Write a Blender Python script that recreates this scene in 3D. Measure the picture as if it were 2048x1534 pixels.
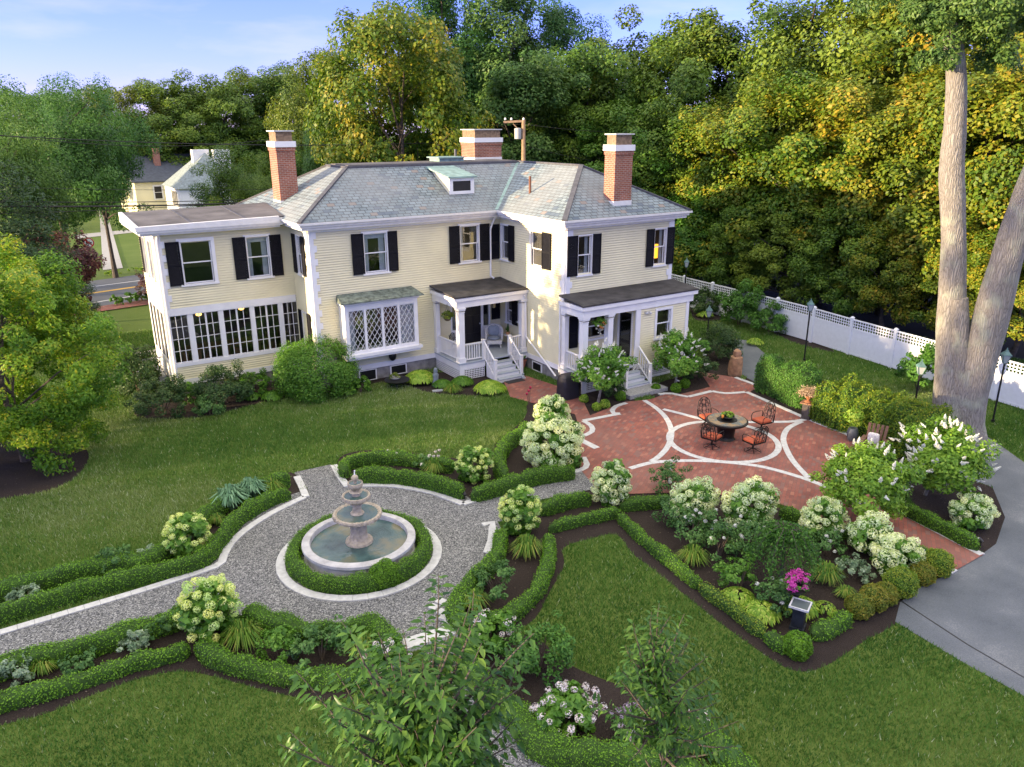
import bpy, bmesh, math, random
import numpy as np
from mathutils import Vector, Matrix, noise as mnoise

for o in list(bpy.data.objects): bpy.data.objects.remove(o)
scene = bpy.context.scene
COL = scene.collection
rad = math.radians

# ------------------------------------------------------------ camera
FPX, PITCH, ROLL, YAW, CAMH = 1557.0, rad(18.32), rad(-0.2), rad(33.0), 10.2
_f0 = np.array([math.sin(YAW), math.cos(YAW), 0.0]); _r0 = np.array([math.cos(YAW), -math.sin(YAW), 0.0]); _u0 = np.array([0, 0, 1.0])
FW = _f0*math.cos(PITCH) - _u0*math.sin(PITCH); _u1 = _u0*math.cos(PITCH) + _f0*math.sin(PITCH)
RT = _r0*math.cos(ROLL) + _u1*math.sin(ROLL); UP = -_r0*math.sin(ROLL) + _u1*math.cos(ROLL)
CP = np.array([0, 0, CAMH])
cam_d = bpy.data.cameras.new("camera"); cam = bpy.data.objects.new("camera", cam_d); COL.objects.link(cam)
cam_d.sensor_fit = 'HORIZONTAL'; cam_d.sensor_width = 36.0; cam_d.lens = FPX/2048*36.0
cam_d.clip_start = 0.1; cam_d.clip_end = 3000
cam.matrix_world = Matrix(((RT[0], UP[0], -FW[0], 0), (RT[1], UP[1], -FW[1], 0), (RT[2], UP[2], -FW[2], CAMH), (0, 0, 0, 1)))
scene.camera = cam
scene.render.resolution_x = 1024; scene.render.resolution_y = 767

# ------------------------------------------------------------ light
SUN_EL, SUN_AZ = rad(6.0), rad(13.6)          # azimuth measured from -X towards +Y
sdir = Vector((-math.cos(SUN_AZ)*math.cos(SUN_EL), math.sin(SUN_AZ)*math.cos(SUN_EL), math.sin(SUN_EL)))
world = bpy.data.worlds.new("World"); scene.world = world; world.use_nodes = True
wn = world.node_tree.nodes; wl = world.node_tree.links
bg = wn['Background']
sky = wn.new('ShaderNodeTexSky'); sky.sky_type = 'NISHITA'; sky.sun_disc = False
sky.sun_elevation = rad(14.0); sky.sun_rotation = math.atan2(sdir.x, sdir.y)
sky.altitude = 50; sky.air_density = 1.0; sky.dust_density = 0.1; sky.ozone_density = 3.5
# thin clouds high up
tc = wn.new('ShaderNodeTexCoord'); mp = wn.new('ShaderNodeMapping'); mp.inputs['Scale'].default_value = (1.2, 1.2, 5.0)
nz = wn.new('ShaderNodeTexNoise'); nz.inputs['Scale'].default_value = 2.2; nz.inputs['Detail'].default_value = 6; nz.inputs['Roughness'].default_value = .55
cr = wn.new('ShaderNodeValToRGB'); cr.color_ramp.elements[0].position = .46; cr.color_ramp.elements[1].position = .74
cr.color_ramp.elements[0].color = (0, 0, 0, 1); cr.color_ramp.elements[1].color = (.62, .62, .62, 1)
mx = wn.new('ShaderNodeMix'); mx.data_type = 'RGBA'
wl.new(tc.outputs['Generated'], mp.inputs['Vector']); wl.new(mp.outputs['Vector'], nz.inputs['Vector'])
wl.new(nz.outputs['Fac'], cr.inputs['Fac'])
sep = wn.new('ShaderNodeSeparateXYZ'); wl.new(tc.outputs['Generated'], sep.inputs[0])
# added warm veil, out of view, denser towards the zenith, lifts the ambient light
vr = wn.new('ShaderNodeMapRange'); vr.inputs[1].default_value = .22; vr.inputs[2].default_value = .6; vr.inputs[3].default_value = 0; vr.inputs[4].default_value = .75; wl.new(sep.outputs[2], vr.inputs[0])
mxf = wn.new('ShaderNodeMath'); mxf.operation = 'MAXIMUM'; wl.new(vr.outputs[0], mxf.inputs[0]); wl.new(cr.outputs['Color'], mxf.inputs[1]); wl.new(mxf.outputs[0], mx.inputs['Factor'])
tint = wn.new('ShaderNodeMix'); tint.data_type = 'RGBA'; tint.blend_type = 'MULTIPLY'; tint.inputs['Factor'].default_value = 1.0
tint.inputs[7].default_value = (0.55, 0.47, 1.12, 1)
wl.new(sky.outputs['Color'], tint.inputs[6])
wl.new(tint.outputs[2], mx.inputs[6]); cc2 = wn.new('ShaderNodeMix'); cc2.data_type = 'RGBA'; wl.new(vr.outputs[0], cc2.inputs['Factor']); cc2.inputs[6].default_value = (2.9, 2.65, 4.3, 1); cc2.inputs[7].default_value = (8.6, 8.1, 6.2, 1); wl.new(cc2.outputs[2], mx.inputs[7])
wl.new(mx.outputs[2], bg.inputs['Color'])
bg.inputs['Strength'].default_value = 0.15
sun_d = bpy.data.lights.new("sun", 'SUN'); sun_d.energy = 5.0; sun_d.angle = rad(0.6); sun_d.color = (1.0, 0.76, 0.46)
sun = bpy.data.objects.new("sun", sun_d); COL.objects.link(sun)
sun.rotation_euler = sdir.to_track_quat('Z', 'Y').to_euler(); sun.location = (-40, 20, 40)
vs = scene.view_settings; vs.view_transform = 'Standard'; vs.look = 'None'; vs.gamma = 1.0; vs.use_curve_mapping = False
vs.exposure = 1.45

# ------------------------------------------------------------ photo pixel -> point in the place
def ray(x, y): return (x-1024)/FPX*RT - (y-767)/FPX*UP + FW
def g(x, y, z=0.0):
    d = ray(x, y); return CP + (z-CAMH)/d[2]*d
def atY(x, y, Y):
    d = ray(x, y); return CP + Y/d[1]*d
def atX(x, y, X):
    d = ray(x, y); return CP + X/d[0]*d
def atD(x, y, D):
    d = ray(x, y); return CP + D/math.hypot(d[0], d[1])*d

# ------------------------------------------------------------ scene helpers
def lab(o, label=None, cat=None, group=None, kind=None):
    if label: o['label'] = label
    if cat: o['category'] = cat
    if group: o['group'] = group
    if kind: o['kind'] = kind
    return o
def thing(name, label, cat, loc=(0, 0, 0), rotz=0.0, group=None):
    o = bpy.data.objects.new(name, None); COL.objects.link(o); o.empty_display_size = .3
    o.location = loc; o.rotation_euler = (0, 0, rotz)
    return lab(o, label, cat, group)
def link(name, me, parent=None, world_space=False):
    o = bpy.data.objects.new(name, me); COL.objects.link(o)
    if parent is not None:
        o.parent = parent
        if world_space and parent.type == 'EMPTY': o.matrix_parent_inverse = Matrix.Translation(-Vector(parent.location))
    return o
def kids(o): return [c for c in list(o.children)]
def dup(root, loc, rotz=0.0, label=None, scale=None, cat=None, group=None):
    r = root.copy(); COL.objects.link(r); r.location = loc; r.rotation_euler = (0, 0, rotz)
    if scale is not None: r.scale = scale if hasattr(scale, '__len__') else (scale,)*3
    lab(r, label, cat, group)
    for ch in kids(root):
        c = ch.copy(); COL.objects.link(c); c.parent = r
        for gch in kids(ch):
            d = gch.copy(); COL.objects.link(d); d.parent = c
    return r

class MB:
    def __init__(s): s.v = []; s.f = []; s.uv = {}
    def quad(s, a, b, c, d): 
        n = len(s.v); s.v += [tuple(a), tuple(b), tuple(c), tuple(d)]; s.f.append((n, n+1, n+2, n+3)); return s
    def poly(s, pts):
        n = len(s.v); s.v += [tuple(p) for p in pts]; s.f.append(tuple(range(n, n+len(pts)))); return s
    def uvpoly(s, pts, uvs):
        s.poly(pts); s.uv[len(s.f)-1] = uvs; return s
    def box(s, x0, x1, y0, y1, z0, z1):
        n = len(s.v); s.v += [(x0, y0, z0), (x1, y0, z0), (x1, y1, z0), (x0, y1, z0), (x0, y0, z1), (x1, y0, z1), (x1, y1, z1), (x0, y1, z1)]
        s.f += [(n, n+3, n+2, n+1), (n+4, n+5, n+6, n+7), (n, n+1, n+5, n+4), (n+1, n+2, n+6, n+5), (n+2, n+3, n+7, n+6), (n+3, n, n+4, n+7)]; return s
    def hull8(s, p):   # 8 points ordered like box
        n = len(s.v); s.v += [tuple(q) for q in p]
        s.f += [(n, n+3, n+2, n+1), (n+4, n+5, n+6, n+7), (n, n+1, n+5, n+4), (n+1, n+2, n+6, n+5), (n+2, n+3, n+7, n+6), (n+3, n, n+4, n+7)]; return s
    def bar(s, a, b, w, h=None):
        h = h or w; a = Vector(a); b = Vector(b); d = (b-a).normalized()
        u = d.cross(Vector((0, 0, 1))); u = u.normalized() if u.length > 1e-4 else Vector((1, 0, 0)); v = u.cross(d)
        p = []
        for q in (a, b):
            p += [q-u*w/2-v*h/2, q+u*w/2-v*h/2, q+u*w/2+v*h/2, q-u*w/2+v*h/2]
        return s.hull8(p)
    def tube(s, pts, rr, n=8, cap=True):
        pts = [Vector(p) for p in pts]; rr = rr if hasattr(rr, '__len__') else [rr]*len(pts); base = len(s.v); up = None
        for i, p in enumerate(pts):
            d = (pts[min(i+1, len(pts)-1)]-pts[max(i-1, 0)]); d = d.normalized() if d.length > 1e-9 else Vector((0, 0, 1))
            if up is None: up = d.orthogonal().normalized()
            else:
                up = (up - d*up.dot(d)); up = up.normalized() if up.length > 1e-6 else d.orthogonal().normalized()
            w = d.cross(up)
            for k in range(n):
                a = 2*math.pi*k/n; q = p + (up*math.cos(a)+w*math.sin(a))*rr[i]; s.v.append((q.x, q.y, q.z))
        for i in range(len(pts)-1):
            for k in range(n):
                a = base+i*n+k; b = base+i*n+(k+1) % n; s.f.append((a, b, b+n, a+n))
        if cap:
            s.f.append(tuple(base+k for k in reversed(range(n)))); m = base+(len(pts)-1)*n; s.f.append(tuple(m+k for k in range(n)))
        return s
    def lathe(s, prof, n=24, c=(0, 0, 0), fn=None, cap=True):
        base = len(s.v)
        for i, (r, z) in enumerate(prof):
            for k in range(n):
                a = 2*math.pi*k/n; rr = fn(r, z, a) if fn else r
                s.v.append((c[0]+rr*math.cos(a), c[1]+rr*math.sin(a), c[2]+z))
        for i in range(len(prof)-1):
            for k in range(n):
                a = base+i*n+k; b = base+i*n+(k+1) % n; s.f.append((a, b, b+n, a+n))
        if cap:
            if prof[0][0] > 1e-4: s.f.append(tuple(base+k for k in reversed(range(n))))
            if prof[-1][0] > 1e-4:
                m = base+(len(prof)-1)*n; s.f.append(tuple(m+k for k in range(n)))
        return s
    def prism(s, poly, z0, z1, zf=None):
        n = len(s.v); m = len(poly)
        s.v += [(p[0], p[1], z0) for p in poly] + [(p[0], p[1], z1 if zf is None else zf(p)) for p in poly]
        s.f.append(tuple(n+i for i in reversed(range(m)))); s.f.append(tuple(n+m+i for i in range(m)))
        for i in range(m): j = (i+1) % m; s.f.append((n+i, n+j, n+m+j, n+m+i))
        return s
    def ball(s, c, r, n=10, m=7, fn=None):
        prof = []
        for i in range(m+1):
            t = math.pi*i/m; prof.append((max(1e-5, math.sin(t)), -math.cos(t)))
        base = len(s.v); rx, ry, rz = r if hasattr(r, '__len__') else (r, r, r)
        for (pr, pz) in prof:
            for k in range(n):
                a = 2*math.pi*k/n; q = Vector((pr*math.cos(a), pr*math.sin(a), pz)); w = fn(q) if fn else 1
                s.v.append((c[0]+q.x*rx*w, c[1]+q.y*ry*w, c[2]+q.z*rz*w))
        for i in range(m):
            for k in range(n):
                a = base+i*n+k; b = base+i*n+(k+1) % n; s.f.append((a, b, b+n, a+n))
        return s
    def mesh(s, name, mat, smooth=False):
        me = bpy.data.meshes.new(name); me.from_pydata(s.v, [], s.f); me.materials.append(mat)
        if s.uv:
            ul = me.uv_layers.new(name='UVMap')
            for fi, uvs in s.uv.items():
                p = me.polygons[fi]
                for k, li in enumerate(p.loop_indices): ul.data[li].uv = uvs[k]
        me.validate(); me.update()
        if smooth: me.polygons.foreach_set('use_smooth', [True]*len(me.polygons)); me.set_sharp_from_angle(angle=rad(38))
        return me
    def build(s, name, mat, parent=None, smooth=False, ws=True):
        return link(name, s.mesh(name, mat, smooth), parent, ws)

def np_mesh(name, V, F, mat, rnd=None, smooth=False):
    """V (N,3), F (M,k) all faces of k corners; rnd one value per face"""
    me = bpy.data.meshes.new(name); V = np.asarray(V, np.float32); F = np.asarray(F, np.int32); M, k = F.shape
    me.vertices.add(len(V)); me.vertices.foreach_set('co', V.ravel()); me.loops.add(M*k); me.loops.foreach_set('vertex_index', F.ravel())
    me.polygons.add(M); me.polygons.foreach_set('loop_start', np.arange(0, M*k, k, dtype=np.int32))
    try: me.polygons.foreach_set('loop_total', np.full(M, k, np.int32))
    except Exception: pass
    if rnd is not None:
        a = me.attributes.new('rnd', 'FLOAT', 'FACE'); a.data.foreach_set('value', np.asarray(rnd, np.float32))
    me.materials.append(mat); me.update(calc_edges=True)
    if smooth: me.polygons.foreach_set('use_smooth', [True]*M)
    return me

def unit(a): return a/np.maximum(np.linalg.norm(a, axis=1, keepdims=True), 1e-9)
def leaf_quads(C, N, size, rng, asp=.55, fold=.0):
    """rhombic leaves at C facing N"""
    n = len(C); N = unit(N); R = unit(rng.normal(size=(n, 3))); U = unit(np.cross(N, R)); W = np.cross(N, U)
    s = (size*np.ones(n))[:, None]
    V = np.empty((n, 4, 3)); V[:, 0] = C-U*s*.5; V[:, 1] = C+W*s*asp*.5+N*s*fold; V[:, 2] = C+U*s*.5; V[:, 3] = C-W*s*asp*.5+N*s*fold
    return V.reshape(-1, 3), np.arange(4*n).reshape(n, 4)
def blades(B, T, w, rng):
    """triangular blades: base B, tip T"""
    n = len(B); side = unit(np.cross(T-B, rng.normal(size=(n, 3))))*np.reshape(w, (-1, 1))*.5
    V = np.empty((n, 3, 3)); V[:, 0] = B-side; V[:, 1] = B+side; V[:, 2] = T
    return V.reshape(-1, 3), np.arange(3*n).reshape(n, 3)
def merge(parts):
    Vs, Fs, Rs, o = [], [], [], 0
    for V, F, R in parts: Vs.append(V); Fs.append(F+o); Rs.append(R); o += len(V)
    return np.concatenate(Vs), np.concatenate(Fs), np.concatenate(Rs)

# ------------------------------------------------------------ materials
def newmat(name):
    m = bpy.data.materials.new(name); m.use_nodes = True; nt = m.node_tree; b = nt.nodes['Principled BSDF']; return m, nt, b
def plain(name, col, rough=.6, metal=0.0, var=.12, scale=6.0, bump=0.0, bscale=40.0, spec=.4):
    m, nt, b = newmat(name); N = nt.nodes; L = nt.links
    b.inputs['Roughness'].default_value = rough; b.inputs['Metallic'].default_value = metal; b.inputs['Specular IOR Level'].default_value = spec
    t = N.new('ShaderNodeTexCoord'); n = N.new('ShaderNodeTexNoise'); n.inputs['Scale'].default_value = scale; n.inputs['Detail'].default_value = 6
    L.new(t.outputs['Object'], n.inputs['Vector'])
    r = N.new('ShaderNodeMapRange'); r.inputs[1].default_value = .3; r.inputs[2].default_value = .7; r.inputs[3].default_value = 1-var; r.inputs[4].default_value = 1+var
    L.new(n.outputs['Fac'], r.inputs[0])
    x = N.new('ShaderNodeMix'); x.data_type = 'RGBA'; x.blend_type = 'MULTIPLY'; x.inputs['Factor'].default_value = 1
    x.inputs[6].default_value = (*col, 1); L.new(r.outputs[0], x.inputs[7]); L.new(x.outputs[2], b.inputs['Base Color'])
    if bump:
        n2 = N.new('ShaderNodeTexNoise'); n2.inputs['Scale'].default_value = bscale; n2.inputs['Detail'].default_value = 5; L.new(t.outputs['Object'], n2.inputs['Vector'])
        bp = N.new('ShaderNodeBump'); bp.inputs['Strength'].default_value = bump; bp.inputs['Distance'].default_value = .02
        L.new(n2.outputs['Fac'], bp.inputs['Height']); L.new(bp.outputs['Normal'], b.inputs['Normal'])
    return m
def ramp(nt, stops):
    r = nt.nodes.new('ShaderNodeValToRGB'); e = r.color_ramp.elements
    while len(e) < len(stops): e.new(.5)
    for i, (p, c) in enumerate(stops): e[i].position = p; e[i].color = (*c, 1)
    return r
def leafmat(name, cols, trans=.35, rough=.55, objvar=.0, gain=1.45):
    """cols dark..light across the leaves' own random values"""
    if max(max(c) for c in cols) < .46: cols = [tuple(v*gain for v in c) for c in cols]
    m, nt, b = newmat(name); N = nt.nodes; L = nt.links
    a = N.new('ShaderNodeAttribute'); a.attribute_name = 'rnd'; k = len(cols)
    r = ramp(nt, [(i/(k-1) if k > 1 else 0, c) for i, c in enumerate(cols)]); L.new(a.outputs['Fac'], r.inputs['Fac']); out = r.outputs['Color']
    if objvar:
        oi = N.new('ShaderNodeObjectInfo'); h = N.new('ShaderNodeHueSaturation')
        mr = N.new('ShaderNodeMapRange'); mr.inputs[3].default_value = .5-objvar*.06; mr.inputs[4].default_value = .5+objvar*.05; L.new(oi.outputs['Random'], mr.inputs[0]); L.new(mr.outputs[0], h.inputs['Hue'])
        mv = N.new('ShaderNodeMapRange'); mv.inputs[3].default_value = 1+objvar*.25; mv.inputs[4].default_value = 1-objvar*.25; L.new(oi.outputs['Random'], mv.inputs[0]); L.new(mv.outputs[0], h.inputs['Value'])
        L.new(out, h.inputs['Color']); out = h.outputs['Color']
    L.new(out, b.inputs['Base Color']); b.inputs['Roughness'].default_value = rough; b.inputs['Specular IOR Level'].default_value = .3
    tr = N.new('ShaderNodeBsdfTranslucent'); L.new(out, tr.inputs['Color']); ms = N.new('ShaderNodeMixShader'); ms.inputs[0].default_value = trans
    L.new(b.outputs[0], ms.inputs[1]); L.new(tr.outputs[0], ms.inputs[2]); L.new(ms.outputs[0], N['Material Output'].inputs['Surface'])
    return m
def glassmat():
    m, nt, b = newmat('window_glass'); N = nt.nodes; L = nt.links
    gl = N.new('ShaderNodeBsdfGlossy'); gl.inputs['Roughness'].default_value = .02; gl.inputs['Color'].default_value = (.9, .95, 1, 1)
    tr = N.new('ShaderNodeBsdfTransparent'); tr.inputs['Color'].default_value = (.82, .86, .86, 1)
    lw = N.new('ShaderNodeLayerWeight'); lw.inputs['Blend'].default_value = .35
    mr = N.new('ShaderNodeMapRange'); mr.inputs[3].default_value = .07; mr.inputs[4].default_value = .55; L.new(lw.outputs['Fresnel'], mr.inputs[0])
    n = N.new('ShaderNodeTexNoise'); n.inputs['Scale'].default_value = 1.5; t = N.new('ShaderNodeTexCoord'); L.new(t.outputs['Object'], n.inputs['Vector'])
    bp = N.new('ShaderNodeBump'); bp.inputs['Strength'].default_value = .15; bp.inputs['Distance'].default_value = .02; L.new(n.outputs['Fac'], bp.inputs['Height']); L.new(bp.outputs['Normal'], gl.inputs['Normal'])
    ms = N.new('ShaderNodeMixShader'); L.new(mr.outputs[0], ms.inputs[0]); L.new(tr.outputs[0], ms.inputs[1]); L.new(gl.outputs[0], ms.inputs[2]); L.new(ms.outputs[0], N['Material Output'].inputs['Surface'])
    return m
def brickmat(name, c1, c2, mortar, bw, bh, ms=.01, mode='UV', rot=0.0, extra=None, offset=.5, rough=.85, bump=.4, smooth=.1, big=None):
    m, nt, b = newmat(name); N = nt.nodes; L = nt.links
    t = N.new('ShaderNodeTexCoord'); v = None
    if mode == 'UV': v = t.outputs['UV']
    elif mode == 'XY':
        mpn = N.new('ShaderNodeMapping'); mpn.inputs['Rotation'].default_value = (0, 0, rot); L.new(t.outputs['Object'], mpn.inputs['Vector']); v = mpn.outputs['Vector']
    else:   # WALL: (x+y, z)
        sp = N.new('ShaderNodeSeparateXYZ'); L.new(t.outputs['Object'], sp.inputs[0]); ad = N.new('ShaderNodeMath'); L.new(sp.outputs[0], ad.inputs[0]); L.new(sp.outputs[1], ad.inputs[1])
        cb = N.new('ShaderNodeCombineXYZ'); L.new(ad.outputs[0], cb.inputs[0]); L.new(sp.outputs[2], cb.inputs[1]); v = cb.outputs[0]
    br = N.new('ShaderNodeTexBrick'); br.inputs['Scale'].default_value = 1; br.inputs['Brick Width'].default_value = bw; br.inputs['Row Height'].default_value = bh
    br.inputs['Mortar Size'].default_value = ms; br.inputs['Mortar Smooth'].default_value = smooth; br.inputs['Bias'].default_value = 0; br.offset = offset
    br.inputs['Color1'].default_value = (*c1, 1); br.inputs['Color2'].default_value = (*c2, 1); br.inputs['Mortar'].default_value = (*mortar, 1)
    L.new(v, br.inputs['Vector'])
    n = N.new('ShaderNodeTexNoise'); n.inputs['Scale'].default_value = 1.7; n.inputs['Detail'].default_value = 8; n.inputs['Roughness'].default_value = .65; L.new(v, n.inputs['Vector'])
    mr = N.new('ShaderNodeMapRange'); mr.inputs[1].default_value = .3; mr.inputs[2].default_value = .7; mr.inputs[3].default_value = .72; mr.inputs[4].default_value = 1.25; L.new(n.outputs['Fac'], mr.inputs[0])
    x = N.new('ShaderNodeMix'); x.data_type = 'RGBA'; x.blend_type = 'MULTIPLY'; x.inputs['Factor'].default_value = 1; L.new(br.outputs['Color'], x.inputs[6]); L.new(mr.outputs[0], x.inputs[7]); out = x.outputs[2]
    if extra:    # a few tiles of another colour
        b2 = N.new('ShaderNodeTexBrick'); b2.offset = offset
        for k in ('Scale', 'Brick Width', 'Row Height', 'Mortar Size'): b2.inputs[k].default_value = br.inputs[k].default_value
        b2.inputs['Mortar Size'].default_value = 0; b2.inputs['Color1'].default_value = (0, 0, 0, 1); b2.inputs['Color2'].default_value = (1, 1, 1, 1)
        sh = N.new('ShaderNodeVectorMath'); sh.operation = 'ADD'; sh.inputs[1].default_value = (bw*37, bh*22, 0); L.new(v, sh.inputs[0]); L.new(sh.outputs[0], b2.inputs['Vector'])
        for (lo, hi, c) in extra:
            c1n = N.new('ShaderNodeMath'); c1n.operation = 'GREATER_THAN'; c1n.inputs[1].default_value = lo; L.new(b2.outputs['Color'], c1n.inputs[0])
            c2n = N.new('ShaderNodeMath'); c2n.operation = 'LESS_THAN'; c2n.inputs[1].default_value = hi; L.new(b2.outputs['Color'], c2n.inputs[0])
            mu = N.new('ShaderNodeMath'); mu.operation = 'MULTIPLY'; L.new(c1n.outputs[0], mu.inputs[0]); L.new(c2n.outputs[0], mu.inputs[1])
            m3 = N.new('ShaderNodeMath'); m3.operation = 'MULTIPLY'; m3.inputs[1].default_value = .75; L.new(mu.outputs[0], m3.inputs[0])
            y = N.new('ShaderNodeMix'); y.data_type = 'RGBA'; L.new(m3.outputs[0], y.inputs['Factor']); L.new(out, y.inputs[6]); y.inputs[7].default_value = (*c, 1); out = y.outputs[2]
    if big:
        n3 = N.new('ShaderNodeTexNoise'); n3.inputs['Scale'].default_value = .35; n3.inputs['Detail'].default_value = 3; L.new(t.outputs['Object'], n3.inputs['Vector'])
        r3 = ramp(nt, [(.42, (0, 0, 0)), (.62, (1, 1, 1))]); L.new(n3.outputs['Fac'], r3.inputs['Fac'])
        y = N.new('ShaderNodeMix'); y.data_type = 'RGBA'; mm = N.new('ShaderNodeMath'); mm.operation = 'MULTIPLY'; mm.inputs[1].default_value = .5; L.new(r3.outputs['Color'], mm.inputs[0]); L.new(mm.outputs[0], y.inputs['Factor']); L.new(out, y.inputs[6]); y.inputs[7].default_value = (*big, 1); out = y.outputs[2]
    L.new(out, b.inputs['Base Color']); b.inputs['Roughness'].default_value = rough
    iv = N.new('ShaderNodeMath'); iv.operation = 'SUBTRACT'; iv.inputs[0].default_value = 1; L.new(br.outputs['Fac'], iv.inputs[1])
    ad2 = N.new('ShaderNodeMath'); ad2.operation = 'ADD'; L.new(iv.outputs[0], ad2.inputs[0]); L.new(n.outputs['Fac'], ad2.inputs[1])
    bp = N.new('ShaderNodeBump'); bp.inputs['Strength'].default_value = bump; bp.inputs['Distance'].default_value = .015; L.new(ad2.outputs[0], bp.inputs['Height']); L.new(bp.outputs['Normal'], b.inputs['Normal'])
    return m
def groundmat(name, stops, s1=.5, s2=30., mixs=.5, bump=.5, dist=.02, rough=.95, vor=None, aniso=(1, 1, 1)):
    """two noise scales through a ramp, optional stones (voronoi)"""
    m, nt, b = newmat(name); N = nt.nodes; L = nt.links; t = N.new('ShaderNodeTexCoord')
    mpn = N.new('ShaderNodeMapping'); mpn.inputs['Scale'].default_value = aniso; L.new(t.outputs['Object'], mpn.inputs['Vector'])
    a = N.new('ShaderNodeTexNoise'); a.inputs['Scale'].default_value = s1; a.inputs['Detail'].default_value = 5; L.new(t.outputs['Object'], a.inputs['Vector'])
    c = N.new('ShaderNodeTexNoise'); c.inputs['Scale'].default_value = s2; c.inputs['Detail'].default_value = 7; c.inputs['Roughness'].default_value = .7; L.new(mpn.outputs['Vector'], c.inputs['Vector'])
    mxx = N.new('ShaderNodeMix'); mxx.data_type = 'FLOAT'; mxx.inputs['Factor'].default_value = mixs; L.new(a.outputs['Fac'], mxx.inputs[2]); L.new(c.outputs['Fac'], mxx.inputs[3])
    hgt = c.outputs['Fac']; fac = mxx.outputs[0]
    if vor:
        v = N.new('ShaderNodeTexVoronoi'); v.inputs['Scale'].default_value = vor; L.new(t.outputs['Object'], v.inputs['Vector']); sp = N.new('ShaderNodeSeparateColor'); L.new(v.outputs['Color'], sp.inputs[0])
        m2 = N.new('ShaderNodeMix'); m2.data_type = 'FLOAT'; m2.inputs['Factor'].default_value = .72; L.new(mxx.outputs[0], m2.inputs[2]); L.new(sp.outputs[0], m2.inputs[3]); fac = m2.outputs[0]
        iv = N.new('ShaderNodeMath'); iv.operation = 'SUBTRACT'; iv.inputs[0].default_value = 1; L.new(v.outputs['Distance'], iv.inputs[1]); hgt = iv.outputs[0]
    r = ramp(nt, stops); L.new(fac, r.inputs['Fac']); L.new(r.outputs['Color'], b.inputs['Base Color']); b.inputs['Roughness'].default_value = rough; b.inputs['Specular IOR Level'].default_value = .2
    bp = N.new('ShaderNodeBump'); bp.inputs['Strength'].default_value = bump; bp.inputs['Distance'].default_value = dist; L.new(hgt, bp.inputs['Height']); L.new(bp.outputs['Normal'], b.inputs['Normal'])
    return m
def emis(name, col, st):
    m, nt, b = newmat(name); b.inputs['Base Color'].default_value = (*col, 1); b.inputs['Emission Color'].default_value = (*col, 1); b.inputs['Emission Strength'].default_value = st; return m

M = {}
M['siding'] = plain('cream_clapboard', (.78, .72, .46), .55, var=.07, scale=1.1)
M['white'] = plain('white_paint', (.80, .79, .76), .5, var=.05, scale=2.5)
M['white_old'] = plain('weathered_white_paint', (.74, .72, .67), .6, var=.07, scale=5)
M['shutter'] = plain('black_shutter_paint', (.009, .009, .012), .6, var=.3, spec=.15)
M['black'] = plain('black_metal', (.012, .012, .012), .4, var=.3)
M['iron'] = plain('wrought_iron', (.02, .018, .016), .45, metal=.4, var=.3)
M['glass'] = glassmat()
M['slate'] = brickmat('roof_slate', (.145, .190, .208), (.215, .262, .275), (.035, .04, .045), .30, .20, .016, 'UV', extra=[(.965, .99, (.25, .19, .15)), (.0, .055, (.07, .10, .14))], rough=.75, bump=.6, big=(.25, .255, .245))
M['brick'] = brickmat('chimney_brick', (.33, .105, .055), (.25, .075, .045), (.36, .27, .20), .21, .075, .011, 'WALL')
M['patio'] = brickmat('patio_brick', (.28, .085, .058), (.20, .068, .052), (.13, .08, .065), .22, .105, .006, 'XY', rot=rad(-33), extra=[(.80, .93, (.18, .105, .09)), (.1, .2, (.36, .15, .10))], rough=.9, bump=.5, big=(.22, .11, .085))
M['kerbstone'] = plain('pale_granite', (.52, .52, .50), .8, var=.14, scale=9, bump=.4)
M['granite'] = plain('grey_granite', (.30, .30, .29), .85, var=.25, scale=14, bump=.5)
M['foundation'] = plain('foundation_stone', (.24, .23, .21), .9, var=.35, scale=3.5, bump=.6, bscale=12)
M['deckgrey'] = plain('grey_porch_paint', (.36, .40, .44), .5, var=.08)
M['flatroof'] = plain('flat_roof_felt', (.115, .105, .10), .85, var=.4, scale=1.2, bump=.3)
M['darkroof'] = plain('dark_porch_roof', (.05, .047, .047), .85, var=.45, scale=2.2, bump=.4)
M['copper'] = plain('green_copper', (.22, .33, .29), .6, var=.3, scale=4)
M['lead'] = plain('ridge_metal', (.075, .075, .085), .6, var=.3)
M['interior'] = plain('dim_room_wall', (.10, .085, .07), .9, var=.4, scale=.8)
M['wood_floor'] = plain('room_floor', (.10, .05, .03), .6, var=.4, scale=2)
M['curtain'] = plain('pale_curtain', (.55, .57, .58), .9, var=.1)
M['lawn'] = groundmat('lawn', [(.30, (.06, .10, .014)), (.48, (.09, .14, .024)), (.62, (.13, .17, .04)), (.75, (.19, .20, .08))], .35, 28, .62, .9, .04)
M['mulch'] = groundmat('mulch', [(.30, (.016, .012, .010)), (.55, (.040, .030, .025)), (.72, (.055, .042, .036)), (.8, (.12, .10, .085))], .6, 32, .8, 1, .04, 1)
M['gravel'] = groundmat('gravel', [(.15, (.045, .047, .05)), (.45, (.15, .153, .152)), (.72, (.25, .25, .24)), (.9, (.48, .475, .45))], .8, 40, .5, .9, .02, .95, vor=42)
M['asphalt'] = groundmat('asphalt', [(.30, (.07, .08, .09)), (.44, (.105, .118, .13)), (.56, (.135, .148, .16)), (.70, (.23, .24, .245))], .75, 34, .45, .9, .012, .9)
M['road'] = groundmat('road_asphalt', [(.3, (.11, .12, .13)), (.7, (.17, .18, .19))], .4, 30, .4, .2)
M['stone'] = plain('fountain_stone', (.40, .34, .25), .85, var=.30, scale=11, bump=.7, bscale=30)
M['concrete'] = plain('sidewalk_concrete', (.36, .35, .32), .9, var=.12)
M['bark'] = plain('grey_bark', (.25, .225, .19), .95, var=.35, scale=7, bump=1.0, bscale=11)
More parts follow.
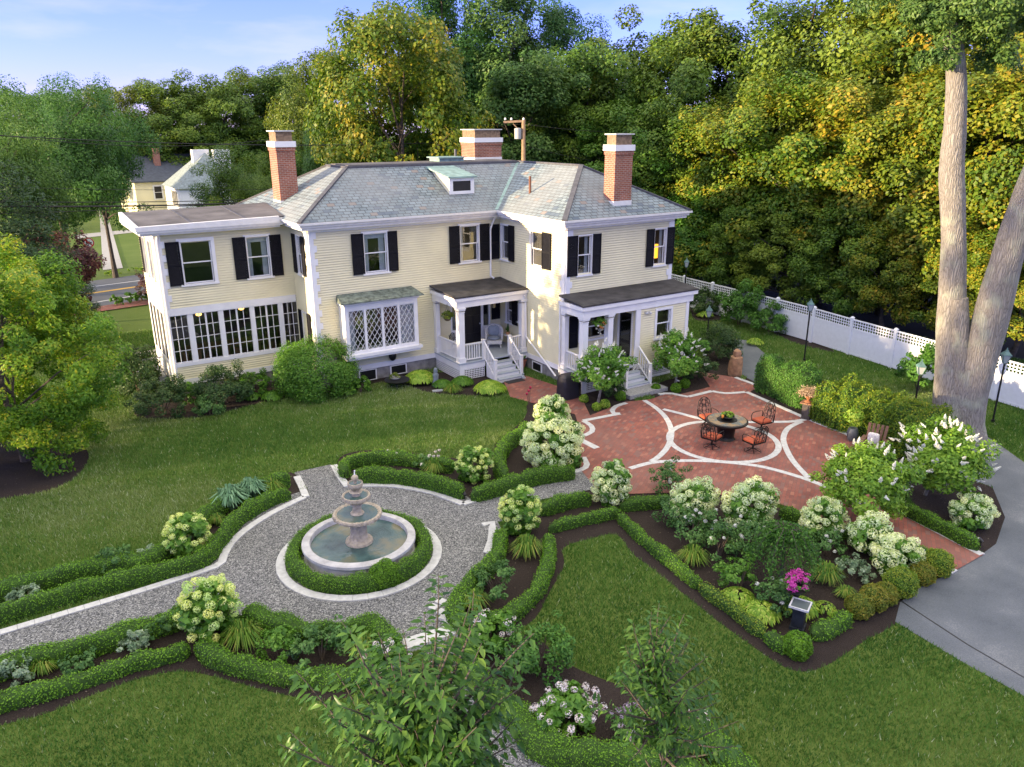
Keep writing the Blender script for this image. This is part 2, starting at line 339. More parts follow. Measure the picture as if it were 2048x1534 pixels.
M['bark_dark'] = plain('dark_bark', (.085, .07, .055), .95, var=.4, scale=6, bump=.9, bscale=18)
# ============================================================ GROUND
def cat_smooth(pts, n=8, closed=False):
    P = [np.array(p, float) for p in pts]; out = []; m = len(P)
    for i in range(m if closed else m-1):
        if closed: a, b, c, d = P[(i-1) % m], P[i], P[(i+1) % m], P[(i+2) % m]
        else: a, b, c, d = P[max(i-1, 0)], P[i], P[i+1], P[min(i+2, m-1)]
        for k in range(n):
            t = k/n; out.append(.5*((2*b)+(-a+c)*t+(2*a-5*b+4*c-d)*t*t+(-a+3*b-3*c+d)*t**3))
    if not closed: out.append(P[-1])
    return out
def gp(pts, z=0.0): return [g(x, y, z)[:2] for x, y in pts]
def sheet(name, poly, z, mat, kind='structure', grid=None):
    mb = MB(); mb.poly([(p[0], p[1], z) for p in poly]); o = mb.build(name, mat)
    if kind: o['kind'] = kind
    return o
def strip_poly(pts, w):
    P = [np.array(p[:2], float) for p in pts]; L = []; R = []
    for i, p in enumerate(P):
        a = P[max(i-1, 0)]; b = P[min(i+1, len(P)-1)]; d = (b-a)/max(1e-6, np.linalg.norm(b-a)); n = np.array([-d[1], d[0]]); L.append(p+n*w/2); R.append(p-n*w/2)
    return L, R
def strip(mb, pts, w, z0, z1):
    """a course of laid stones along the line"""
    L, R = strip_poly(pts, w)
    for i in range(len(L)-1):
        gap = .006
        a, b, c, d = L[i], L[i+1], R[i+1], R[i]
        dv = (b-a)/max(1e-6, np.linalg.norm(b-a))*gap; a = a+dv; d = d+dv
        mb.hull8([(*d, z0), (*c, z0), (*b, z0), (*a, z0), (*d, z1), (*c, z1), (*b, z1), (*a, z1)])
def resample(pts, step):
    P = [np.array(p[:2], float) for p in pts]; out = [P[0]]; acc = 0
    for i in range(len(P)-1):
        a = P[i]; seg = np.linalg.norm(P[i+1]-a); 
        if seg < 1e-6: continue
        d = (P[i+1]-a)/seg; s = step-acc
        while s <= seg: out.append(a+d*s); s += step
        acc = (acc+seg) % step
    if np.linalg.norm(out[-1]-P[-1]) > step*.3: out.append(P[-1])
    return out

terrain = sheet('ground', [(-600, -200), (900, -200), (900, 900), (-600, 900)], 0.0, M['lawn'])

FC = np.array([6.17, 16.75])+(g(717, 1088)-g(710, 1078))[:2]          # fountain centre
def circ(c, r, a0, a1, n=40): return [np.array([c[0]+r*math.cos(rad(a0+(a1-a0)*i/n)), c[1]+r*math.sin(rad(a0+(a1-a0)*i/n))]) for i in range(n+1)]

# mulch beds (z 4 mm)
mulch_polys = []
def bed(px, smooth=True, world_pts=None):
    P = gp(px) if world_pts is None else world_pts
    P = cat_smooth(P, 5, True) if smooth else P
    mulch_polys.append(P); return P
B1 = bed([(985, 1300), (1035, 1262), (1072, 1235), (1102, 1180), (1128, 1132), (1128, 1096), (1175, 1080), (1232, 1070), (1265, 1108), (1320, 1150), (1385, 1203), (1445, 1250), (1515, 1300), (1570, 1335), (1615, 1343), (1665, 1325), (1730, 1282), (1792, 1247), (1835, 1190), (1905, 1146), (1700, 1060), (1400, 975), (1240, 965), (1130, 985), (960, 1120), (915, 1200)], True)
B2 = bed([(-60, 1470), (0, 1452), (100, 1425), (200, 1385), (300, 1352), (380, 1344), (470, 1365), (560, 1388), (650, 1402), (720, 1380), (800, 1300), (740, 1240), (560, 1235), (380, 1215), (180, 1260), (-60, 1340)])
B3 = bed([(-60, 1185), (0, 1168), (124, 1138), (314, 1101), (413, 1018), (496, 968), (582, 945), (600, 985), (520, 1030), (450, 1100), (440, 1135), (300, 1165), (0, 1250), (-60, 1270)])
B4 = bed([(680, 915), (760, 900), (900, 915), (985, 930), (990, 890), (1015, 868), (1050, 835), (1065, 800), (1170, 790), (1190, 860), (1185, 930), (1080, 965), (935, 1003), (860, 968), (700, 968)])
B5 = bed([(268, 828), (330, 838), (420, 832), (500, 812), (560, 800), (640, 796), (700, 786), (750, 768), (800, 768), (860, 786), (960, 792), (1008, 784), (990, 745), (870, 745), (640, 745), (420, 770), (330, 770)])
B6 = bed([(-120, 960), (-60, 880), (60, 870), (150, 885), (178, 915), (140, 965), (60, 990), (-60, 1000)])
B7 = bed([(1390, 640), (1480, 640), (1540, 665), (1600, 690), (1670, 703), (1570, 655), (1470, 600), (1390, 590)])
B8 = bed([(1480, 775), (1495, 793), (1600, 845), (1690, 880), (1760, 930), (1820, 1000), (1870, 1050), (1965, 1106), (2000, 1080), (2010, 1030), (1990, 980), (1930, 950), (1900, 880), (1885, 850), (1780, 815), (1660, 765), (1560, 735), (1515, 735)])
B9 = bed([(985, 1300), (940, 1330), (1000, 1420), (1070, 1480), (1160, 1515), (1330, 1545), (1420, 1600), (1560, 1600), (1480, 1500), (1395, 1428), (1250, 1375), (1140, 1330), (1060, 1270)])
B10 = bed([(1180, 830), (1160, 795), (1150, 760), (1250, 765), (1270, 800), (1235, 822)], True)
B11 = bed([(1300, 790), (1320, 765), (1400, 740), (1420, 690), (1480, 700), (1480, 760), (1400, 800), (1340, 800)], True)
for i, P in enumerate(mulch_polys): sheet('mulch', P, .004+.0004*i, M['mulch'])

# driveway
drive_px = [(2300, 1010), (2048, 925), (1985, 880), (1940, 855), (1870, 850), (1865, 900), (1905, 945), (1985, 975), (2010, 1035), (1992, 1088), (1965, 1108), (1905, 1146), (1850, 1168), (1800, 1205), (1790, 1244), (1920, 1322), (2048, 1393), (2400, 1600)]
DR = gp(drive_px); sheet('driveway', DR, .010, M['asphalt'])
DR2 = gp([(1462, 690), (1500, 690), (1530, 715), (1560, 745), (1880, 880), (1960, 870), (1870, 800), (1560, 700), (1500, 672), (1470, 660)]); 
DR2 = gp([(1478, 748), (1466, 700), (1470, 678), (1500, 682), (1535, 712), (1545, 760), (1524, 772)]); sheet('driveway', DR2, .012, M['asphalt'])
seam = MB(); strip(seam, gp([(1792, 1196), (1822, 1216), (1935, 1290), (2048, 1356), (2400, 1550)]), .035, .011, .0135); o = seam.build('driveway_seam', M['black']); o['kind'] = 'structure'

# gravel walk
def arc_pts(c, r, a0, a1): return circ(c, r, a0, a1, 24)
RO_ = 3.72
gravel_polys = []
GC = np.array([6.35, 17.05])
gravel_polys.append([np.array(p) for p in circ(GC, RO_, 0, 360, 60)[:-1]])
gravel_polys.append(gp([(588, 946), (662, 930), (705, 1000), (640, 1010)]))
gravel_polys.append(gp([(900, 985), (932, 1010), (1170, 940), (1196, 978), (1085, 1000), (1000, 1045), (960, 1040)]))
gravel_polys.append(gp([(455, 1120), (300, 1172), (140, 1222), (0, 1262), (-160, 1310), (-160, 1380), (0, 1335), (200, 1275), (350, 1230), (480, 1210)]))
gravel_polys.append(gp([(735, 1225), (765, 1254), (812, 1305), (905, 1262), (895, 1235), (905, 1190), (860, 1150)]))
gravel_polys.append(gp([(850, 1300), (925, 1270), (950, 1335), (1005, 1400), (1060, 1462), (1150, 1500), (1260, 1520), (1400, 1560), (1400, 1660), (1100, 1600), (960, 1500), (880, 1400)]))
for i, P in enumerate(gravel_polys): sheet('gravel_path', P, .022+.001*i, M['gravel'])

kerb = MB()
def kstrip(pts, w=.2, z1=.05, sm=True, step=.32):
    P = gp(pts); P = cat_smooth(P, 8) if sm and len(P) > 2 else P; strip(kerb, resample(P, step), w, .0, z1)
kstrip([(0, 1268), (140, 1226), (300, 1178), (440, 1132), (700-256, 1122), (470, 1080), (530, 1036), (600, 1000), (612, 996)])
kstrip([(-160, 1312), (-60, 1285), (0, 1268)])
kstrip([(594, 955), (604, 975), (612, 996)], sm=False)
kstrip([(668, 932), (680, 955), (695, 975)], sm=False)
kstrip([(722, 973), (760, 972), (800, 975), (860, 986), (900, 1000), (926, 1010)])
kstrip([(926, 1010), (1000, 988), (1090, 962), (1160, 942)])
kstrip([(965, 1052), (985, 1047), (984, 1080), (974, 1108)], sm=False)
strip(kerb, resample(circ(FC, 1.93, 0, 360, 90), .34), .22, 0, .055)
ko = kerb.build('stone_edging', M['kerbstone']); ko['kind'] = 'structure'
lo = MB()
for (x, y, s) in ((868, 1218, .2), (882, 1207, .22), (884, 1228, .2), (889, 1238, .22), (898, 1249, .22)):
    c = g(x, y); lo.hull8([(c[0]+a*s*.42-b*s*.2, c[1]+b*s*.42+a*s*.2, z) for z in (0.0, .07) for a, b in ((-1, -1), (1, -1), (1, 1), (-1, 1))])
o = lo.build('edging_stones', M['kerbstone']); lab(o, 'short row of loose square pale stones between the gravel and the hedge', 'edging stones')
sl = MB(); a = g(806, 1298); b = g(918, 1264); d = (b-a)/np.linalg.norm(b-a); n_ = np.array([-d[1], d[0], 0])
sl.hull8([tuple(q+np.array([0, 0, z])) for z in (0, .12) for q in (a-n_*.17, b-n_*.17, b+n_*.17, a+n_*.17)])
lab(sl.build('stone_slab', M['kerbstone']), 'long white stone slab lying as a step across the gravel path', 'stone step')

# patio: brick sheet + pale stone bands
patio_px = [(1160, 940), (1162, 870), (1150, 830), (1020, 795), (1008, 765), (1050, 752), (1120, 775), (1165, 800), (1180, 832), (1250, 805), (1300, 800), (1330, 790), (1360, 790), (1420, 775), (1400, 745), (1466, 755), (1518, 774), (1500, 785), (1605, 835), (1695, 865), (1760, 930), (1800, 1020), (1870, 1065), (1968, 1110), (1905, 1146), (1700, 1060), (1560, 1010), (1400, 985), (1240, 990), (1190, 975)]
patio_poly = gp(patio_px)
sheet('brick_patio', patio_poly, .030, M['patio'])
band = MB()
def bstrip(pts, w=.19, sm=True):
    P = gp(pts); P = cat_smooth(P, 8) if sm and len(P) > 2 else P; strip(band, resample(P, .28), w, .0, .036+len(band.f)*1e-6)
z5 = lambda x, y: (1140+x/2.2555, 740+y/2.2555)
PCx = np.array([19.32, 16.62])
strip(band, resample(circ(PCx, 1.80, 0, 360, 90), .28), .2, 0, .0362)
bstrip([z5(*p) for p in ((335, 140), (395, 180), (440, 230), (458, 290), (440, 350), (400, 395), (362, 418))])
bstrip([z5(*p) for p in ((420, 180), (500, 200), (600, 225), (700, 238), (870, 238), (1000, 236), (1060, 226))])
bstrip([z5(*p) for p in ((1045, 235), (985, 265), (962, 310), (975, 360), (1010, 420), (1075, 490))])
bstrip([z5(*p) for p in ((270, 448), (340, 428), (400, 418), (520, 413), (650, 416), (800, 430), (900, 448), (1040, 488), (1140, 525), (1215, 560), (1330, 610))])
bstrip([z5(*p) for p in ((400, 112), (450, 108), (500, 118), (533, 124))]); bstrip([z5(533, 124), z5(640, 98)], sm=False); bstrip([z5(*p) for p in ((640, 98), (700, 108), (795, 102))])
bstrip([z5(*p) for p in ((795, 102), (900, 148), (1050, 215), (1150, 255), (1245, 290), (1330, 345), (1400, 410))], sm=False)
bstrip([z5(*p) for p in ((255, 152), (205, 168), (190, 195), (225, 200))]); bstrip([z5(225, 200), z5(60, 232)], sm=False)
bstrip([z5(*p) for p in ((60, 232), (95, 255), (100, 280), (62, 300))]); bstrip([z5(50, 320), z5(125, 358)], sm=False, w=.25)
bstrip([(1160, 942), (1176, 934), (1166, 915)], sm=False); bstrip([z5(745, 36), z5(850, 74)], sm=False)
bstrip([z5(1480, 640), z5(1680, 745), z5(1860, 838)], sm=False, w=.2); bstrip([z5(1690, 895), z5(1735, 915)], sm=False, w=.25)
o = band.build('patio_stone_bands', M['kerbstone']); o['kind'] = 'structure'

# far road, sidewalks
def hroad(name, pa, pb, wA, z, mat, ext=120):
    a = g(*pa); b = g(*pb); d = (b-a)/np.linalg.norm(b-a); n2 = np.array([-d[1], d[0], 0]); a = a-d*ext; b = b+d*ext
    mb = MB(); mb.poly([tuple(q[:2])+(z,) for q in (a-n2*wA/2, b-n2*wA/2, b+n2*wA/2, a+n2*wA/2)]); o = mb.build(name, mat); o['kind'] = 'structure'; return a, b, n2
ya, yb = (167, 589), (292, 571)
c_ = (g(*ya)+g(*(228, 580)))/2
A_, B_, NN = hroad('road', ya, yb, 9.0, .008, M['road'])
M['yellow_line'] = plain('yellow_road_paint', (.70, .42, .06), .7, var=.1); M['line_white'] = plain('white_road_paint', (.6, .6, .58), .7, var=.1)
hroad('road_line', ya, yb, .35, .013, M['yellow_line'])
hroad('road_edge_line', (150, 612), (290, 588), .18, .012, M['line_white'])
hroad('road_edge_line', (190, 573), (290, 560), .18, .0125, M['line_white'])
hroad('sidewalk', (178, 622), (290, 606), 1.5, .05, M['patio'], 60)
sp_ = MB(); sp_.poly([tuple(g(x, y)[:2])+(.04,) for x, y in ((206, 541), (246, 537), (218, 440), (206, 415), (196, 415), (200, 440))]); o = sp_.build('sidewalk', M['concrete']); o['kind'] = 'structure'
sp_ = MB(); sp_.poly([tuple(g(x, y)[:2])+(.03,) for x, y in ((150, 478), (300, 462), (300, 456), (150, 470))]); o = sp_.build('sidewalk', M['concrete']); o['kind'] = 'structure'
M['forest_floor'] = groundmat('forest_floor', [(.3, (.012, .014, .006)), (.7, (.035, .03, .015))], .5, 12, .6, .8)
sheet('forest_floor', [(33.6, 5), (34.2, 30), (35, 44), (30, 60), (120, 120), (160, -20), (34, -20)], .006, M['forest_floor'])

def inside(poly, X, Y):
    P = np.array([p[:2] for p in poly]); c = np.zeros(len(X), bool); j = len(P)-1
    for i in range(len(P)):
        xi, yi = P[i]; xj, yj = P[j]
        t = ((yi > Y) != (yj > Y)) & (X < (xj-xi)*(Y-yi)/((yj-yi) if abs(yj-yi) > 1e-9 else 1e-9)+xi); c ^= t; j = i
    return c
not_lawn = mulch_polys+gravel_polys+[DR, DR2, patio_poly, [(4.75, 31.6), (9.85, 31.6), (9.85, 29.5), (18.55, 29.5), (18.55, 24.6), (24.4, 24.6), (24.4, 38), (9.8, 38), (9.8, 35.3), (4.75, 35.3)]]
rng = np.random.default_rng(5)
n = 2200000; X = rng.uniform(-6, 38, n); Y = rng.uniform(1, 44, n); kk = (Y < 38) | (X < 14); X = X[kk]; Y = Y[kk]; n = len(X)
keep = np.ones(n, bool)
for P in not_lawn: keep &= ~inside(P, X, Y)
ux = (X*RT[0]+Y*RT[1]+(-CAMH)*RT[2]); uz = (X*FW[0]+Y*FW[1]-CAMH*FW[2]); vx = ux/uz*FPX; keep &= (np.abs(vx) < 1600) & (uz > 0)
dist = np.hypot(X, Y); keep &= rng.uniform(0, 1, n) < np.clip(1.25-(dist-10)/34, .16, 1)
X = X[keep]; Y = Y[keep]; n = len(X); dist = dist[keep]
Hh = rng.uniform(.035, .085, n)*(1+dist/60); ang = rng.uniform(0, 2*math.pi, n); ln = rng.uniform(.2, .8, n)*Hh
Bp = np.stack([X, Y, np.zeros(n)], 1); T = Bp+np.stack([np.cos(ang)*ln, np.sin(ang)*ln, Hh], 1)
V, F = blades(Bp, T, .009+dist*.0006, rng)
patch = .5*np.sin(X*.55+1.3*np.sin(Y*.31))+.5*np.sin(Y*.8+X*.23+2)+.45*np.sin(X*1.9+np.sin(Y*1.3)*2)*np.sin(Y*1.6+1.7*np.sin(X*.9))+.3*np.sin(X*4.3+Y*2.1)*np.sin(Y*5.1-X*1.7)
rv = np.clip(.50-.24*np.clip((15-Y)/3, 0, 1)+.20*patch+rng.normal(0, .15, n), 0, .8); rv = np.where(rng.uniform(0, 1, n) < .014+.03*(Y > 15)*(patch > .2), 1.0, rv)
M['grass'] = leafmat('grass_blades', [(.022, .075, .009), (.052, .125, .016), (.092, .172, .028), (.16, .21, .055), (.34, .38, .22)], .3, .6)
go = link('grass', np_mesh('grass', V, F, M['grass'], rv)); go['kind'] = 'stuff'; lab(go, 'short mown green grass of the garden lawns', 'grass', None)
# bark chips and stones scattered on the beds, leaf litter
n = 60000; X = rng.uniform(-4, 32, n); Y = rng.uniform(8, 34, n); keep = np.zeros(n, bool)
for P in mulch_polys: keep |= inside(P, X, Y)
for P in [patio_poly, DR, DR2]+gravel_polys: keep &= ~inside(P, X, Y)
X = X[keep]; Y = Y[keep]; n = len(X)
V, F = leaf_quads(np.stack([X, Y, np.full(n, .014)+rng.uniform(0, .012, n)], 1), np.stack([rng.normal(0, .35, n), rng.normal(0, .35, n), np.ones(n)], 1), rng.uniform(.02, .055, n), rng)
M['chips'] = leafmat('bark_chips', [(.012, .009, .008), (.03, .022, .018), (.05, .036, .028), (.10, .08, .06), (.22, .18, .13)], .0, .9)
co = link('bark_mulch', np_mesh('bark_mulch', V, F, M['chips'], rng.beta(1.3, 3.2, n))); co['kind'] = 'stuff'; lab(co, 'dark bark chips strewn over the planting beds', 'mulch')

# ============================================================ HOUSE
H = thing('house', 'large cream clapboard house with black shutters, slate hip roof and three brick chimneys', 'house', (14, 31, 0))
YM, XL, YW, XW, XR, YR, XE = 29.5, 9.85, 31.6, 4.745, 18.55, 24.63, 24.3
YB = 37.5
class WF:   # wall frame: s along wall, d outwards, z up
    def __init__(s, o, u, n): s.o = Vector((o[0], o[1], 0)); s.u = Vector((u[0], u[1], 0)); s.n = Vector((n[0], n[1], 0))
    def __call__(s, a, d, z): p = s.o+s.u*a+s.n*d; return (p.x, p.y, z)
    def box(s, mb, a0, a1, d0, d1, z0, z1):
        mb.hull8([s(a0, d1, z0), s(a1, d1, z0), s(a1, d0, z0), s(a0, d0, z0), s(a0, d1, z1), s(a1, d1, z1), s(a1, d0, z1), s(a0, d0, z1)])
Fm = WF((0, YM), (1, 0), (0, -1)); Fw = WF((0, YW), (1, 0), (0, -1)); Fl = WF((XR, 0), (0, -1), (-1, 0)); Fr = WF((0, YR), (1, 0), (0, -1))
Fret = WF((XL, 0), (0, -1), (-1, 0)); Fws = WF((XW, 0), (0, -1), (-1, 0))
def claps(mb, F, a0, a1, z0, z1, holes=(), h=.098):
    k = max(1, int(round((z1-z0)/h))); h = (z1-z0)/k
    for i in range(k):
        zb = z0+i*h; zt = zb+h; cuts = [(a0, a1)]
        for (ha, hb, hz0, hz1) in holes:
            if zb+h*.5 > hz0 and zb+h*.5 < hz1:
                nc = []
                for (p, q) in cuts:
                    if hb <= p or ha >= q: nc.append((p, q)); continue
                    if ha > p: nc.append((p, ha))
                    if hb < q: nc.append((hb, q))
                cuts = nc
        for (p, q) in cuts:
            mb.quad(F(p, .044, zb+.019), F(q, .044, zb+.019), F(q, .012, zt), F(p, .012, zt)); mb.quad(F(p, -.03, zb+.019), F(q, -.03, zb+.019), F(q, .044, zb+.019), F(p, .044, zb+.019)); mb.quad(F(p, -.03, zb), F(q, -.03, zb), F(q, -.03, zb+.019), F(p, -.03, zb+.019)); mb.quad(F(p, .012, zb), F(q, .012, zb), F(q, -.03, zb), F(p, -.03, zb))
# windows: (frame, s0, s1, z0, z1, kind, left shutter, right shutter)
wins = []
def win(F, s0, s1, z0, z1, ls=.5, rs=.5, cur=None, cas=.1, lite=None): wins.append((F, s0, s1, z0, z1, ls, rs, cur, cas, lite))
win(Fm, 12.1, 13.08, 4.55, 6.12, .5, .42, 'both'); win(Fm, 16.5, 17.42, 4.58, 6.12, .5, .5, 'left')
win(Fw, 5.59, 6.70, 4.47, 6.07, .50, 0, None, .13); win(Fw, 8.04, 8.90, 4.47, 6.06, .50, .46, 'both')
win(Fret, -30.82, -30.22, 4.60, 6.10, .42, .33, None, .04)
win(Fl, -29.32, -28.72, 4.60, 6.08, 0, .42, 'left', .06); win(Fl, -27.02, -26.20, 4.62, 6.05, 0, .6, 'left', .05)
win(Fr, 19.12, 19.80, 4.50, 6.04, .50, .42, 'right', .05); win(Fr, 23.20, 23.86, 4.50, 6.02, .42, .42, 'right', .05)
win(Fws, -34.4, -33.8, 4.6, 6.05, .35, .0, None, .05); win(Fws, -33.1, -32.5, 4.6, 6.05, .0, .0, None, .05)
win(Fl, -28.95, -28.45, 1.80, 2.85, 0, .42, None, .05); win(Fl, -27.99, -27.74, 2.0, 2.75, 0, 0, None, .05)
# holes
def holes(F, extra=()): return [(w[1], w[2], w[3], w[4]) for w in wins if w[0] is F]+list(extra)
sun_sections = [(4.87, 5.50, 3), (5.71, 6.67, 4), (6.86, 7.90, 4), (8.08, 9.05, 4), (9.24, 9.84, 3)]
mb = MB()
claps(mb, Fm, XL, XR, .72, 6.5, holes(Fm, [(10.95, 14.0, 1.5, 3.3), (15.95, 17.9, .78, 2.9)]))
claps(mb, Fw, XW, XL, 3.58, 6.43, holes(Fw)); claps(mb, Fw, XW, XL, .72, 1.26)
claps(mb, Fret, -YW, -YM, .72, 6.46, holes(Fret))
claps(mb, Fl, -YM, -YR, .72, 6.5, holes(Fl))
claps(mb, Fr, XR, XE, .72, 6.5, holes(Fr, [(19.3, 20.8, 1.75, 2.75)]))
claps(mb, Fws, -35.3, -YW, 3.58, 6.43, holes(Fws))
Fe = WF((XE, 0), (0, 1), (1, 0)); claps(mb, Fe, YR, YB, .5, 6.5)
Fb = WF((0, YB), (-1, 0), (0, 1)); claps(mb, Fb, -XE, -XL, .5, 6.5)
Fwb = WF((0, 35.3), (-1, 0), (0, 1)); claps(mb, Fwb, -XL, -XW, .5, 6.6)
Fx = WF((XL, 0), (0, -1), (-1, 0)); claps(mb, Fx, -YB, -35.3, .5, 6.5)
wall = mb.build('wall', M['siding'], H)
# foundation, water table, corner boards and quoins
mb = MB()
mb.box(XL+.02, XR+.3, YM+.02, YM+.4, -.1, .52); mb.box(XR+.021, XR+.3, YR+.02, YM+.4, -.1, .519); mb.box(XR+.03, XE-.02, YR+.021, YR+.4, -.1, .518); mb.box(XW+.02, XL, YW+.02, YW+.4, -.1, .5); mb.box(XL+.021, XL+.3, YM+.03, YW, -.1, .51); mb.box(XW+.03, XW+.4, YW+.03, 35.3, -.1, .49)
mb.box(XE-.4, XE-.03, YR+.03, YB, -.1, .5); mb.build('foundation', M['foundation'], H)
mb = MB()
Fm.box(mb, XL-.05, XR-.05, .0, .05, .52, .735); Fl.box(mb, -YM+.05, -YR+.05, .0, .05, .521, .735); Fr.box(mb, XR-.05, XE+.03, .0, .05, .522, .735); Fret.box(mb, -YW+.05, -YM+.05, .0, .05, .523, .735); mb.build('water_table', M['white'], H); mb = MB()
Fw.box(mb, XW-.03, XL-.03, .0, .05, .5, .735); mb.build('water_table', M['white'], H); mb = MB(); Fw.box(mb, XW, XL-.05, .0, .065, 3.31, 3.59); mb.build('window_header', M['white'], H); mb = MB(); Fw.box(mb, XW, XL-.05, .0, .06, 1.26, 1.40); mb.build('window_sill', M['white'], H); mb = MB()
# frieze boards
Fm.box(mb, XL, XR-.05, .0, .05, 6.32, 6.47); Fl.box(mb, -YM+.05, -YR+.02, .0, .05, 6.32, 6.47); mb.build('frieze_board', M['white'], H); mb = MB(); Fr.box(mb, XR, XE, .0, .05, 6.32, 6.47); mb.build('frieze_board', M['white'], H)
mb = MB()
def quoins(F, a, sgn, z0, z1):
    mb = MB(); z = z0; k = 0
    while z < z1-.05:
        w = .30 if k % 2 else .19; zt = min(z+.255, z1)
        if sgn > 0: F.box(mb, a, a+w, .0, .058+.004*(k % 2), z, zt)
        else: F.box(mb, a-w, a, .0, .058+.004*(k % 2), z, zt)
        z = zt; k += 1
    mb.build('quoins', M['white'], H)
quoins(Fm, XL, 1, .73, 6.34); quoins(Fret, -YM, -1, .73, 6.34); quoins(Fw, XW+.0, 1, 3.6, 6.4); quoins(Fr, XR, 1, 3.75, 6.34); quoins(Fl, -YR, -1, .73, 6.34); quoins(Fr, XE, -1, 3.75, 6.34)
Fw.box(mb, XW-.06, XW+.12, .0, .068, .5, 3.59); mb.build('corner_board', M['white'], H); mb = MB(); Fws.box(mb, -YW-.06, -YW+.055, .0, .06, .5, 6.4)
mb.build('corner_board', M['white'], H)
# interior shell (floors, rear walls)
mb = MB()
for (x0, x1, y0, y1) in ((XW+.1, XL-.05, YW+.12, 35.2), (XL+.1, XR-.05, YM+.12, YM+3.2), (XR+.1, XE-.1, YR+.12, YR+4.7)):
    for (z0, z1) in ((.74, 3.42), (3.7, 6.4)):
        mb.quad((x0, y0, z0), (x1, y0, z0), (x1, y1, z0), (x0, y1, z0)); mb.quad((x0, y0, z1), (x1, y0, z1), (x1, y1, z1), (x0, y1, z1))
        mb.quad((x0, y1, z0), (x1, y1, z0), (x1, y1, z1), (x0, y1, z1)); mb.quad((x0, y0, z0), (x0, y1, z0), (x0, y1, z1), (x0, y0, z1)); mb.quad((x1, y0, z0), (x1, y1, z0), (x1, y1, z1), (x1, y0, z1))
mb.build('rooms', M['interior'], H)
def make_window(F, s0, s1, z0, z1, ls, rs, cur, cas, lite, name='window', style='double'):
    mb = MB()
    c = cas
    F.box(mb, s0-c, s0, -.02, .07, z0, z1+c); F.box(mb, s1, s1+c, -.02, .07, z0, z1+c); F.box(mb, s0, s1, -.02, .07, z1, z1+c); F.box(mb, s0-c-.02, s1+c+.02, -.02, .10, z0-.08, z0)
    w = mb.build(name, M['white'], H); t = .045; zm = (z0+z1)/2
    mb = MB()
    for (a, b, dd) in ((zm-.02, z1, -.03), (z0, zm+.02, -.065)):
        F.box(mb, s0, s0+t, dd-.03, dd, a, b); F.box(mb, s1-t, s1, dd-.03, dd, a, b); F.box(mb, s0+t, s1-t, dd-.03, dd-.001, b-t, b); F.box(mb, s0+t, s1-t, dd-.03, dd-.001, a, a+t)
    mb.build('sash', M['white'], w)
    mb = MB()
    for (a, b, dd) in ((zm-.02, z1, -.045), (z0, zm+.02, -.08)): mb.quad(F(s0+t, dd, a+t), F(s1-t, dd, a+t), F(s1-t, dd, b-t), F(s0+t, dd, b-t))
    mb.build('pane', M['glass'], w)
    if cur:
        mb = MB(); L_ = []
        if cur in ('both', 'left'): L_.append((s0+t, s0+t+.2*(s1-s0)))
        if cur in ('both', 'right'): L_.append((s1-t-.24*(s1-s0), s1-t))
        for (a, b) in L_:
            N_ = 10
            for i in range(N_):
                p, q = a+(b-a)*i/N_, a+(b-a)*(i+1)/N_; dp, dq = -.16-.02*(i % 2), -.16-.02*((i+1) % 2); mb.quad(F(p, dp, z0), F(q, dq, z0), F(q, dq, z1), F(p, dp, z1))
        if cur == 'both': mb.quad(F(s0, -.13, z1-.22), F(s1, -.13, z1-.22), F(s1, -.13, z1), F(s0, -.13, z1))
        mb.build('curtain', M['curtain'], w)
    return w
def make_shutter(F, a0, a1, z0, z1):
    mb = MB(); r = .05; zm = z0+(z1-z0)*.47
    F.box(mb, a0, a0+r, .06, .10, z0, z1); F.box(mb, a1-r, a1, .06, .10, z0, z1)
    for (p, q) in ((z0, z0+.09), (zm-.04, zm+.04), (z1-.07, z1)): F.box(mb, a0+r, a1-r, .061, .099, p, q)
    for (p, q) in ((z0+.09, zm-.04), (zm+.04, z1-.07)):
        k = int((q-p)/.05)
        for i in range(k):
            z = p+(q-p)*(i+.5)/k
            mb.hull8([F(a0+r, .096, z-.022), F(a1-r, .096, z-.022), F(a1-r, .090, z-.022), F(a0+r, .090, z-.022), F(a0+r, .070, z+.022), F(a1-r, .070, z+.022), F(a1-r, .064, z+.022), F(a0+r, .064, z+.022)])
    mb.quad(F(a0+r, .062, z0), F(a1-r, .062, z0), F(a1-r, .062, z1), F(a0+r, .062, z1))
    return mb.build('shutter', M['shutter'], H)
for w in wins:
    F, s0, s1, z0, z1, ls, rs, cur, cas, lite = w; make_window(*w)
    if ls: make_shutter(F, s0-.04-ls, s0-.04, z0-.02, z1+.04)
    if rs: make_shutter(F, s1+.04, s1+.04+rs, z0-.02, z1+.04)
make_shutter(Fm, 18.02, 18.46, 4.58, 6.10); make_shutter(Fm, 18.02, 18.46, 1.84, 2.86)
# lower window of the return wall
mk = make_window(Fret, -30.85, -30.3, 1.75, 3.0, 0, 0, None, .05, None); make_shutter(Fret, -31.25, -30.9, 1.7, 3.05); make_shutter(Fret, -30.22, -29.85, 1.7, 3.05)

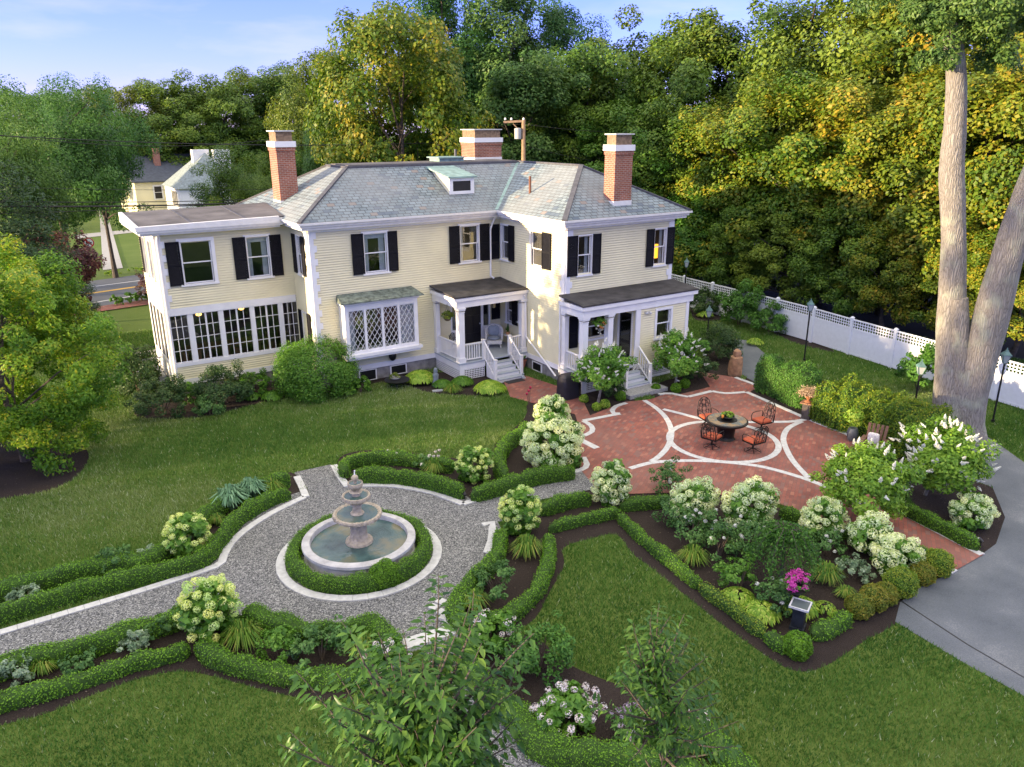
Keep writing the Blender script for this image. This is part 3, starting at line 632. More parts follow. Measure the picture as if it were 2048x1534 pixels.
# sunroom glazing
mb = MB()
edges = [XW+.0]+[v for q_ in sun_sections for v in q_[:2]]+[XL]
for i in range(0, len(edges)-1, 2):
    if edges[i+1]-edges[i] > .005: mb = MB(); Fw.box(mb, edges[i], edges[i+1], -.06, .03, 1.385, 3.315); mb.build('window_post', M['white'], H)
for (a, b, nc) in sun_sections:
    z0, z1 = 1.40, 3.305; mun = MB(); pane = MB()
    Fw.box(mun, a, b, -.05, -.02, z0, z0+.03); Fw.box(mun, a, b, -.05, -.02, z1-.03, z1)
    for i in range(nc+1):
        x = a+(b-a)*i/nc; wd = .035 if (nc == 4 and i == 2) else .012; Fw.box(mun, max(a, x-wd), min(b, x+wd), -.049, -.021, z0+.029, z1-.029)
    for j in range(1, 4): z = z0+(z1-z0)*j/4; Fw.box(mun, a, b, -.048, -.022, z-.01, z+.01)
    pane.quad(Fw(a, -.035, z0), Fw(b, -.035, z0), Fw(b, -.035, z1), Fw(a, -.035, z1))
    sw = mun.build('sunroom_window', M['white'], H); pane.build('pane', M['glass'], sw)
# furniture dimly seen and hanging lamps
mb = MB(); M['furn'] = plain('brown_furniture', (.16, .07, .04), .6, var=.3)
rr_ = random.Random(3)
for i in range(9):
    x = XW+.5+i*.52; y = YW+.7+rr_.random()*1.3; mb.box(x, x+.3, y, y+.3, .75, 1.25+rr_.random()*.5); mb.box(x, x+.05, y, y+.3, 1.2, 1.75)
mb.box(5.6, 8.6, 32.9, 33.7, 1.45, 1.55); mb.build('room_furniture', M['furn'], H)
M['lampglow'] = emis('lamp_glow', (1, .55, .12), 2.2)
for (x, y, z) in ((6.02, 32.05, 3.17), (7.68, 32.05, 3.20)):
    mb = MB(); mb.lathe([(.03, .12), (.10, .05), (.11, -.05), (.03, -.09)], 12, (x, y, z)); mb.build('ceiling_lamp', M['lampglow'], H)
mb = MB(); mb.box(23.5, 23.76, YR+.30, YR+.38, 4.72, 5.32); mb.build('orange_glow_panel', emis('sunset_glow', (1, .42, .03), 1.0), H)  # glowing panel put in for the sunset reflection in this window, no lamp

# sunroom side wall: columns and door
mb = MB(); Fws.box(mb, -35.3, -YW-.06, .0, .02, 3.31, 3.58); Fws.box(mb, -35.3, -YW-.06, .0, .02, .5, 1.4)
for a in (-35.3, -34.5, -33.7, -32.9, -32.1): Fws.box(mb, a, a+.22, .0, .03, 1.4, 3.31)
mb.build('side_window_wall', M['white'], H)
mb = MB(); mb.quad(Fws(-35.3, -.02, 1.4), Fws(-YW, -.02, 1.4), Fws(-YW, -.02, 3.31), Fws(-35.3, -.02, 3.31)); mb.build('side_pane', M['glass'], H)
# side steps with railing
mb = MB(); mb.box(XW-1.0, XW-.05, 33.3, 34.6, .0, .5); mb.build('side_landing', M['deckgrey'], H)
def railing(a, b, z, h=.75, step=.105, zb=None, name='railing', mat='white', za=None):
    """balusters from floor height z at a to zb at b"""
    zb = z if zb is None else zb; a = np.array(a, float); b = np.array(b, float); L_ = np.linalg.norm(b-a); k = max(2, int(L_/step)); mb = MB()
    mb.bar((a[0], a[1], z+h), (b[0], b[1], zb+h), .06, .05); mb.bar((a[0], a[1], z+.09), (b[0], b[1], zb+.09), .045, .04)
    r = mb.build(name, M[mat], H); m2 = MB()
    for i in range(1, k):
        t = i/k; p = a+(b-a)*t; zz = z+(zb-z)*t; m2.box(p[0]-.016, p[0]+.016, p[1]-.016, p[1]+.016, zz+.1, zz+h-.02)
    m2.build('balusters', M[mat], r); return r
railing((XW-.95, 33.35), (XW-.1, 33.35), .55); railing((XW-.95, 34.55), (XW-.1, 34.55), .55)

# ---- roofs
def slope(mb, pts, eave_dir):
    P = [Vector(p) for p in pts]; u = Vector(eave_dir).normalized(); nrm = (P[1]-P[0]).cross(P[2]-P[0]).normalized(); v = nrm.cross(u)
    if v.z < 0: v = -v
    mb.uvpoly([tuple(p) for p in P], [((p-P[0]).dot(u), (p-P[0]).dot(v)) for p in P])
E0, R0 = 6.75, 8.56
A = (9.4, 29.05, E0); Bc = (18.1, 29.05, E0); Cc = (18.1, 24.15, E0); D = (24.8, 24.15, E0); Ee = (24.8, 37.95, E0); Ff = (9.4, 37.95, E0)
a1 = (12.75, 32.4, R0); b1 = (21.45, 32.4, R0); c1 = (21.45, 27.5, R0); d1 = (21.45, 34.6, R0); e1 = (12.75, 34.6, R0)
mb = MB()
slope(mb, [A, Bc, b1, a1], (1, 0, 0)); slope(mb, [Bc, Cc, c1, b1], (0, -1, 0)); slope(mb, [Cc, D, c1], (1, 0, 0)); slope(mb, [D, Ee, d1, c1], (0, 1, 0)); slope(mb, [Ee, Ff, e1, d1], (-1, 0, 0)); slope(mb, [Ff, A, a1, e1], (0, -1, 0))
roof = mb.build('roof', M['slate'], H)
mb = MB()
for (p, q, w) in ((A, a1, .16), (Cc, c1, .2), (D, c1, .16), (c1, b1, .14), (Ff, e1, .14)): mb.bar(Vector(p)+Vector((0, 0, .02)), Vector(q)+Vector((0, 0, .02)), w, .07)
mb.prism([(12.65, 32.3), (21.55, 32.3), (21.55, 34.7), (12.65, 34.7)], 8.50, 8.60); mb.build('ridge_capping', M['lead'], roof)
mb = MB(); mb.prism([(12.85, 32.5), (21.35, 32.5), (21.35, 34.5), (12.85, 34.5)], 8.6, 8.63); mb.build('roof_deck', M['flatroof'], roof)
mb = MB(); mb.bar(Vector(Bc)+Vector((0, 0, .01)), Vector(b1)+Vector((0, 0, .01)), .22, .03); mb.build('copper_valley', M['copper'], roof)
outl = [(9.4, 29.05), (18.1, 29.05), (18.1, 24.15), (24.8, 24.15), (24.8, 37.95), (9.4, 37.95)]
def off(poly, d):   # outline grown by d (ccw)
    out = []; m = len(poly)
    for i in range(m):
        p0, p1, p2 = Vector(poly[i-1]), Vector(poly[i]), Vector(poly[(i+1) % m]); e0 = (p1-p0).normalized(); e1_ = (p2-p1).normalized()
        n0 = Vector((e0.y, -e0.x)); n1 = Vector((e1_.y, -e1_.x)); k = n0+n1; k = k/(1+n0.dot(n1)); q = p1+k*d; out.append((q.x, q.y))
    return out
mb = MB(); mb.prism(off(outl, -.12), 6.45, 6.56); mb.prism(off(outl, -.04), 6.561, 6.66); mb.prism(off(outl, .05), 6.661, 6.742)
mb.build('eaves_cornice', M['white_old'], H)
# flat roof of the wing
mb = MB(); wo = [(4.12, 31.14), (9.45, 31.14), (9.45, 35.0), (4.12, 35.0)]
zf = lambda p: 6.76+.055*(p[1]-31.14)+.10*(p[0]-4.1)/6
mb.prism([(4.16, 31.20), (9.52, 31.20), (9.92, 34.95), (4.16, 34.95)], 6.60, 6.66, zf); fr = mb.build('flat_roof', M['flatroof'], H)
mb = MB()
for x in (6.0, 8.0): mb.bar((x, 31.22, zf((x, 31.22))+.005), (x, 34.9, zf((x, 34.9))+.005), .05, .02)
mb.build('roof_seams', M['lead'], fr)
mb = MB(); mb.prism(off(wo, -.1), 6.42, 6.51); mb.prism(off(wo, 0), 6.511, 6.6, lambda p: zf(p)-.06); mb.prism([(4.07, 31.09), (9.3, 31.09), (9.3, 31.22), (4.2, 31.22), (4.2, 35.0), (4.07, 35.0)], 6.601, 6.65, lambda p: zf(p)+.012); mb.build('wing_cornice', M['white_old'], H)
# dormer
mb = MB(); x0, x1, yf = 16.48, 17.66, 30.24
mb.hull8([(x0, yf, 7.35), (x1, yf, 7.35), (x1, 31.3, 7.9), (x0, 31.3, 7.9), (x0, yf, 8.08), (x1, yf, 8.08), (x1, 31.9, 8.35), (x0, 31.9, 8.35)])
dm = mb.build('dormer', M['siding'], H)
mb = MB(); 
for (a, b, c, d) in ((x0-.02, x0+.15, 7.4, 8.08), (x1-.15, x1+.02, 7.4, 8.08), (x0+.15, x1-.15, 7.95, 8.08), (x0+.15, x1-.15, 7.4, 7.53)): mb.box(a, b, yf-.04, yf+.02, c, d)
mb.build('frame', M['white'], dm)
mb = MB(); mb.box(x0+.15, x1-.15, yf-.012, yf-.004, 7.53, 7.95); mb.build('pane', M['black'], dm)
mb = MB(); mb.hull8([(x0-.12, yf-.15, 8.08), (x1+.12, yf-.15, 8.08), (x1+.12, 32.2, 8.42), (x0-.12, 32.2, 8.42), (x0-.12, yf-.15, 8.14), (x1+.12, yf-.15, 8.14), (x1+.12, 32.2, 8.49), (x0-.12, 32.2, 8.49)]); mb.build('dormer_roof', M['copper'], dm)
# roof bits
mb = MB(); mb.box(17.6, 18.9, 33.2, 34.2, 8.6, 8.78); mb.box(17.5, 19.0, 33.1, 34.3, 8.78, 8.83); mb.build('roof_hatch', M['copper'], H)
mb = MB(); mb.tube([(18.9, 34.0, 8.6), (18.9, 34.0, 9.15)], .06, 10); mb.build('vent_pipe', M['lead'], H)
mb = MB(); mb.tube([(19.40, 28.40, 7.3), (19.40, 28.40, 8.15)], .055, 10); mb.build('vent_pipe', plain('rusty_pipe', (.16, .07, .04), .8), H)
def chimney(x0, x1, y0, y1, zb, ztop):
    mb = MB(); mb.box(x0, x1, y0, y1, zb, ztop-.68); mb.box(x0-.03, x1+.03, y0-.03, y1+.03, ztop-.82, ztop-.68); c = mb.build('chimney', M['brick'], H)
    mb = MB(); mb.box(x0-.06, x1+.06, y0-.06, y1+.06, ztop-.67, ztop-.44); mb.build('white_band', M['white'], c)
    mb = MB(); mb.box(x0+.05, x1-.05, y0+.05, y1-.05, ztop-.44, ztop-.06); mb.build('flue', plain('chimney_screen', (.22, .15, .09), .8, var=.4, scale=9), c)
    mb = MB(); mb.box(x0-.03, x1+.03, y0-.03, y1+.03, ztop-.06, ztop-.01); mb.build('cap', M['kerbstone'], c)
    mb = MB(); mb.box(x0-.02, x1+.02, y0-.02, y1+.02, zb-.05, zb+.28); mb.build('flashing', M['white_old'], c)
    return c
cl = atY(563, 405, 33.5); x0 = 10.14; chimney(x0, x0+.78, 33.45, 34.45, 6.95, 10.06)
chimney(21.05, 21.97, 24.80, 25.45, 7.0, 9.90)
chimney(21.5, 23.15, 36.6, 38.0, 8.35, 10.05)
# gutters/downspouts
mb = MB()
mb.tube([(18.2, 29.2, 6.55), (18.15, 29.35, 6.3), (18.1-.02, 29.42, 6.1), (18.0, 29.42, 5.9), (18.0, 29.42, 3.85), (18.1, 29.3, 3.75)], .045, 8); mb.build('downspout', M['white'], H)
mb = MB(); mb.tube([(18.35, 27.25, 3.3), (18.4, 27.3, 3.1), (18.45, 27.3, 2.9), (18.45, 27.25, 1.45), (18.42, 25.0, .25)], .04, 8); mb.build('downspout', M['white'], H)
mb = MB(); mb.tube([(18.35, 24.75, 3.5), (18.4, 24.75, 3.3), (18.42, 24.75, .5)], .04, 8); mb.build('downspout', M['white'], H)
mb = MB(); mb.tube([(XW+.1, YW-.1, 6.4), (XW+.05, YW-.12, 6.15), (XW+.05, YW-.12, .3)], .045, 8); mb.build('downspout', M['white'], H)

# ---- bay window
mb = MB(); bx0, bx1, by = 10.85, 14.05, 28.85
mb.box(bx0, bx0+.14, by, YM-.02, 1.42, 3.45); mb.box(bx1-.14, bx1, by, YM-.02, 1.42, 3.45); mb.box(bx0+.14, bx1-.14, by, YM-.02, 3.24, 3.449); mb.box(bx0+.14, bx1-.14, by, YM-.02, 1.421, 1.52)
mb.box(bx0-.12, bx1+.12, by-.12, YM-.02, 1.30, 1.42); mb.box(bx0-.05, bx1+.05, by-.05, YM-.021, 1.2, 1.30)
mb.box(bx0-.06, bx1+.06, by-.06, YM-.02, 3.45, 3.56)
secs = [(11.02, 11.66), (11.76, 12.42), (12.52, 13.14), (13.24, 13.88)]
ed = [bx0+.14]+[v for s in secs for v in s]+[bx1-.14]
for i in range(0, len(ed), 2): mb.box(ed[i], ed[i+1], by+.01, by+.09, 1.52, 3.24)
bay = mb.build('bay_window', M['white'], H)
mb = MB(); pm = MB()
Fbay = WF((0, by), (1, 0), (0, -1))
for (a, b) in secs:
    z0, z1 = 1.54, 3.22; pm.quad((a, by+.06, z0), (b, by+.06, z0), (b, by+.06, z1), (a, by+.06, z1)); w_ = (b-a); nx, nzz = 3, 5; dz = (z1-z0)/nzz; dx = w_/nx
    segs = []
    for k in range(-nzz, nx+1):   # diagonals
        for sg in (1, -1):
            pts = []
            for j in range(nzz+1):
                x = a+(k+j)*dx if sg > 0 else b-(k+j)*dx; pts.append((x, z0+j*dz))
            for (p, q) in zip(pts[:-1], pts[1:]):
                if min(p[0], q[0]) > a-1e-6 and max(p[0], q[0]) < b+1e-6: segs.append((p, q))
    for (p, q) in segs: mb.bar((p[0], by+.045, p[1]), (q[0], by+.045, q[1]), .016, .016)
    mb.box(a, b, by+.03, by+.07, z0-.02, z0+.02); mb.box(a, b, by+.03, by+.07, z1-.02, z1+.02)
mb.build('diamond_lattice', M['white'], bay); pm.build('pane', M['glass'], bay)
mb = MB()
for (a, b, fz) in ((11.02, 11.3, 0), (13.24, 13.88, 0)):
    N_ = 14
    for i in range(N_):
        p, q = a+(b-a)*i/N_, a+(b-a)*(i+1)/N_; mb.quad((p, by+.2+.02*(i % 2), 1.5), (q, by+.2+.02*((i+1) % 2), 1.5), (q, by+.2+.02*((i+1) % 2), 3.2), (p, by+.2+.02*(i % 2), 3.2))
mb.build('curtain', M['curtain'], bay)
mb = MB(); mb.hull8([(bx0-.2, by-.25, 3.56), (bx1+.2, by-.25, 3.56), (bx1+.1, YM-.02, 3.56), (bx0-.1, YM-.02, 3.56), (bx0-.2, by-.25, 3.60), (bx1+.2, by-.25, 3.60), (bx1+.05, YM-.02, 3.82), (bx0-.05, YM-.02, 3.82)])
mb.build('copper_roof', plain('mossy_copper', (.14, .17, .14), .8, var=.6, scale=6, bump=.5), bay)

# ---- basement windows
for (F, a, b, z0, z1) in ((Fm, 11.52, 12.32, .02, .49), (Fm, 12.95, 13.72, .06, .48), (Fl, -26.91, -26.19, .05, .44)):
    mb = MB(); F.box(mb, a, a+.05, -.03, .03, z0, z1); F.box(mb, b-.05, b, -.03, .03, z0, z1); F.box(mb, a+.05, b-.05, -.03, .029, z1-.03, z1); F.box(mb, a+.05, b-.05, -.03, .029, z0, z0+.03)
    w = mb.build('basement_window', M['white'], H); mb = MB(); F.box(mb, a+.05, b-.05, -.02, .015, z0+.03, z1-.03); mb.build('pane', M['black'], w)

# ---- porch on the main front
def slab_roof(x0, x1, yb, yf, zb, zf_, t=.06, mat='darkroof', name='porch_roof'):
    mb = MB(); mb.hull8([(x0, yf, zf_-t), (x1, yf, zf_-t), (x1, yb, zb-t), (x0, yb, zb-t), (x0, yf, zf_), (x1, yf, zf_), (x1, yb, zb), (x0, yb, zb)]); return mb.build(name, M[mat], H)
px0, px1, pyf = 14.95, 18.53, 27.2
slab_roof(px0, px1, YM-.03, pyf, 3.74, 3.60)
mb = MB(); mb.box(px0+.02, px1, pyf+.02, pyf+.14, 3.40, 3.535); mb.box(px0+.02, px0+.14, pyf+.14, YM-.03, 3.40, 3.535); mb.box(px0+.1, px1, pyf+.1, pyf+.34, 3.12, 3.40); mb.box(px0+.1, px0+.3, pyf+.34, YM-.03, 3.121, 3.399); mb.box(px0+.3, px1, pyf+.34, YM-.03, 3.36, 3.398)
pr1 = mb.build('porch_cornice', M['white'], H)
def column(x, y, z0, z1, w=.26):
    mb = MB(); h = w/2; mb.box(x-h, x+h, y-h, y+h, z0+.2, z1-.16); mb.box(x-h-.03, x+h+.03, y-h-.03, y+h+.03, z0, z0+.2); mb.box(x-h-.03, x+h+.03, y-h-.03, y+h+.03, z1-.12, z1-.06); mb.box(x-h-.05, x+h+.05, y-h-.05, y+h+.05, z1-.06, z1-.002); mb.box(x-h-.015, x+h+.015, y-h-.015, y+h+.015, z1-.2, z1-.16)
    return mb.build('porch_column', M['white'], H)
column(15.27, 27.42, .78, 3.12); column(18.36, 27.42, .78, 3.12, .24); column(15.2, 29.36, .78, 3.12, .2)
mb = MB(); mb.box(15.08, 18.5, 27.22, YM-.03, .72, .78); mb.build('porch_floor', M['deckgrey'], H)
mb = MB(); mb.box(15.12, 16.35, 27.26, 27.30, .48, .72); mb.box(15.12, 15.16, 27.30, YM-.03, .48, .719); mb.box(17.6, 18.5, 27.26, 27.30, .48, .72); mb.box(15.12, 15.32, 27.262, 27.32, .0, .48)
mb.build('porch_skirt', M['white'], H)
def lattice(F, a0, a1, z0, z1, name='porch_lattice'):
    mb = MB(); s = .075; k = int((a1-a0)/s)
    for i in range(k+1): a = a0+(a1-a0)*i/k; F.box(mb, a-.013, a+.013, .0, .012, z0, z1)
    k = max(1, int((z1-z0)/s))
    for i in range(k+1): z = z0+(z1-z0)*i/k; F.box(mb, a0, a1, .0121, .02, z-.013, z+.013)
    return mb.build(name, M['white'], H)
lattice(WF((15.14, 0), (0, -1), (-1, 0)), -29.4, -27.35, .05, .46); lattice(WF((0, 27.28), (1, 0), (0, -1)), 15.35, 16.3, .05, .46)
railing((15.27, 27.55), (15.2, 29.26), .78); railing((15.42, 27.36), (16.22, 27.34), .78); railing((17.68, 27.34), (18.24, 27.38), .78)
def stairs(x0, x1, yt, n, rise, run, z0, name='steps', base=0):
    tr = MB(); ri = MB()
    for i in range(n):
        zt = z0-rise*(i+1); y1 = yt-run*i; y0 = yt-run*(i+1); tr.box(x0-.02, x1+.02, y0-.03, y1-.001, zt-.035, zt); ri.box(x0, x1, y0, y1-.002, base, zt-.0355)
    s = tr.build(name, M['deckgrey'], H); ri.build('risers', M['white'], s); return s
stairs(16.38, 17.52, 27.22, 4, .156, .27, .78)
def newel(x, y, z0, z1, w=.11):
    mb = MB(); mb.box(x-w/2, x+w/2, y-w/2, y+w/2, z0, z1); mb.box(x-w/2-.02, x+w/2+.02, y-w/2-.02, y+w/2+.02, z1, z1+.03); return mb.build('newel_post', M['white'], H)
for x in (16.3, 17.6): newel(x, 27.3, .78, 1.62); newel(x, 26.36, .0, .95); railing((x, 27.25), (x, 26.42), .78, .78, .11, .12)
# front door
M['door'] = plain('black_door_paint', (.012, .011, .012), .35, var=.2)
mb = MB(); Fm.box(mb, 16.56, 17.48, -.1, .015, .79, 2.86)
for (a, b) in ((16.66, 16.98), (17.06, 17.38)):
    for (c, d) in ((.9, 1.35), (1.45, 2.15), (2.25, 2.72)): Fm.box(mb, a, b, .015, .03, c, d)
dr = mb.build('front_door', M['door'], H); mb = MB(); mb.ball((17.4, 29.42, 1.75), .035); mb.build('handle', M['kerbstone'], dr)
mb = MB(); Fm.box(mb, 16.44, 16.56, -.05, .05, .79, 3.0); Fm.box(mb, 17.48, 17.6, -.05, .05, .79, 3.0); Fm.box(mb, 16.0, 16.44, -.05, .04, .79, 1.6); Fm.box(mb, 17.6, 17.9, -.05, .04, .79, 1.6); Fm.box(mb, 15.95, 16.0, -.05, .05, .79, 3.0); Fm.box(mb, 17.9, 17.96, -.05, .05, .79, 3.0); Fm.box(mb, 15.95, 17.96, -.05, .055, 2.86, 3.1)
ds = mb.build('door_surround', M['white'], H); mb = MB(); Fm.box(mb, 16.0, 16.44, -.03, .0, 1.6, 2.86); Fm.box(mb, 17.6, 17.9, -.03, .0, 1.6, 2.86); mb.build('sidelight_pane', M['glass'], ds)

# ---- porch on the right wing
x0, x1, yf = 18.2, 24.42, 23.0
slab_roof(x0, x1, YR-.05, yf, 3.80, 3.62)
mb = MB(); mb.box(x0+.03, x1-.03, yf+.02, yf+.16, 3.40, 3.558); mb.box(x0+.03, x0+.15, yf+.16, YR-.06, 3.40, 3.557); mb.box(x1-.15, x1-.03, yf+.16, YR-.06, 3.40, 3.557); mb.box(x0+.1, x1-.2, yf+.1, yf+.36, 3.1, 3.40); mb.box(x0+.1, x0+.36, yf+.36, YR-.06, 3.101, 3.399); mb.box(x0+.36, 21.1, yf+.36, YR-.04, 3.3, 3.398)
mb.build('porch_cornice', M['white'], H)
column(18.48, 23.28, .75, 3.1, .25); column(19.75, 23.28, .75, 3.1, .25); column(18.46, 24.45, .75, 3.1, .2)
mb = MB(); mb.box(18.3, 21.1, 23.08, YR-.04, .69, .75); mb.build('porch_floor', M['deckgrey'], H)
mb = MB(); mb.box(18.34, 19.9, 23.12, 23.16, .5, .69); mb.box(18.34, 18.38, 23.16, YR-.04, .5, .689); mb.box(18.34, 18.56, 23.121, 23.18, 0, .5); mb.box(19.8, 19.92, 23.121, 23.18, 0, .5); mb.box(18.56, 19.8, 23.13, 23.17, .02, .1)
mb.box(21.2, 24.02, 23.12, 23.18, .55, .72); mb.box(21.2, 24.02, 23.121, 23.17, .06, .14)
mb.build('porch_skirt', M['white'], H)
lattice(WF((0, 23.15), (1, 0), (0, -1)), 18.58, 19.78, .1, .49); lattice(WF((0, 23.15), (1, 0), (0, -1)), 21.35, 23.98, .15, .54)
railing((18.46, 23.42), (18.46, 24.34), .75); railing((18.62, 23.28), (19.6, 23.28), .75)
stairs(19.98, 21.12, 23.05, 3, .16, .26, .75, base=.16)
mb = MB(); mb.box(19.5, 21.5, 21.55, 22.27, .0, .16); mb.build('granite_step', M['granite'], H)
for x in (19.92, 21.2): newel(x, 22.3, .0, 1.0); railing((x, 23.05), (x, 22.36), .75, .8, .12, .2)
# enclosed entry
Fp = WF((0, 23.18), (1, 0), (0, -1)); Fd = WF((21.12, 0), (0, -1), (-1, 0)); Fpe = WF((24.0, 0), (0, 1), (1, 0))
mb = MB(); claps(mb, Fp, 21.12, 24.0, .72, 3.35, [(22.2, 22.98, 1.75, 2.92)]); claps(mb, Fd, -YR, -23.18, .75, 3.35, [(-24.2, -23.45, .75, 2.85)]); claps(mb, Fpe, 23.18, YR, .72, 3.35)
mb.build('entry_wall', M['siding'], H)
mb = MB(); Fp.box(mb, 21.05, 21.3, .0, .06, .72, 3.1); Fp.box(mb, 23.86, 24.03, .0, .05, .72, 3.3); mb.build('corner_board', M['white'], H)
make_window(Fp, 22.2, 22.98, 1.75, 2.92, 0, 0, None, .1, None)
mb = MB(); Fd.box(mb, -24.2, -23.45, -.08, .0, .76, 2.85); sd = mb.build('storm_door', M['door'], H); mb = MB(); Fd.box(mb, -24.1, -23.55, .0, .012, 1.7, 2.7); Fd.box(mb, -24.1, -23.55, .0, .012, .95, 1.55); mb.build('pane', M['glass'], sd)
mb = MB(); Fd.box(mb, -24.3, -24.2, .0, .04, .76, 2.95); Fd.box(mb, -23.45, -23.36, .0, .04, .76, 2.95); mb.build('door_casing', M['white'], H)
make_window(Fr, 19.3, 20.8, 1.75, 2.75, 0, 0, 'left', .08, None); make_shutter(Fr, 18.75, 19.18, 1.5, 2.85); make_shutter(Fr, 20.9, 21.08, 1.5, 2.85)
mb = MB(); mb.ball((21.55, 23.05, 2.92), .06); mb.ball((21.75, 23.05, 2.9), .06); mb.box(21.5, 21.8, 23.08, 23.18, 2.88, 2.96); mb.build('floodlight', M['kerbstone'], H)
mb = MB(); mb.ball((13.02, 29.33, .98), (.17, .14, .24), 12, 8); mb.build('hose_reel', M['black'], H)
# ============================================================ PLANT BUILDERS
M['hedge'] = leafmat('boxwood_leaves', [(.034, .088, .006), (.066, .155, .008), (.105, .225, .012), (.155, .29, .02)], .3, .45)
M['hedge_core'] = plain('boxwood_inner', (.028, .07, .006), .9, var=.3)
M['hedge_y'] = leafmat('yellowing_boxwood_leaves', [(.03, .08, .010), (.09, .17, .014), (.18, .24, .02), (.30, .28, .03)], .3, .5)
M['hedge_o'] = leafmat('bronzed_boxwood_leaves', [(.04, .07, .010), (.10, .14, .015), (.17, .18, .02), (.27, .19, .03)], .3, .5)
M['yew'] = leafmat('arborvitae_leaves', [(.012, .045, .007), (.030, .095, .011), (.06, .15, .018), (.10, .20, .028)], .25, .55)
M['barb'] = leafmat('golden_hedge_leaves', [(.03, .085, .008), (.07, .14, .010), (.14, .19, .013), (.27, .24, .018)], .3, .55)
M['hyd'] = leafmat('hydrangea_leaves', [(.022, .070, .008), (.05, .135, .012), (.085, .19, .018), (.13, .25, .03)], .35, .45)
M['rose'] = leafmat('rose_leaves', [(.016, .050, .012), (.035, .095, .02), (.065, .145, .03), (.11, .19, .05)], .3, .5)
M['dark'] = leafmat('dark_shrub_leaves', [(.010, .030, .008), (.022, .055, .012), (.045, .09, .02), (.09, .11, .03)], .25, .5)
M['lime'] = leafmat('lime_leaves', [(.05, .13, .012), (.13, .25, .02), (.25, .36, .04), (.42, .45, .10)], .35, .45)
M['daylily'] = leafmat('daylily_blades', [(.02, .07, .008), (.055, .14, .014), (.11, .20, .022), (.24, .24, .05)], .35, .5)
M['iris'] = leafmat('iris_blades', [(.035, .09, .045), (.09, .19, .10), (.16, .28, .16)], .3, .5)
M['silver'] = leafmat('silvery_leaves', [(.05, .10, .05), (.14, .21, .11), (.30, .36, .24)], .3, .6)
def blossmat(name, cols):
    m = leafmat(name, cols, .3, .7, objvar=.0); return m
M['cream'] = leafmat('cream_petals', [(.48, .60, .20), (.66, .78, .34), (.80, .89, .50), (.90, .94, .70)], .4, .7, objvar=.55)
M['lcream'] = leafmat('lime_petals', [(.38, .54, .08), (.58, .74, .18), (.74, .87, .30), (.86, .93, .48)], .4, .7, objvar=.5)
M['wpetal'] = leafmat('white_petals', [(.50, .52, .40), (.74, .74, .64), (.86, .85, .80)], .25, .7, objvar=.2)
M['pinkish'] = leafmat('blush_petals', [(.60, .42, .38), (.74, .64, .58), (.84, .82, .76)], .25, .7)
M['pink'] = leafmat('magenta_petals', [(.36, .02, .20), (.58, .05, .36), (.74, .14, .50)], .25, .6)
M['lilac'] = leafmat('lilac_petals', [(.20, .15, .22), (.42, .33, .42), (.6, .52, .58)], .25, .7)
M['stem'] = plain('woody_stem', (.10, .075, .05), .9, var=.3)
M['dead'] = leafmat('dry_plant', [(.25, .16, .09), (.50, .36, .22), (.66, .54, .38)], .2, .8)

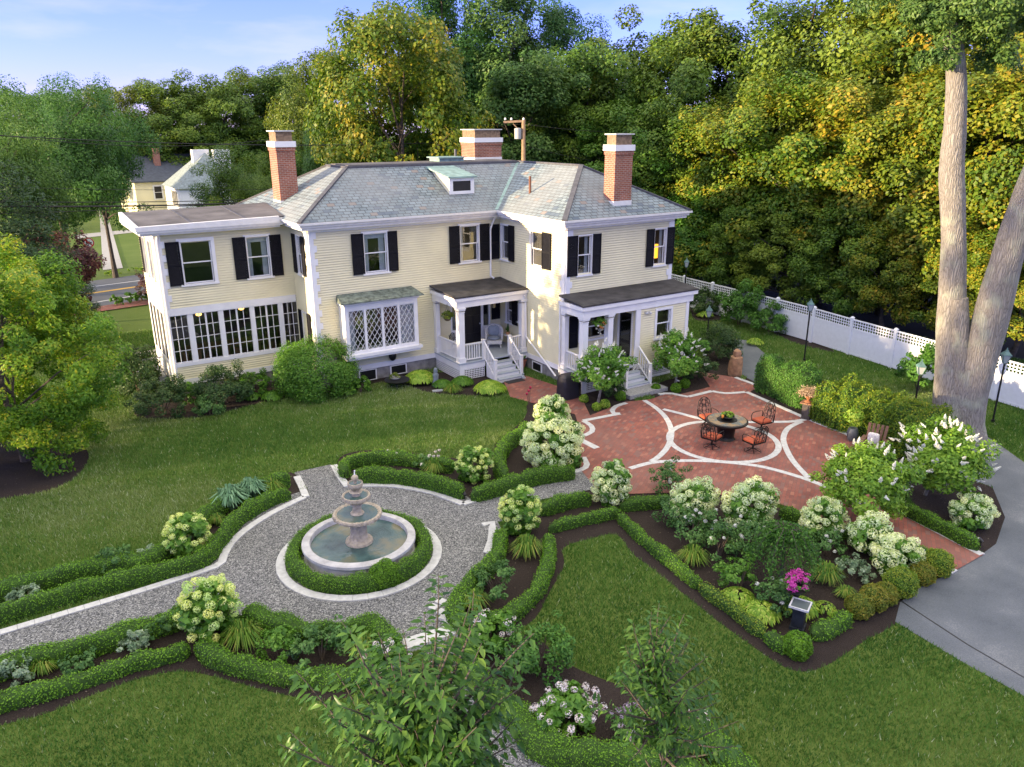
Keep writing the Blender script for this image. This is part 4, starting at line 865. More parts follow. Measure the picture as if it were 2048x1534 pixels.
def vnoise(P, s, seed=0.0):
    return np.array([mnoise.noise(Vector((p[0]*s+seed, p[1]*s+seed*.7, p[2]*s))) for p in P])
def hedge(pts2d, w, h, mat, label, seed=1, dens=900, leaf=.042, group='clipped box hedges edging the garden beds', closed=False, wob=.15, core='hedge_core', cat='hedge', name='box_hedge'):
    rng = np.random.default_rng(seed); P = [np.array(p[:2], float) for p in pts2d]
    P = cat_smooth(P, 6, closed) if len(P) > 2 else P
    if closed: P = P+[P[0]]
    P = resample(P, .14); L_, R_ = strip_poly(P, 2.0); m = len(P)
    if m < 2: return None
    c0 = np.mean(P, axis=0)
    prof = []   # half width, height
    for k in range(13):
        t = k/12*math.pi; cx = math.cos(t); sx = math.sin(t); ex = .45; x = math.copysign(abs(cx)**ex, cx); z = abs(sx)**ex
        prof.append((x*w/2, z*h))
    prof[0] = (w/2*.9, 0); prof[-1] = (-w/2*.9, 0)
    rows = []
    for i in range(m):
        d = (L_[i]-R_[i]); d = d/np.linalg.norm(d); row = []
        taper = 1.0
        if not closed and (i == 0 or i == m-1): taper = .08
        elif not closed and (i == 1 or i == m-2): taper = .82
        for (x, z) in prof:
            q = P[i]+d*x*taper; nn = mnoise.noise(Vector((q[0]*2.6, q[1]*2.6, z*2.6+seed))); s = 1+wob*nn*1.8+wob*.6*mnoise.noise(Vector((q[0]*.7, q[1]*.7, seed*3.1)))
            row.append((P[i][0]+d[0]*x*taper*s, P[i][1]+d[1]*x*taper*s, z*s*(.55+.45*taper)))
        rows.append(row)
    A = np.array(rows); k = A.shape[1]
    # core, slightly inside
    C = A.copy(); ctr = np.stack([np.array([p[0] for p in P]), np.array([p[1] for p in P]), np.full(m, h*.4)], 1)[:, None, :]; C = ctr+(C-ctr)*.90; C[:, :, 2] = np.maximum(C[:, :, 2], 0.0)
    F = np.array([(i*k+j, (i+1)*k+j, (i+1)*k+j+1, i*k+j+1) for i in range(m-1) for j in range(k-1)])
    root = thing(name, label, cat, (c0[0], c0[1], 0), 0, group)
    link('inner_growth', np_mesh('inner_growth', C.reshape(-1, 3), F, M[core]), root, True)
    q0 = A[:-1, :-1]; q1 = A[1:, :-1]; q2 = A[1:, 1:]; q3 = A[:-1, 1:]
    nr = np.cross((q1-q0).reshape(-1, 3), (q3-q0).reshape(-1, 3)); ar = np.linalg.norm(nr, axis=1); nr = nr/np.maximum(ar[:, None], 1e-9)
    q0, q1, q3 = q0.reshape(-1, 3), q1.reshape(-1, 3), q3.reshape(-1, 3); tot = ar.sum(); N = int(tot*dens)
    N = min(N, 60000); idx = rng.choice(len(ar), N, p=ar/tot); a = rng.uniform(0, 1, (N, 1)); b = rng.uniform(0, 1, (N, 1))
    pos = q0[idx]+(q1[idx]-q0[idx])*a+(q3[idx]-q0[idx])*b; nn = nr[idx]; 
    cc = np.stack([np.interp(idx//(k-1), np.arange(m), [p[0] for p in P]), np.interp(idx//(k-1), np.arange(m), [p[1] for p in P]), np.full(N, h*.45)], 1)
    flip = np.sum((pos-cc)*nn, axis=1) < 0; nn[flip] *= -1
    pos = pos+nn*rng.normal(.0, .018, (N, 1)); nd = nn*.6+rng.normal(0, .55, (N, 3))+np.array([0, 0, .25])
    V, Fq = leaf_quads(pos, nd, leaf*rng.uniform(.7, 1.35, N), rng)
    big = vnoise(pos[::7], 1.3, seed); big = np.repeat(big, 7)[:N]; big = np.pad(big, (0, N-len(big)), 'edge')
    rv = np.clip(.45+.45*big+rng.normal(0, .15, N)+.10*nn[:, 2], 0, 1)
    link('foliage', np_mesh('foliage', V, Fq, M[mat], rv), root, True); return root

def lumps(rng, n, r, flat=1.0, low=-.3):
    d = unit(rng.normal(size=(n, 3))); d[:, 2] = np.abs(d[:, 2])*(1-low)+low*rng.uniform(0, 1, n); d = unit(d); return d
def crown_pts(rng, n, rx, ry, rz, ncl, clr, low=-.35, shell=(.72, 1.0), irr=.25):
    """leaf positions and normals in clumps through an uneven crown, centred at 0"""
    d = unit(rng.normal(size=(ncl, 3))); d[:, 2] = np.where(d[:, 2] < low, -d[:, 2]*rng.uniform(0, 1, ncl), d[:, 2]); d = unit(d)
    k = rng.uniform(shell[0]**3, 1, ncl)**(1/3.)*shell[1]; k = k*(1+irr*np.array([mnoise.noise(Vector((q[0]*1.6, q[1]*1.6, q[2]*1.6+rng.integers(0, 1)+ncl*.01))) for q in d])*1.6)
    C = d*k[:, None]*np.array([rx, ry, rz]); cr = clr*rng.uniform(.6, 1.3, ncl)
    ci = rng.choice(ncl, n, p=(cr**2)/np.sum(cr**2)); o = unit(rng.normal(size=(n, 3))); rr = rng.uniform(.35, 1, n)**.6
    o[:, 2] *= .82; pos = C[ci]+o*(cr[ci]*rr)[:, None]; nrm = unit(o*.6+d[ci]*.5+np.array([0, 0, .5])+rng.normal(0, .45, (n, 3)))
    cv = rng.uniform(0, 1, ncl)[ci]
    return pos, nrm, cv, C
def shrub_mesh(name, rx, ry, rz, n, leaf, mat, seed, ncl=40, clr=None, z0=None, asp=.55, low=-.5, shell=(.6, 1.0), irr=.25):
    rng = np.random.default_rng(seed); clr = clr or .28*min(rx, ry, rz); pos, nrm, cv, C = crown_pts(rng, n, rx, ry, rz, ncl, clr, low, shell, irr)
    z0 = rz*.75 if z0 is None else z0; pos[:, 2] += z0; ok = pos[:, 2] > .01; pos = pos[ok]; nrm = nrm[ok]; cv = cv[ok]; n = len(pos)
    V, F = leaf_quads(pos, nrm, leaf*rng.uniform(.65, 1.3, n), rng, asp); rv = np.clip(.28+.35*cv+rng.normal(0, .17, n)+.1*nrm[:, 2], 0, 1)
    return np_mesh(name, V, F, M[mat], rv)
def stems_mb(seed, n, h, spread, r=.015, z0=0.0):
    rnd = random.Random(seed); mb = MB()
    for i in range(n):
        a = rnd.uniform(0, 6.28); s = spread*rnd.uniform(.3, 1); mb.tube([(0.04*math.cos(a), .04*math.sin(a), z0), (s*.5*math.cos(a), s*.5*math.sin(a), h*.5), (s*math.cos(a+.2), s*math.sin(a+.2), h*rnd.uniform(.8, 1))], [r, r*.7, r*.3], 5)
    return mb
def shrub(name, label, cat, loc, rx, ry, rz, n, leaf, mat, seed, group=None, z0=None, ncl=40, asp=.55, stems=5, **kw):
    root = thing(name, label, cat, loc, 0, group)
    link('foliage', shrub_mesh('foliage', rx, ry, rz, n, leaf, mat, seed, ncl, None, z0, asp, **kw), root)
    stems_mb(seed, stems, rz*1.2, min(rx, ry)*.6, .015+.01*rz).build('stems', M['stem'], root, ws=False); return root

# flower heads
def head_mesh(name, r, n, petal, mat, seed, cone=False):
    rng = np.random.default_rng(seed); d = unit(rng.normal(size=(n, 3)))
    if cone:
        t = rng.uniform(0, 1, n)**.8; a = rng.uniform(0, 6.28, n); rr = r*.42*(1-t)**.7*rng.uniform(.6, 1.1, n)+.01; pos = np.stack([rr*np.cos(a), rr*np.sin(a), t*r*1.5], 1); nn = np.stack([np.cos(a), np.sin(a), np.full(n, .5)], 1)
    else:
        b = 1+.10*np.sin(d[:, 0]*9+seed)*np.cos(d[:, 1]*8+seed*2); d[:, 2] *= .86; pos = d*r*rng.uniform(.93, 1.03, (n, 1))*b[:, None]; nn = d
    V, F = leaf_quads(pos, nn+rng.normal(0, .22, (n, 3)), petal*rng.uniform(.8, 1.2, n), rng, .95); return np_mesh(name, V, F, M[mat], np.clip(rng.beta(2.4, 1.6, n), 0, 1))
HEADS = {}
def heads(kind):
    if kind not in HEADS:
        HEADS[kind] = {'cream': [head_mesh('flower_head', 1, 190, .30, 'cream', s) for s in (1, 2, 3)], 'lcream': [head_mesh('flower_head', 1, 170, .32, 'lcream', s) for s in (4, 5, 6)], 'white': [head_mesh('flower_head', 1, 120, .36, 'wpetal', s) for s in (7, 8)],
                       'pan': [head_mesh('flower_panicle', 1, 90, .26, 'wpetal', s, True) for s in (9, 10, 11)], 'lpan': [head_mesh('flower_panicle', 1, 150, .30, 'lcream', s, True) for s in (12, 13)], 'blush': [head_mesh('flower_head', 1, 60, .42, 'pinkish', s) for s in (14, 15)]}[kind]
    return HEADS[kind]
def put_heads(root, kind, pts, size, rnd, dirs=None, name='flower_head'):
    for i, p in enumerate(pts):
        o = link(name, rnd.choice(heads(kind)), root); o.location = p; s = size*rnd.uniform(.78, 1.2); o.scale = (s, s, s*rnd.uniform(.85, 1.05))
        if dirs is not None: o.rotation_euler = Vector(dirs[i]).to_track_quat('Z', 'Y').to_euler()
        else: o.rotation_euler = (rnd.uniform(-.4, .4), rnd.uniform(-.4, .4), rnd.uniform(0, 6))
def spaced(rng, n, fn, mind, tries=4000):
    out = []; nr = []
    for _ in range(tries):
        p, q = fn(rng)
        if all(np.linalg.norm(p-o) > mind for o in out): out.append(p); nr.append(q)
        if len(out) >= n: break
    return out, nr
def hydrangea(loc, rx, ry, h, nh, hr, kind, label, seed, group='round headed hydrangea bushes', mat='hyd', lo=.05, leaf=.15):
    if kind == 'cream': hr *= 1.18
    rng = np.random.default_rng(seed); rnd = random.Random(seed); root = thing('hydrangea_bush', label, 'hydrangea', loc, 0, group); rz = h*.55
    link('foliage', shrub_mesh('foliage', rx*.9, ry*.9, rz, int(1500*rx*ry*4), leaf, mat, seed, int(30+30*rx), .28*min(rx, rz), h*.47, .65, low=-.85), root)
    stems_mb(seed, 9, h*.7, rx*.6, .014).build('stems', M['stem'], root, ws=False)
    def fn(r):
        d = r.normal(size=3); d /= np.linalg.norm(d); d[2] = abs(d[2]) if r.uniform() < .72 else d[2]*.6; d /= np.linalg.norm(d); k = r.uniform(.9, 1.04)*(1+.16*mnoise.noise(Vector(d*1.8+np.array([seed, 0, 0]))))
        return np.array([d[0]*rx*k, d[1]*ry*k, h*.47+d[2]*rz*k+lo]), d
    pts, nr = spaced(rng, min(nh, 98), fn, hr*1.75); put_heads(root, kind, [Vector(p) for p in pts if p[2] > .1], hr, rnd); return root

def clump(name, label, cat, loc, r, h, n, w, mat, seed, group=None, droop=.5, flowers=0, up=.35):
    """arching strap leaves in two joints"""
    rng = np.random.default_rng(seed); a = rng.uniform(0, 6.283, n); b0 = rng.uniform(0, r*.28, n); out = r*rng.uniform(up, 1.0, n); hh = h*rng.uniform(.6, 1.0, n)*(1-.25*(out/r))
    ca, sa = np.cos(a), np.sin(a); p0 = np.stack([b0*ca, b0*sa, np.zeros(n)], 1); p1 = np.stack([(b0+out*.45)*ca, (b0+out*.45)*sa, hh], 1); p2 = np.stack([(b0+out)*ca, (b0+out)*sa, hh*(1-droop)], 1)
    side = np.stack([-sa, ca, np.zeros(n)], 1)*(w/2); V = np.empty((n, 6, 3)); V[:, 0] = p0-side*.7; V[:, 1] = p0+side*.7; V[:, 2] = p1+side; V[:, 3] = p1-side; V[:, 4] = p2+side*.15; V[:, 5] = p2-side*.15
    i = np.arange(n)[:, None]*6; F = np.concatenate([i+np.array([[0, 1, 2, 3]]), i+np.array([[3, 2, 4, 5]])]); rv = np.clip(rng.beta(2, 2, n), 0, 1); root = thing(name, label, cat, loc, 0, group)
    link('leaves', np_mesh('leaves', V.reshape(-1, 3), F, M[mat], np.concatenate([rv, np.clip(rv+.12, 0, 1)])), root)
    if flowers:
        rnd = random.Random(seed); mb = MB(); P = []
        for k in range(flowers): q = (rnd.uniform(-r*.6, r*.6), rnd.uniform(-r*.6, r*.6), h*rnd.uniform(1.0, 1.35)); mb.tube([(q[0]*.2, q[1]*.2, 0), q], .006, 4); P.append(q)
        mb.build('stalks', M['daylily'], root, ws=False)
        for q in P: o = link('blossom', heads('blush')[0], root); o.location = q; o.scale = (.05,)*3
    return root
def hosta(loc, r, n, mat, label, seed, group='hostas and leafy mounds'):
    rng = np.random.default_rng(seed); n = int(n*1.9); a = rng.uniform(0, 6.283, n); k = np.sqrt(rng.uniform(.02, 1, n)); h = r*.75*(1-.6*k**2)+.03; c = np.stack([r*k*np.cos(a), r*k*np.sin(a), h], 1)
    U = unit(np.stack([np.cos(a), np.sin(a), -.1-.7*k+rng.normal(0, .15, n)], 1)); Wd = unit(np.cross(U, np.stack([np.zeros(n), np.zeros(n), np.ones(n)], 1)))*1.0; Lf = r*rng.uniform(.26, .40, n)[:, None]; Wf = Lf*.25
    mid = np.array([0, 0, -.02]); V = np.empty((n, 4, 3)); V[:, 0] = c-U*Lf*.4; V[:, 1] = c+Wd*Wf+np.array([0, 0, .025]); V[:, 2] = c+U*Lf*.6+np.array([0, 0, -.03]); V[:, 3] = c-Wd*Wf+np.array([0, 0, .025])
    root = thing('hosta', label, 'hosta', loc, 0, group); link('leaves', np_mesh('leaves', V.reshape(-1, 3), np.arange(4*n).reshape(n, 4), M[mat], np.clip(rng.beta(2, 2, n), 0, 1)), root); return root

# ============================================================ TREES
def branchy(mb, rnd, base, top, r0, r1, nl, rx, rz, zlo, zhi, seg=7, wob=.15):
    pts = []; 
    for i in range(seg+1):
        t = i/seg; pts.append(Vector((base[0]+(top[0]-base[0])*t+wob*rnd.uniform(-1, 1)*(0 < i < seg), base[1]+(top[1]-base[1])*t+wob*rnd.uniform(-1, 1)*(0 < i < seg), base[2]+(top[2]-base[2])*t)))
    rr = [r0+(r1-r0)*(i/seg)**.8 for i in range(seg+1)]; rr[0] *= 1.25; mb.tube(pts, rr, 9)
    for k in range(nl):
        z = zlo+(zhi-zlo)*(k+rnd.random()*.8)/nl; t = min(.98, max(.05, (z-base[2])/(top[2]-base[2]))); i = min(seg-1, int(t*seg)); f = t*seg-i; p = pts[i].lerp(pts[i+1], f); a = k*2.4+rnd.uniform(-.5, .5); ln = rx*rnd.uniform(.65, 1.0)*(1-.45*(k/nl)); r = rr[i]*.42
        q1 = p+Vector((math.cos(a)*ln*.45, math.sin(a)*ln*.45, ln*.28)); q2 = p+Vector((math.cos(a+.2)*ln*.95, math.sin(a+.2)*ln*.95, ln*.62)); mb.tube([p, q1, q2], [r, r*.65, r*.18], 6)
        for s in (-.7, .6): mb.tube([q1, q1+Vector((math.cos(a+s)*ln*.45, math.sin(a+s)*ln*.45, ln*.3))], [r*.5, r*.12], 5)
def tree_data(seed, h, rx, rz, n, leaf, mat, r0=.28, base=.3, ncl=110, clr=None, irr=.35, asp=.6, low=-.5, nl=10, shell=(.5, 1.0), bark='bark_dark'):
    rng = np.random.default_rng(seed); rnd = random.Random(seed); clr = clr or rx*.24; pos, nrm, cv, C = crown_pts(rng, n, rx, rx, rz, ncl, clr, low, shell, irr); pos[:, 2] += h-rz; C[:, 2] += h-rz
    ok = pos[:, 2] > h*base*.35; pos, nrm, cv = pos[ok], nrm[ok], cv[ok]; n = len(pos)
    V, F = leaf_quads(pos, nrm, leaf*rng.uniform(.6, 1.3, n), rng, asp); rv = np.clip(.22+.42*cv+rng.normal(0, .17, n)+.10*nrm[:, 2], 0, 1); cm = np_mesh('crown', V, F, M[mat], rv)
    mb = MB(); branchy(mb, rnd, (0, 0, -.1), (rnd.uniform(-.4, .4), rnd.uniform(-.4, .4), h*.9), r0, r0*.15, nl, rx*.9, rz, h*base, h*.85)
    # a few limbs that reach clumps
    for i in rng.choice(ncl, min(14, ncl), replace=False):
        zc = max(h*base*.8, C[i][2]-rx*.6); mb.tube([(0, 0, zc*.85), tuple(C[i]*.55+np.array([0, 0, zc*.45])), tuple(C[i])], [r0*.3, r0*.2, r0*.05], 5)
    return cm, mb.mesh('trunk', M[bark], True)
def place_tree(data, label, loc, s=1.0, rot=0.0, mat=None, group=None, name='tree', sz=None, cat='tree'):
    cm, tm = data; root = thing(name, label, cat, loc, rot, group); root.scale = (s, s, sz or s)
    link('trunk', tm, root); c = link('crown', cm, root)
    if mat: c.material_slots[0].link = 'OBJECT'; c.material_slots[0].material = M[mat]
    return root
def shoots_tree(name, label, base, axis_pts, specs, leafL, leafW, mat, seed, cat='tree', r0=.05, group=None):
    """near tree: trunk, limbs and shoots with single folded leaves"""
    rng = np.random.default_rng(seed); rnd = random.Random(seed); root = thing(name, label, cat, (base[0], base[1], 0)); mb = MB(); ax = [Vector(p)-Vector((base[0], base[1], 0)) for p in axis_pts]; m = len(ax)
    mb.tube(ax, [r0*(1-.75*i/(m-1)) for i in range(m)], 9); C = []; U = []
    for (z0, z1, ns, ln, tilt) in specs:
        for k in range(ns):
            t = rnd.uniform(z0, z1)*(m-1); i = min(m-2, int(t)); p = ax[i].lerp(ax[i+1], t-i); a = rnd.uniform(0, 6.283); tl = tilt*rnd.uniform(.5, 1.3); L_ = ln*rnd.uniform(.55, 1.1)
            d = Vector((math.cos(a)*math.sin(tl), math.sin(a)*math.sin(tl), math.cos(tl))); q = p.copy(); pts = [q.copy()]; seg = 7
            for j in range(seg): d = (d+Vector((rnd.uniform(-.12, .12), rnd.uniform(-.12, .12), .06))).normalized(); q = q+d*(L_/seg); pts.append(q.copy())
            mb.tube(pts, [r0*.28*(1-.85*j/seg) for j in range(seg+1)], 5)
            nlf = int(L_/(leafL*.17)); 
            for j in range(nlf):
                f = (j+.5)/nlf*seg; ii = min(seg-1, int(f)); c = pts[ii].lerp(pts[ii+1], f-ii); dd = (pts[ii+1]-pts[ii]).normalized(); b = j*2.4+rnd.uniform(-.5, .5); o = dd.orthogonal().normalized(); o = Matrix.Rotation(b, 3, dd) @ o
                u = (o*1.0+dd*.45+Vector((0, 0, -.35))).normalized(); C.append(c+u*.02); U.append(u)
    C = np.array([tuple(c) for c in C]); U = np.array([tuple(u) for u in U]); n = len(C); Zz = np.tile([0, 0, 1.0], (n, 1)); W = unit(np.cross(U, Zz)+rng.normal(0, .25, (n, 3))); N = unit(np.cross(W, U)); s = rng.uniform(.65, 1.15, (n, 1))*leafL; w = s*(leafW/leafL)
    V = np.empty((n, 8, 3)); dr = np.array([0, 0, -1.0])
    V[:, 0] = C; V[:, 1] = C+U*s*.33+W*w*.46+N*w*.16; V[:, 2] = C+U*s*.36; V[:, 3] = C+U*s*.33-W*w*.46+N*w*.16
    V[:, 4] = C+U*s*.72+W*w*.34+N*w*.10+dr*s*.05; V[:, 5] = C+U*s*.74+dr*s*.06; V[:, 6] = C+U*s*.72-W*w*.34+N*w*.10+dr*s*.05; V[:, 7] = C+U*s*1.02+dr*s*.16
    i = np.arange(n)[:, None]*8; F4 = np.concatenate([i+np.array([[1, 4, 5, 2]]), i+np.array([[2, 5, 6, 3]]), i+np.array([[0, 1, 2, 2]])[:, :], i+np.array([[0, 2, 3, 3]]), i+np.array([[4, 7, 5, 5]]), i+np.array([[5, 7, 6, 6]])])
    T = np.concatenate([i+np.array([[1, 4, 5]]), i+np.array([[1, 5, 2]]), i+np.array([[2, 5, 6]]), i+np.array([[2, 6, 3]]), i+np.array([[0, 1, 2]]), i+np.array([[0, 2, 3]]), i+np.array([[4, 7, 5]]), i+np.array([[5, 7, 6]])])
    rv = np.clip(rng.beta(2.2, 2.2, n)+.0, 0, 1); me = np_mesh('leaves', V.reshape(-1, 3), T, M[mat], np.tile(rv, 8)); link('leaves', me, root); mb.build('trunk', M['bark_dark'], root, True, ws=False); return root

M['maple'] = leafmat('maple_leaves', [(.018, .055, .006), (.045, .105, .010), (.085, .155, .014), (.14, .20, .022)], .3, .5, objvar=.5)
M['gold'] = leafmat('sun_gold_maple_leaves', [(.026, .062, .005), (.065, .120, .008), (.15, .175, .012), (.30, .21, .015)], .35, .5, objvar=.5)  # gold of the low sun is partly put into these leaf colours
M['olive'] = leafmat('olive_leaves', [(.022, .055, .006), (.05, .10, .010), (.09, .145, .014), (.16, .18, .022)], .3, .5, objvar=.5)
M['locust'] = leafmat('locust_leaves', [(.018, .055, .014), (.042, .105, .022), (.08, .155, .032), (.13, .205, .045)], .35, .5, objvar=.4)
M['willow'] = leafmat('pale_willow_leaves', [(.020, .055, .009), (.045, .105, .016), (.075, .155, .026), (.12, .21, .045)], .35, .5, objvar=.4)
M['ever'] = leafmat('evergreen_needles', [(.008, .024, .010), (.018, .045, .015), (.035, .07, .022)], .15, .6)
M['purple'] = leafmat('purple_leaves', [(.016, .008, .012), (.040, .014, .018), (.085, .03, .03), (.14, .06, .045)], .25, .5)
M['ylw'] = leafmat('yellow_green_leaves', [(.035, .10, .008), (.08, .18, .012), (.15, .25, .016), (.40, .36, .025)], .4, .45)
M['near'] = leafmat('cherry_leaves', [(.016, .055, .010), (.032, .088, .014), (.058, .13, .020), (.12, .20, .03)], .4, .4)
# ============================================================ HEDGES
HH = .42
def hp(px, z=.42): return [g(x, y, z)[:2] for x, y in px]
hedge(circ(FC, 1.62, 0, 352, 40)[:-1], .34, .42, 'hedge', 'ring of clipped box hedge around the stone fountain basin', 11, closed=True, dens=1300, leaf=.035)
hedge(hp([(-80, 1190), (0, 1166), (124, 1135), (230, 1116), (314, 1098), (413, 1016), (496, 966), (578, 946)]), .40, .45, 'hedge', 'long box hedge between the upper left lawn and the iris bed', 12)
hedge(hp([(-90, 1236), (-10, 1213), (155, 1164), (279, 1135), (395, 1106), (440, 1061), (478, 1019), (548, 980), (580, 973)], 0.42), 0.34, 0.42, 'hedge', 'curved box hedge lining the gravel path left of the fountain', 13, dens=1000)
hedge(hp([(-80, 1342), (0, 1317), (165, 1276), (350, 1222), (385, 1210)]), .42, .45, 'hedge', 'straight box hedge on the near side of the left gravel path', 14, dens=1000)
hedge(hp([(485, 1208), (520, 1224), (564, 1237), (620, 1246), (667, 1248), (736, 1236), (765, 1254), (796, 1300)]), .44, .45, 'hedge', 'curved box hedge on the near side of the fountain circle', 15, dens=1100, leaf=.038)
hedge(hp([(-80, 1415), (0, 1392), (60, 1375), (103, 1363), (180, 1340), (248, 1317), (320, 1300), (378, 1284)], 0.3), 0.32, 0.3, 'hedge', 'ragged low box hedge above the bottom left lawn', 16, wob=.22, dens=1100)
hedge(hp([(397, 1272), (421, 1296), (455, 1307), (537, 1328), (600, 1336), (680, 1340), (760, 1335)], 0.34), 0.4, 0.34, 'hedge', 'box hedge closing the bed of yellow daylilies below the fountain', 17, dens=1100, wob=.16)
hedge(hp([(688, 935), (692, 915), (730, 905), (769, 903), (840, 908), (905, 921)]), .36, .42, 'hedge', 'box hedge along the lawn behind the fountain', 18)
hedge(hp([(700, 940), (755, 940), (810, 943), (884, 958), (929, 974)]), .40, .48, 'hedge', 'box hedge following the far rim of the fountain circle', 19, dens=1000)
hedge(hp([(941, 978), (1010, 960), (1077, 942), (1150, 932)]), .40, .48, 'hedge', 'box hedge along the gravel path that leads to the patio', 20, dens=1000)
hedge(hp([(1010, 942), (1000, 925), (1000, 898), (1018, 874), (1058, 845)]), .40, .46, 'hedge', 'box hedge curling round the left side of the largest hydrangea', 21)
hedge(hp([(1080, 1005), (1130, 990), (1185, 980)]), .38, .42, 'hedge', 'short box hedge on the near side of the gravel path to the patio', 22)
hedge(hp([(1097, 1046), (1159, 1030), (1200, 1022), (1242, 1012)], 0.3), 0.28, 0.3, 'hedge', 'narrow box hedge between bare mulch and the patio path hedge', 23)
hedge(hp([(1001, 1050), (997, 1090), (959, 1135), (915, 1185), (914, 1222), (939, 1245)], 0.42), 0.36, 0.42, 'hedge', 'box hedge curving down the right rim of the fountain circle', 24, dens=1100)
hedge(hp([(1095, 1058), (1099, 1085), (1096, 1115), (1075, 1165), (1020, 1215), (956, 1235)], 0.36), 0.32, 0.36, 'hedge', 'box hedge on the mulch side of the bed right of the fountain', 25, dens=1100)
hedge(hp([(925, 1275), (945, 1330), (985, 1375), (1035, 1412), (1064, 1460), (1105, 1480), (1180, 1492), (1260, 1504), (1391, 1532), (1500, 1580)]), .46, .46, 'hedge', 'wide box hedge along the gravel path at the bottom of the garden', 26, dens=1300, leaf=.034)
hedge(hp([(1335, 1400), (1347, 1414), (1413, 1453), (1479, 1515), (1540, 1580)]), .46, .42, 'hedge', 'box hedge between the lower bed and the right hand lawn', 27, dens=1300, leaf=.034)
hedge(hp([(1238, 1020), (1270, 1052), (1310, 1085), (1355, 1122), (1400, 1158)], 0.29), 0.27, 0.29, 'hedge', 'green box hedge on the left edge of the large rose bed', 28, dens=1100)
hedge(hp([(1400, 1158), (1435, 1185), (1470, 1208), (1530, 1256)], 0.28), 0.29, 0.28, 'hedge_y', 'yellowing box hedge stretch on the left edge of the rose bed', 29, dens=1100, wob=.18)
hedge(hp([(1530, 1256), (1570, 1275), (1595, 1280)], 0.32), 0.34, 0.32, 'hedge', 'box hedge at the near corner of the rose bed', 30, wob=.2)
hedge(hp([(1625, 1256), (1665, 1238), (1700, 1218)], 0.33), 0.36, 0.33, 'hedge', 'box hedge piece right of the black pedestal', 31, wob=.22)
hedge(hp([(1240, 995), (1290, 990), (1340, 985)]), .34, .36, 'hedge', 'low hedge behind the roses where the patio begins', 32)
hedge(hp([(1560, 1008), (1606, 1024), (1700, 1052), (1805, 1080), (1860, 1098), (1884, 1112)], 0.36), 0.32, 0.36, 'hedge', 'box hedge separating the rose bed from the brick walk', 33, dens=1000)
hedge(hp([(1800, 1000), (1860, 1028), (1920, 1058), (1962, 1080)], 0.36), 0.34, 0.36, 'hedge', 'box hedge on the far side of the brick walk', 34, dens=1100)
hedge(hp([(1745, 900), (1760, 925), (1790, 960)]), .5, .5, 'hedge_y', 'light green low hedge behind the wooden chair', 35)
hedge(hp([(1527, 712), (1560, 725), (1600, 740), (1632, 752)], 1.35), 1.0, 1.5, 'yew', 'dark green tall clipped hedge beside the driveway opening', 36, group=None, dens=800, leaf=.06, wob=.16)
hedge(hp([(1655, 765), (1700, 782), (1760, 800), (1820, 822), (1866, 842)], 1.3), 1.6, 1.45, 'barb', 'loose golden green hedge between the patio and the big tree', 37, group=None, dens=900, leaf=.065, wob=.24)
hedge(hp([(1700, 1215), (1735, 1198), (1775, 1178), (1815, 1155), (1850, 1136), (1878, 1120)], .26), .34, .28, 'hedge_y', 'low olive box hedge running between the round bushes facing the driveway', 38, wob=.25)
def ballbush(px, r, mat, label, seed, z=.3, n=5200, leaf=.038, group='clipped round box bushes'):
    c = g(px[0], px[1], z); rng = np.random.default_rng(seed); root = thing('round_box_bush', label, 'bush', (c[0], c[1], 0), 0, group); d = unit(rng.normal(size=(n, 3))); d = d[d[:, 2] > -.75]; k = len(d); zc = r*.82
    s = 1+.16*vnoise(d, 2.2, seed)+.08*vnoise(d, 5.0, seed+1); pos = d*(r*s*rng.normal(1, .035, k))[:, None]; pos[:, 2] += zc; V, F = leaf_quads(pos, d*.7+rng.normal(0, .5, (k, 3)), leaf*rng.uniform(.7, 1.3, k), rng); link('foliage', np_mesh('foliage', V, F, M[mat], np.clip(.5+.3*vnoise(d, 1.5, seed+3)+rng.normal(0, .2, k), 0, 1)), root)
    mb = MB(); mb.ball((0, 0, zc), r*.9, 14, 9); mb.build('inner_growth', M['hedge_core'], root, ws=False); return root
ballbush((769, 1140), .34, 'hedge', 'bright round box ball in front of the fountain basin', 41, .4, 6500, .034)
for i, (x, y, r, mt, lb) in enumerate([(1596, 1285, .28, 'hedge', 'round box bush at the lowest corner of the rose bed'), (1720, 1208, .28, 'hedge_o', 'bronze tinted box bush third from the near corner of the rose bed'), (1748, 1192, .30, 'hedge_o', 'bronze green box bush beside a taller green one'), (1800, 1165, .36, 'hedge_y', 'largest olive box bush in the row facing the driveway'), (1772, 1182, .26, 'hedge_o', 'copper toned box bush in the row facing the driveway'), (1845, 1142, .28, 'hedge_o', 'rusty box bush near the end of the brick walk'), (1876, 1125, .34, 'hedge_y', 'box bush on the last corner beside the brick walk')]): ballbush((x, y), r, mt, lb, 50+i, .3)
for i, (x, y, r, lb) in enumerate([(1168, 797, .17, 'small lime bush beside the covered grill'), (1193, 813, .16, 'small lime bush under the tree left of the granite step'), (1210, 808, .18, 'small lime bush right of its twin under the left white flowering tree'), (1241, 793, .2, 'small green bush touching the granite step on its left'), (1312, 776, .18, 'small green bush touching the stairs on their right'), (1352, 777, .2, 'small green bush below the right white flowering tree'), (1370, 768, .2, 'small green bush at the patio end of the entry bed')]): ballbush((x, y), r, 'lime' if i < 3 else 'hedge', lb, 70+i, .15, 1500, .05, 'small round bushes by the entry steps')

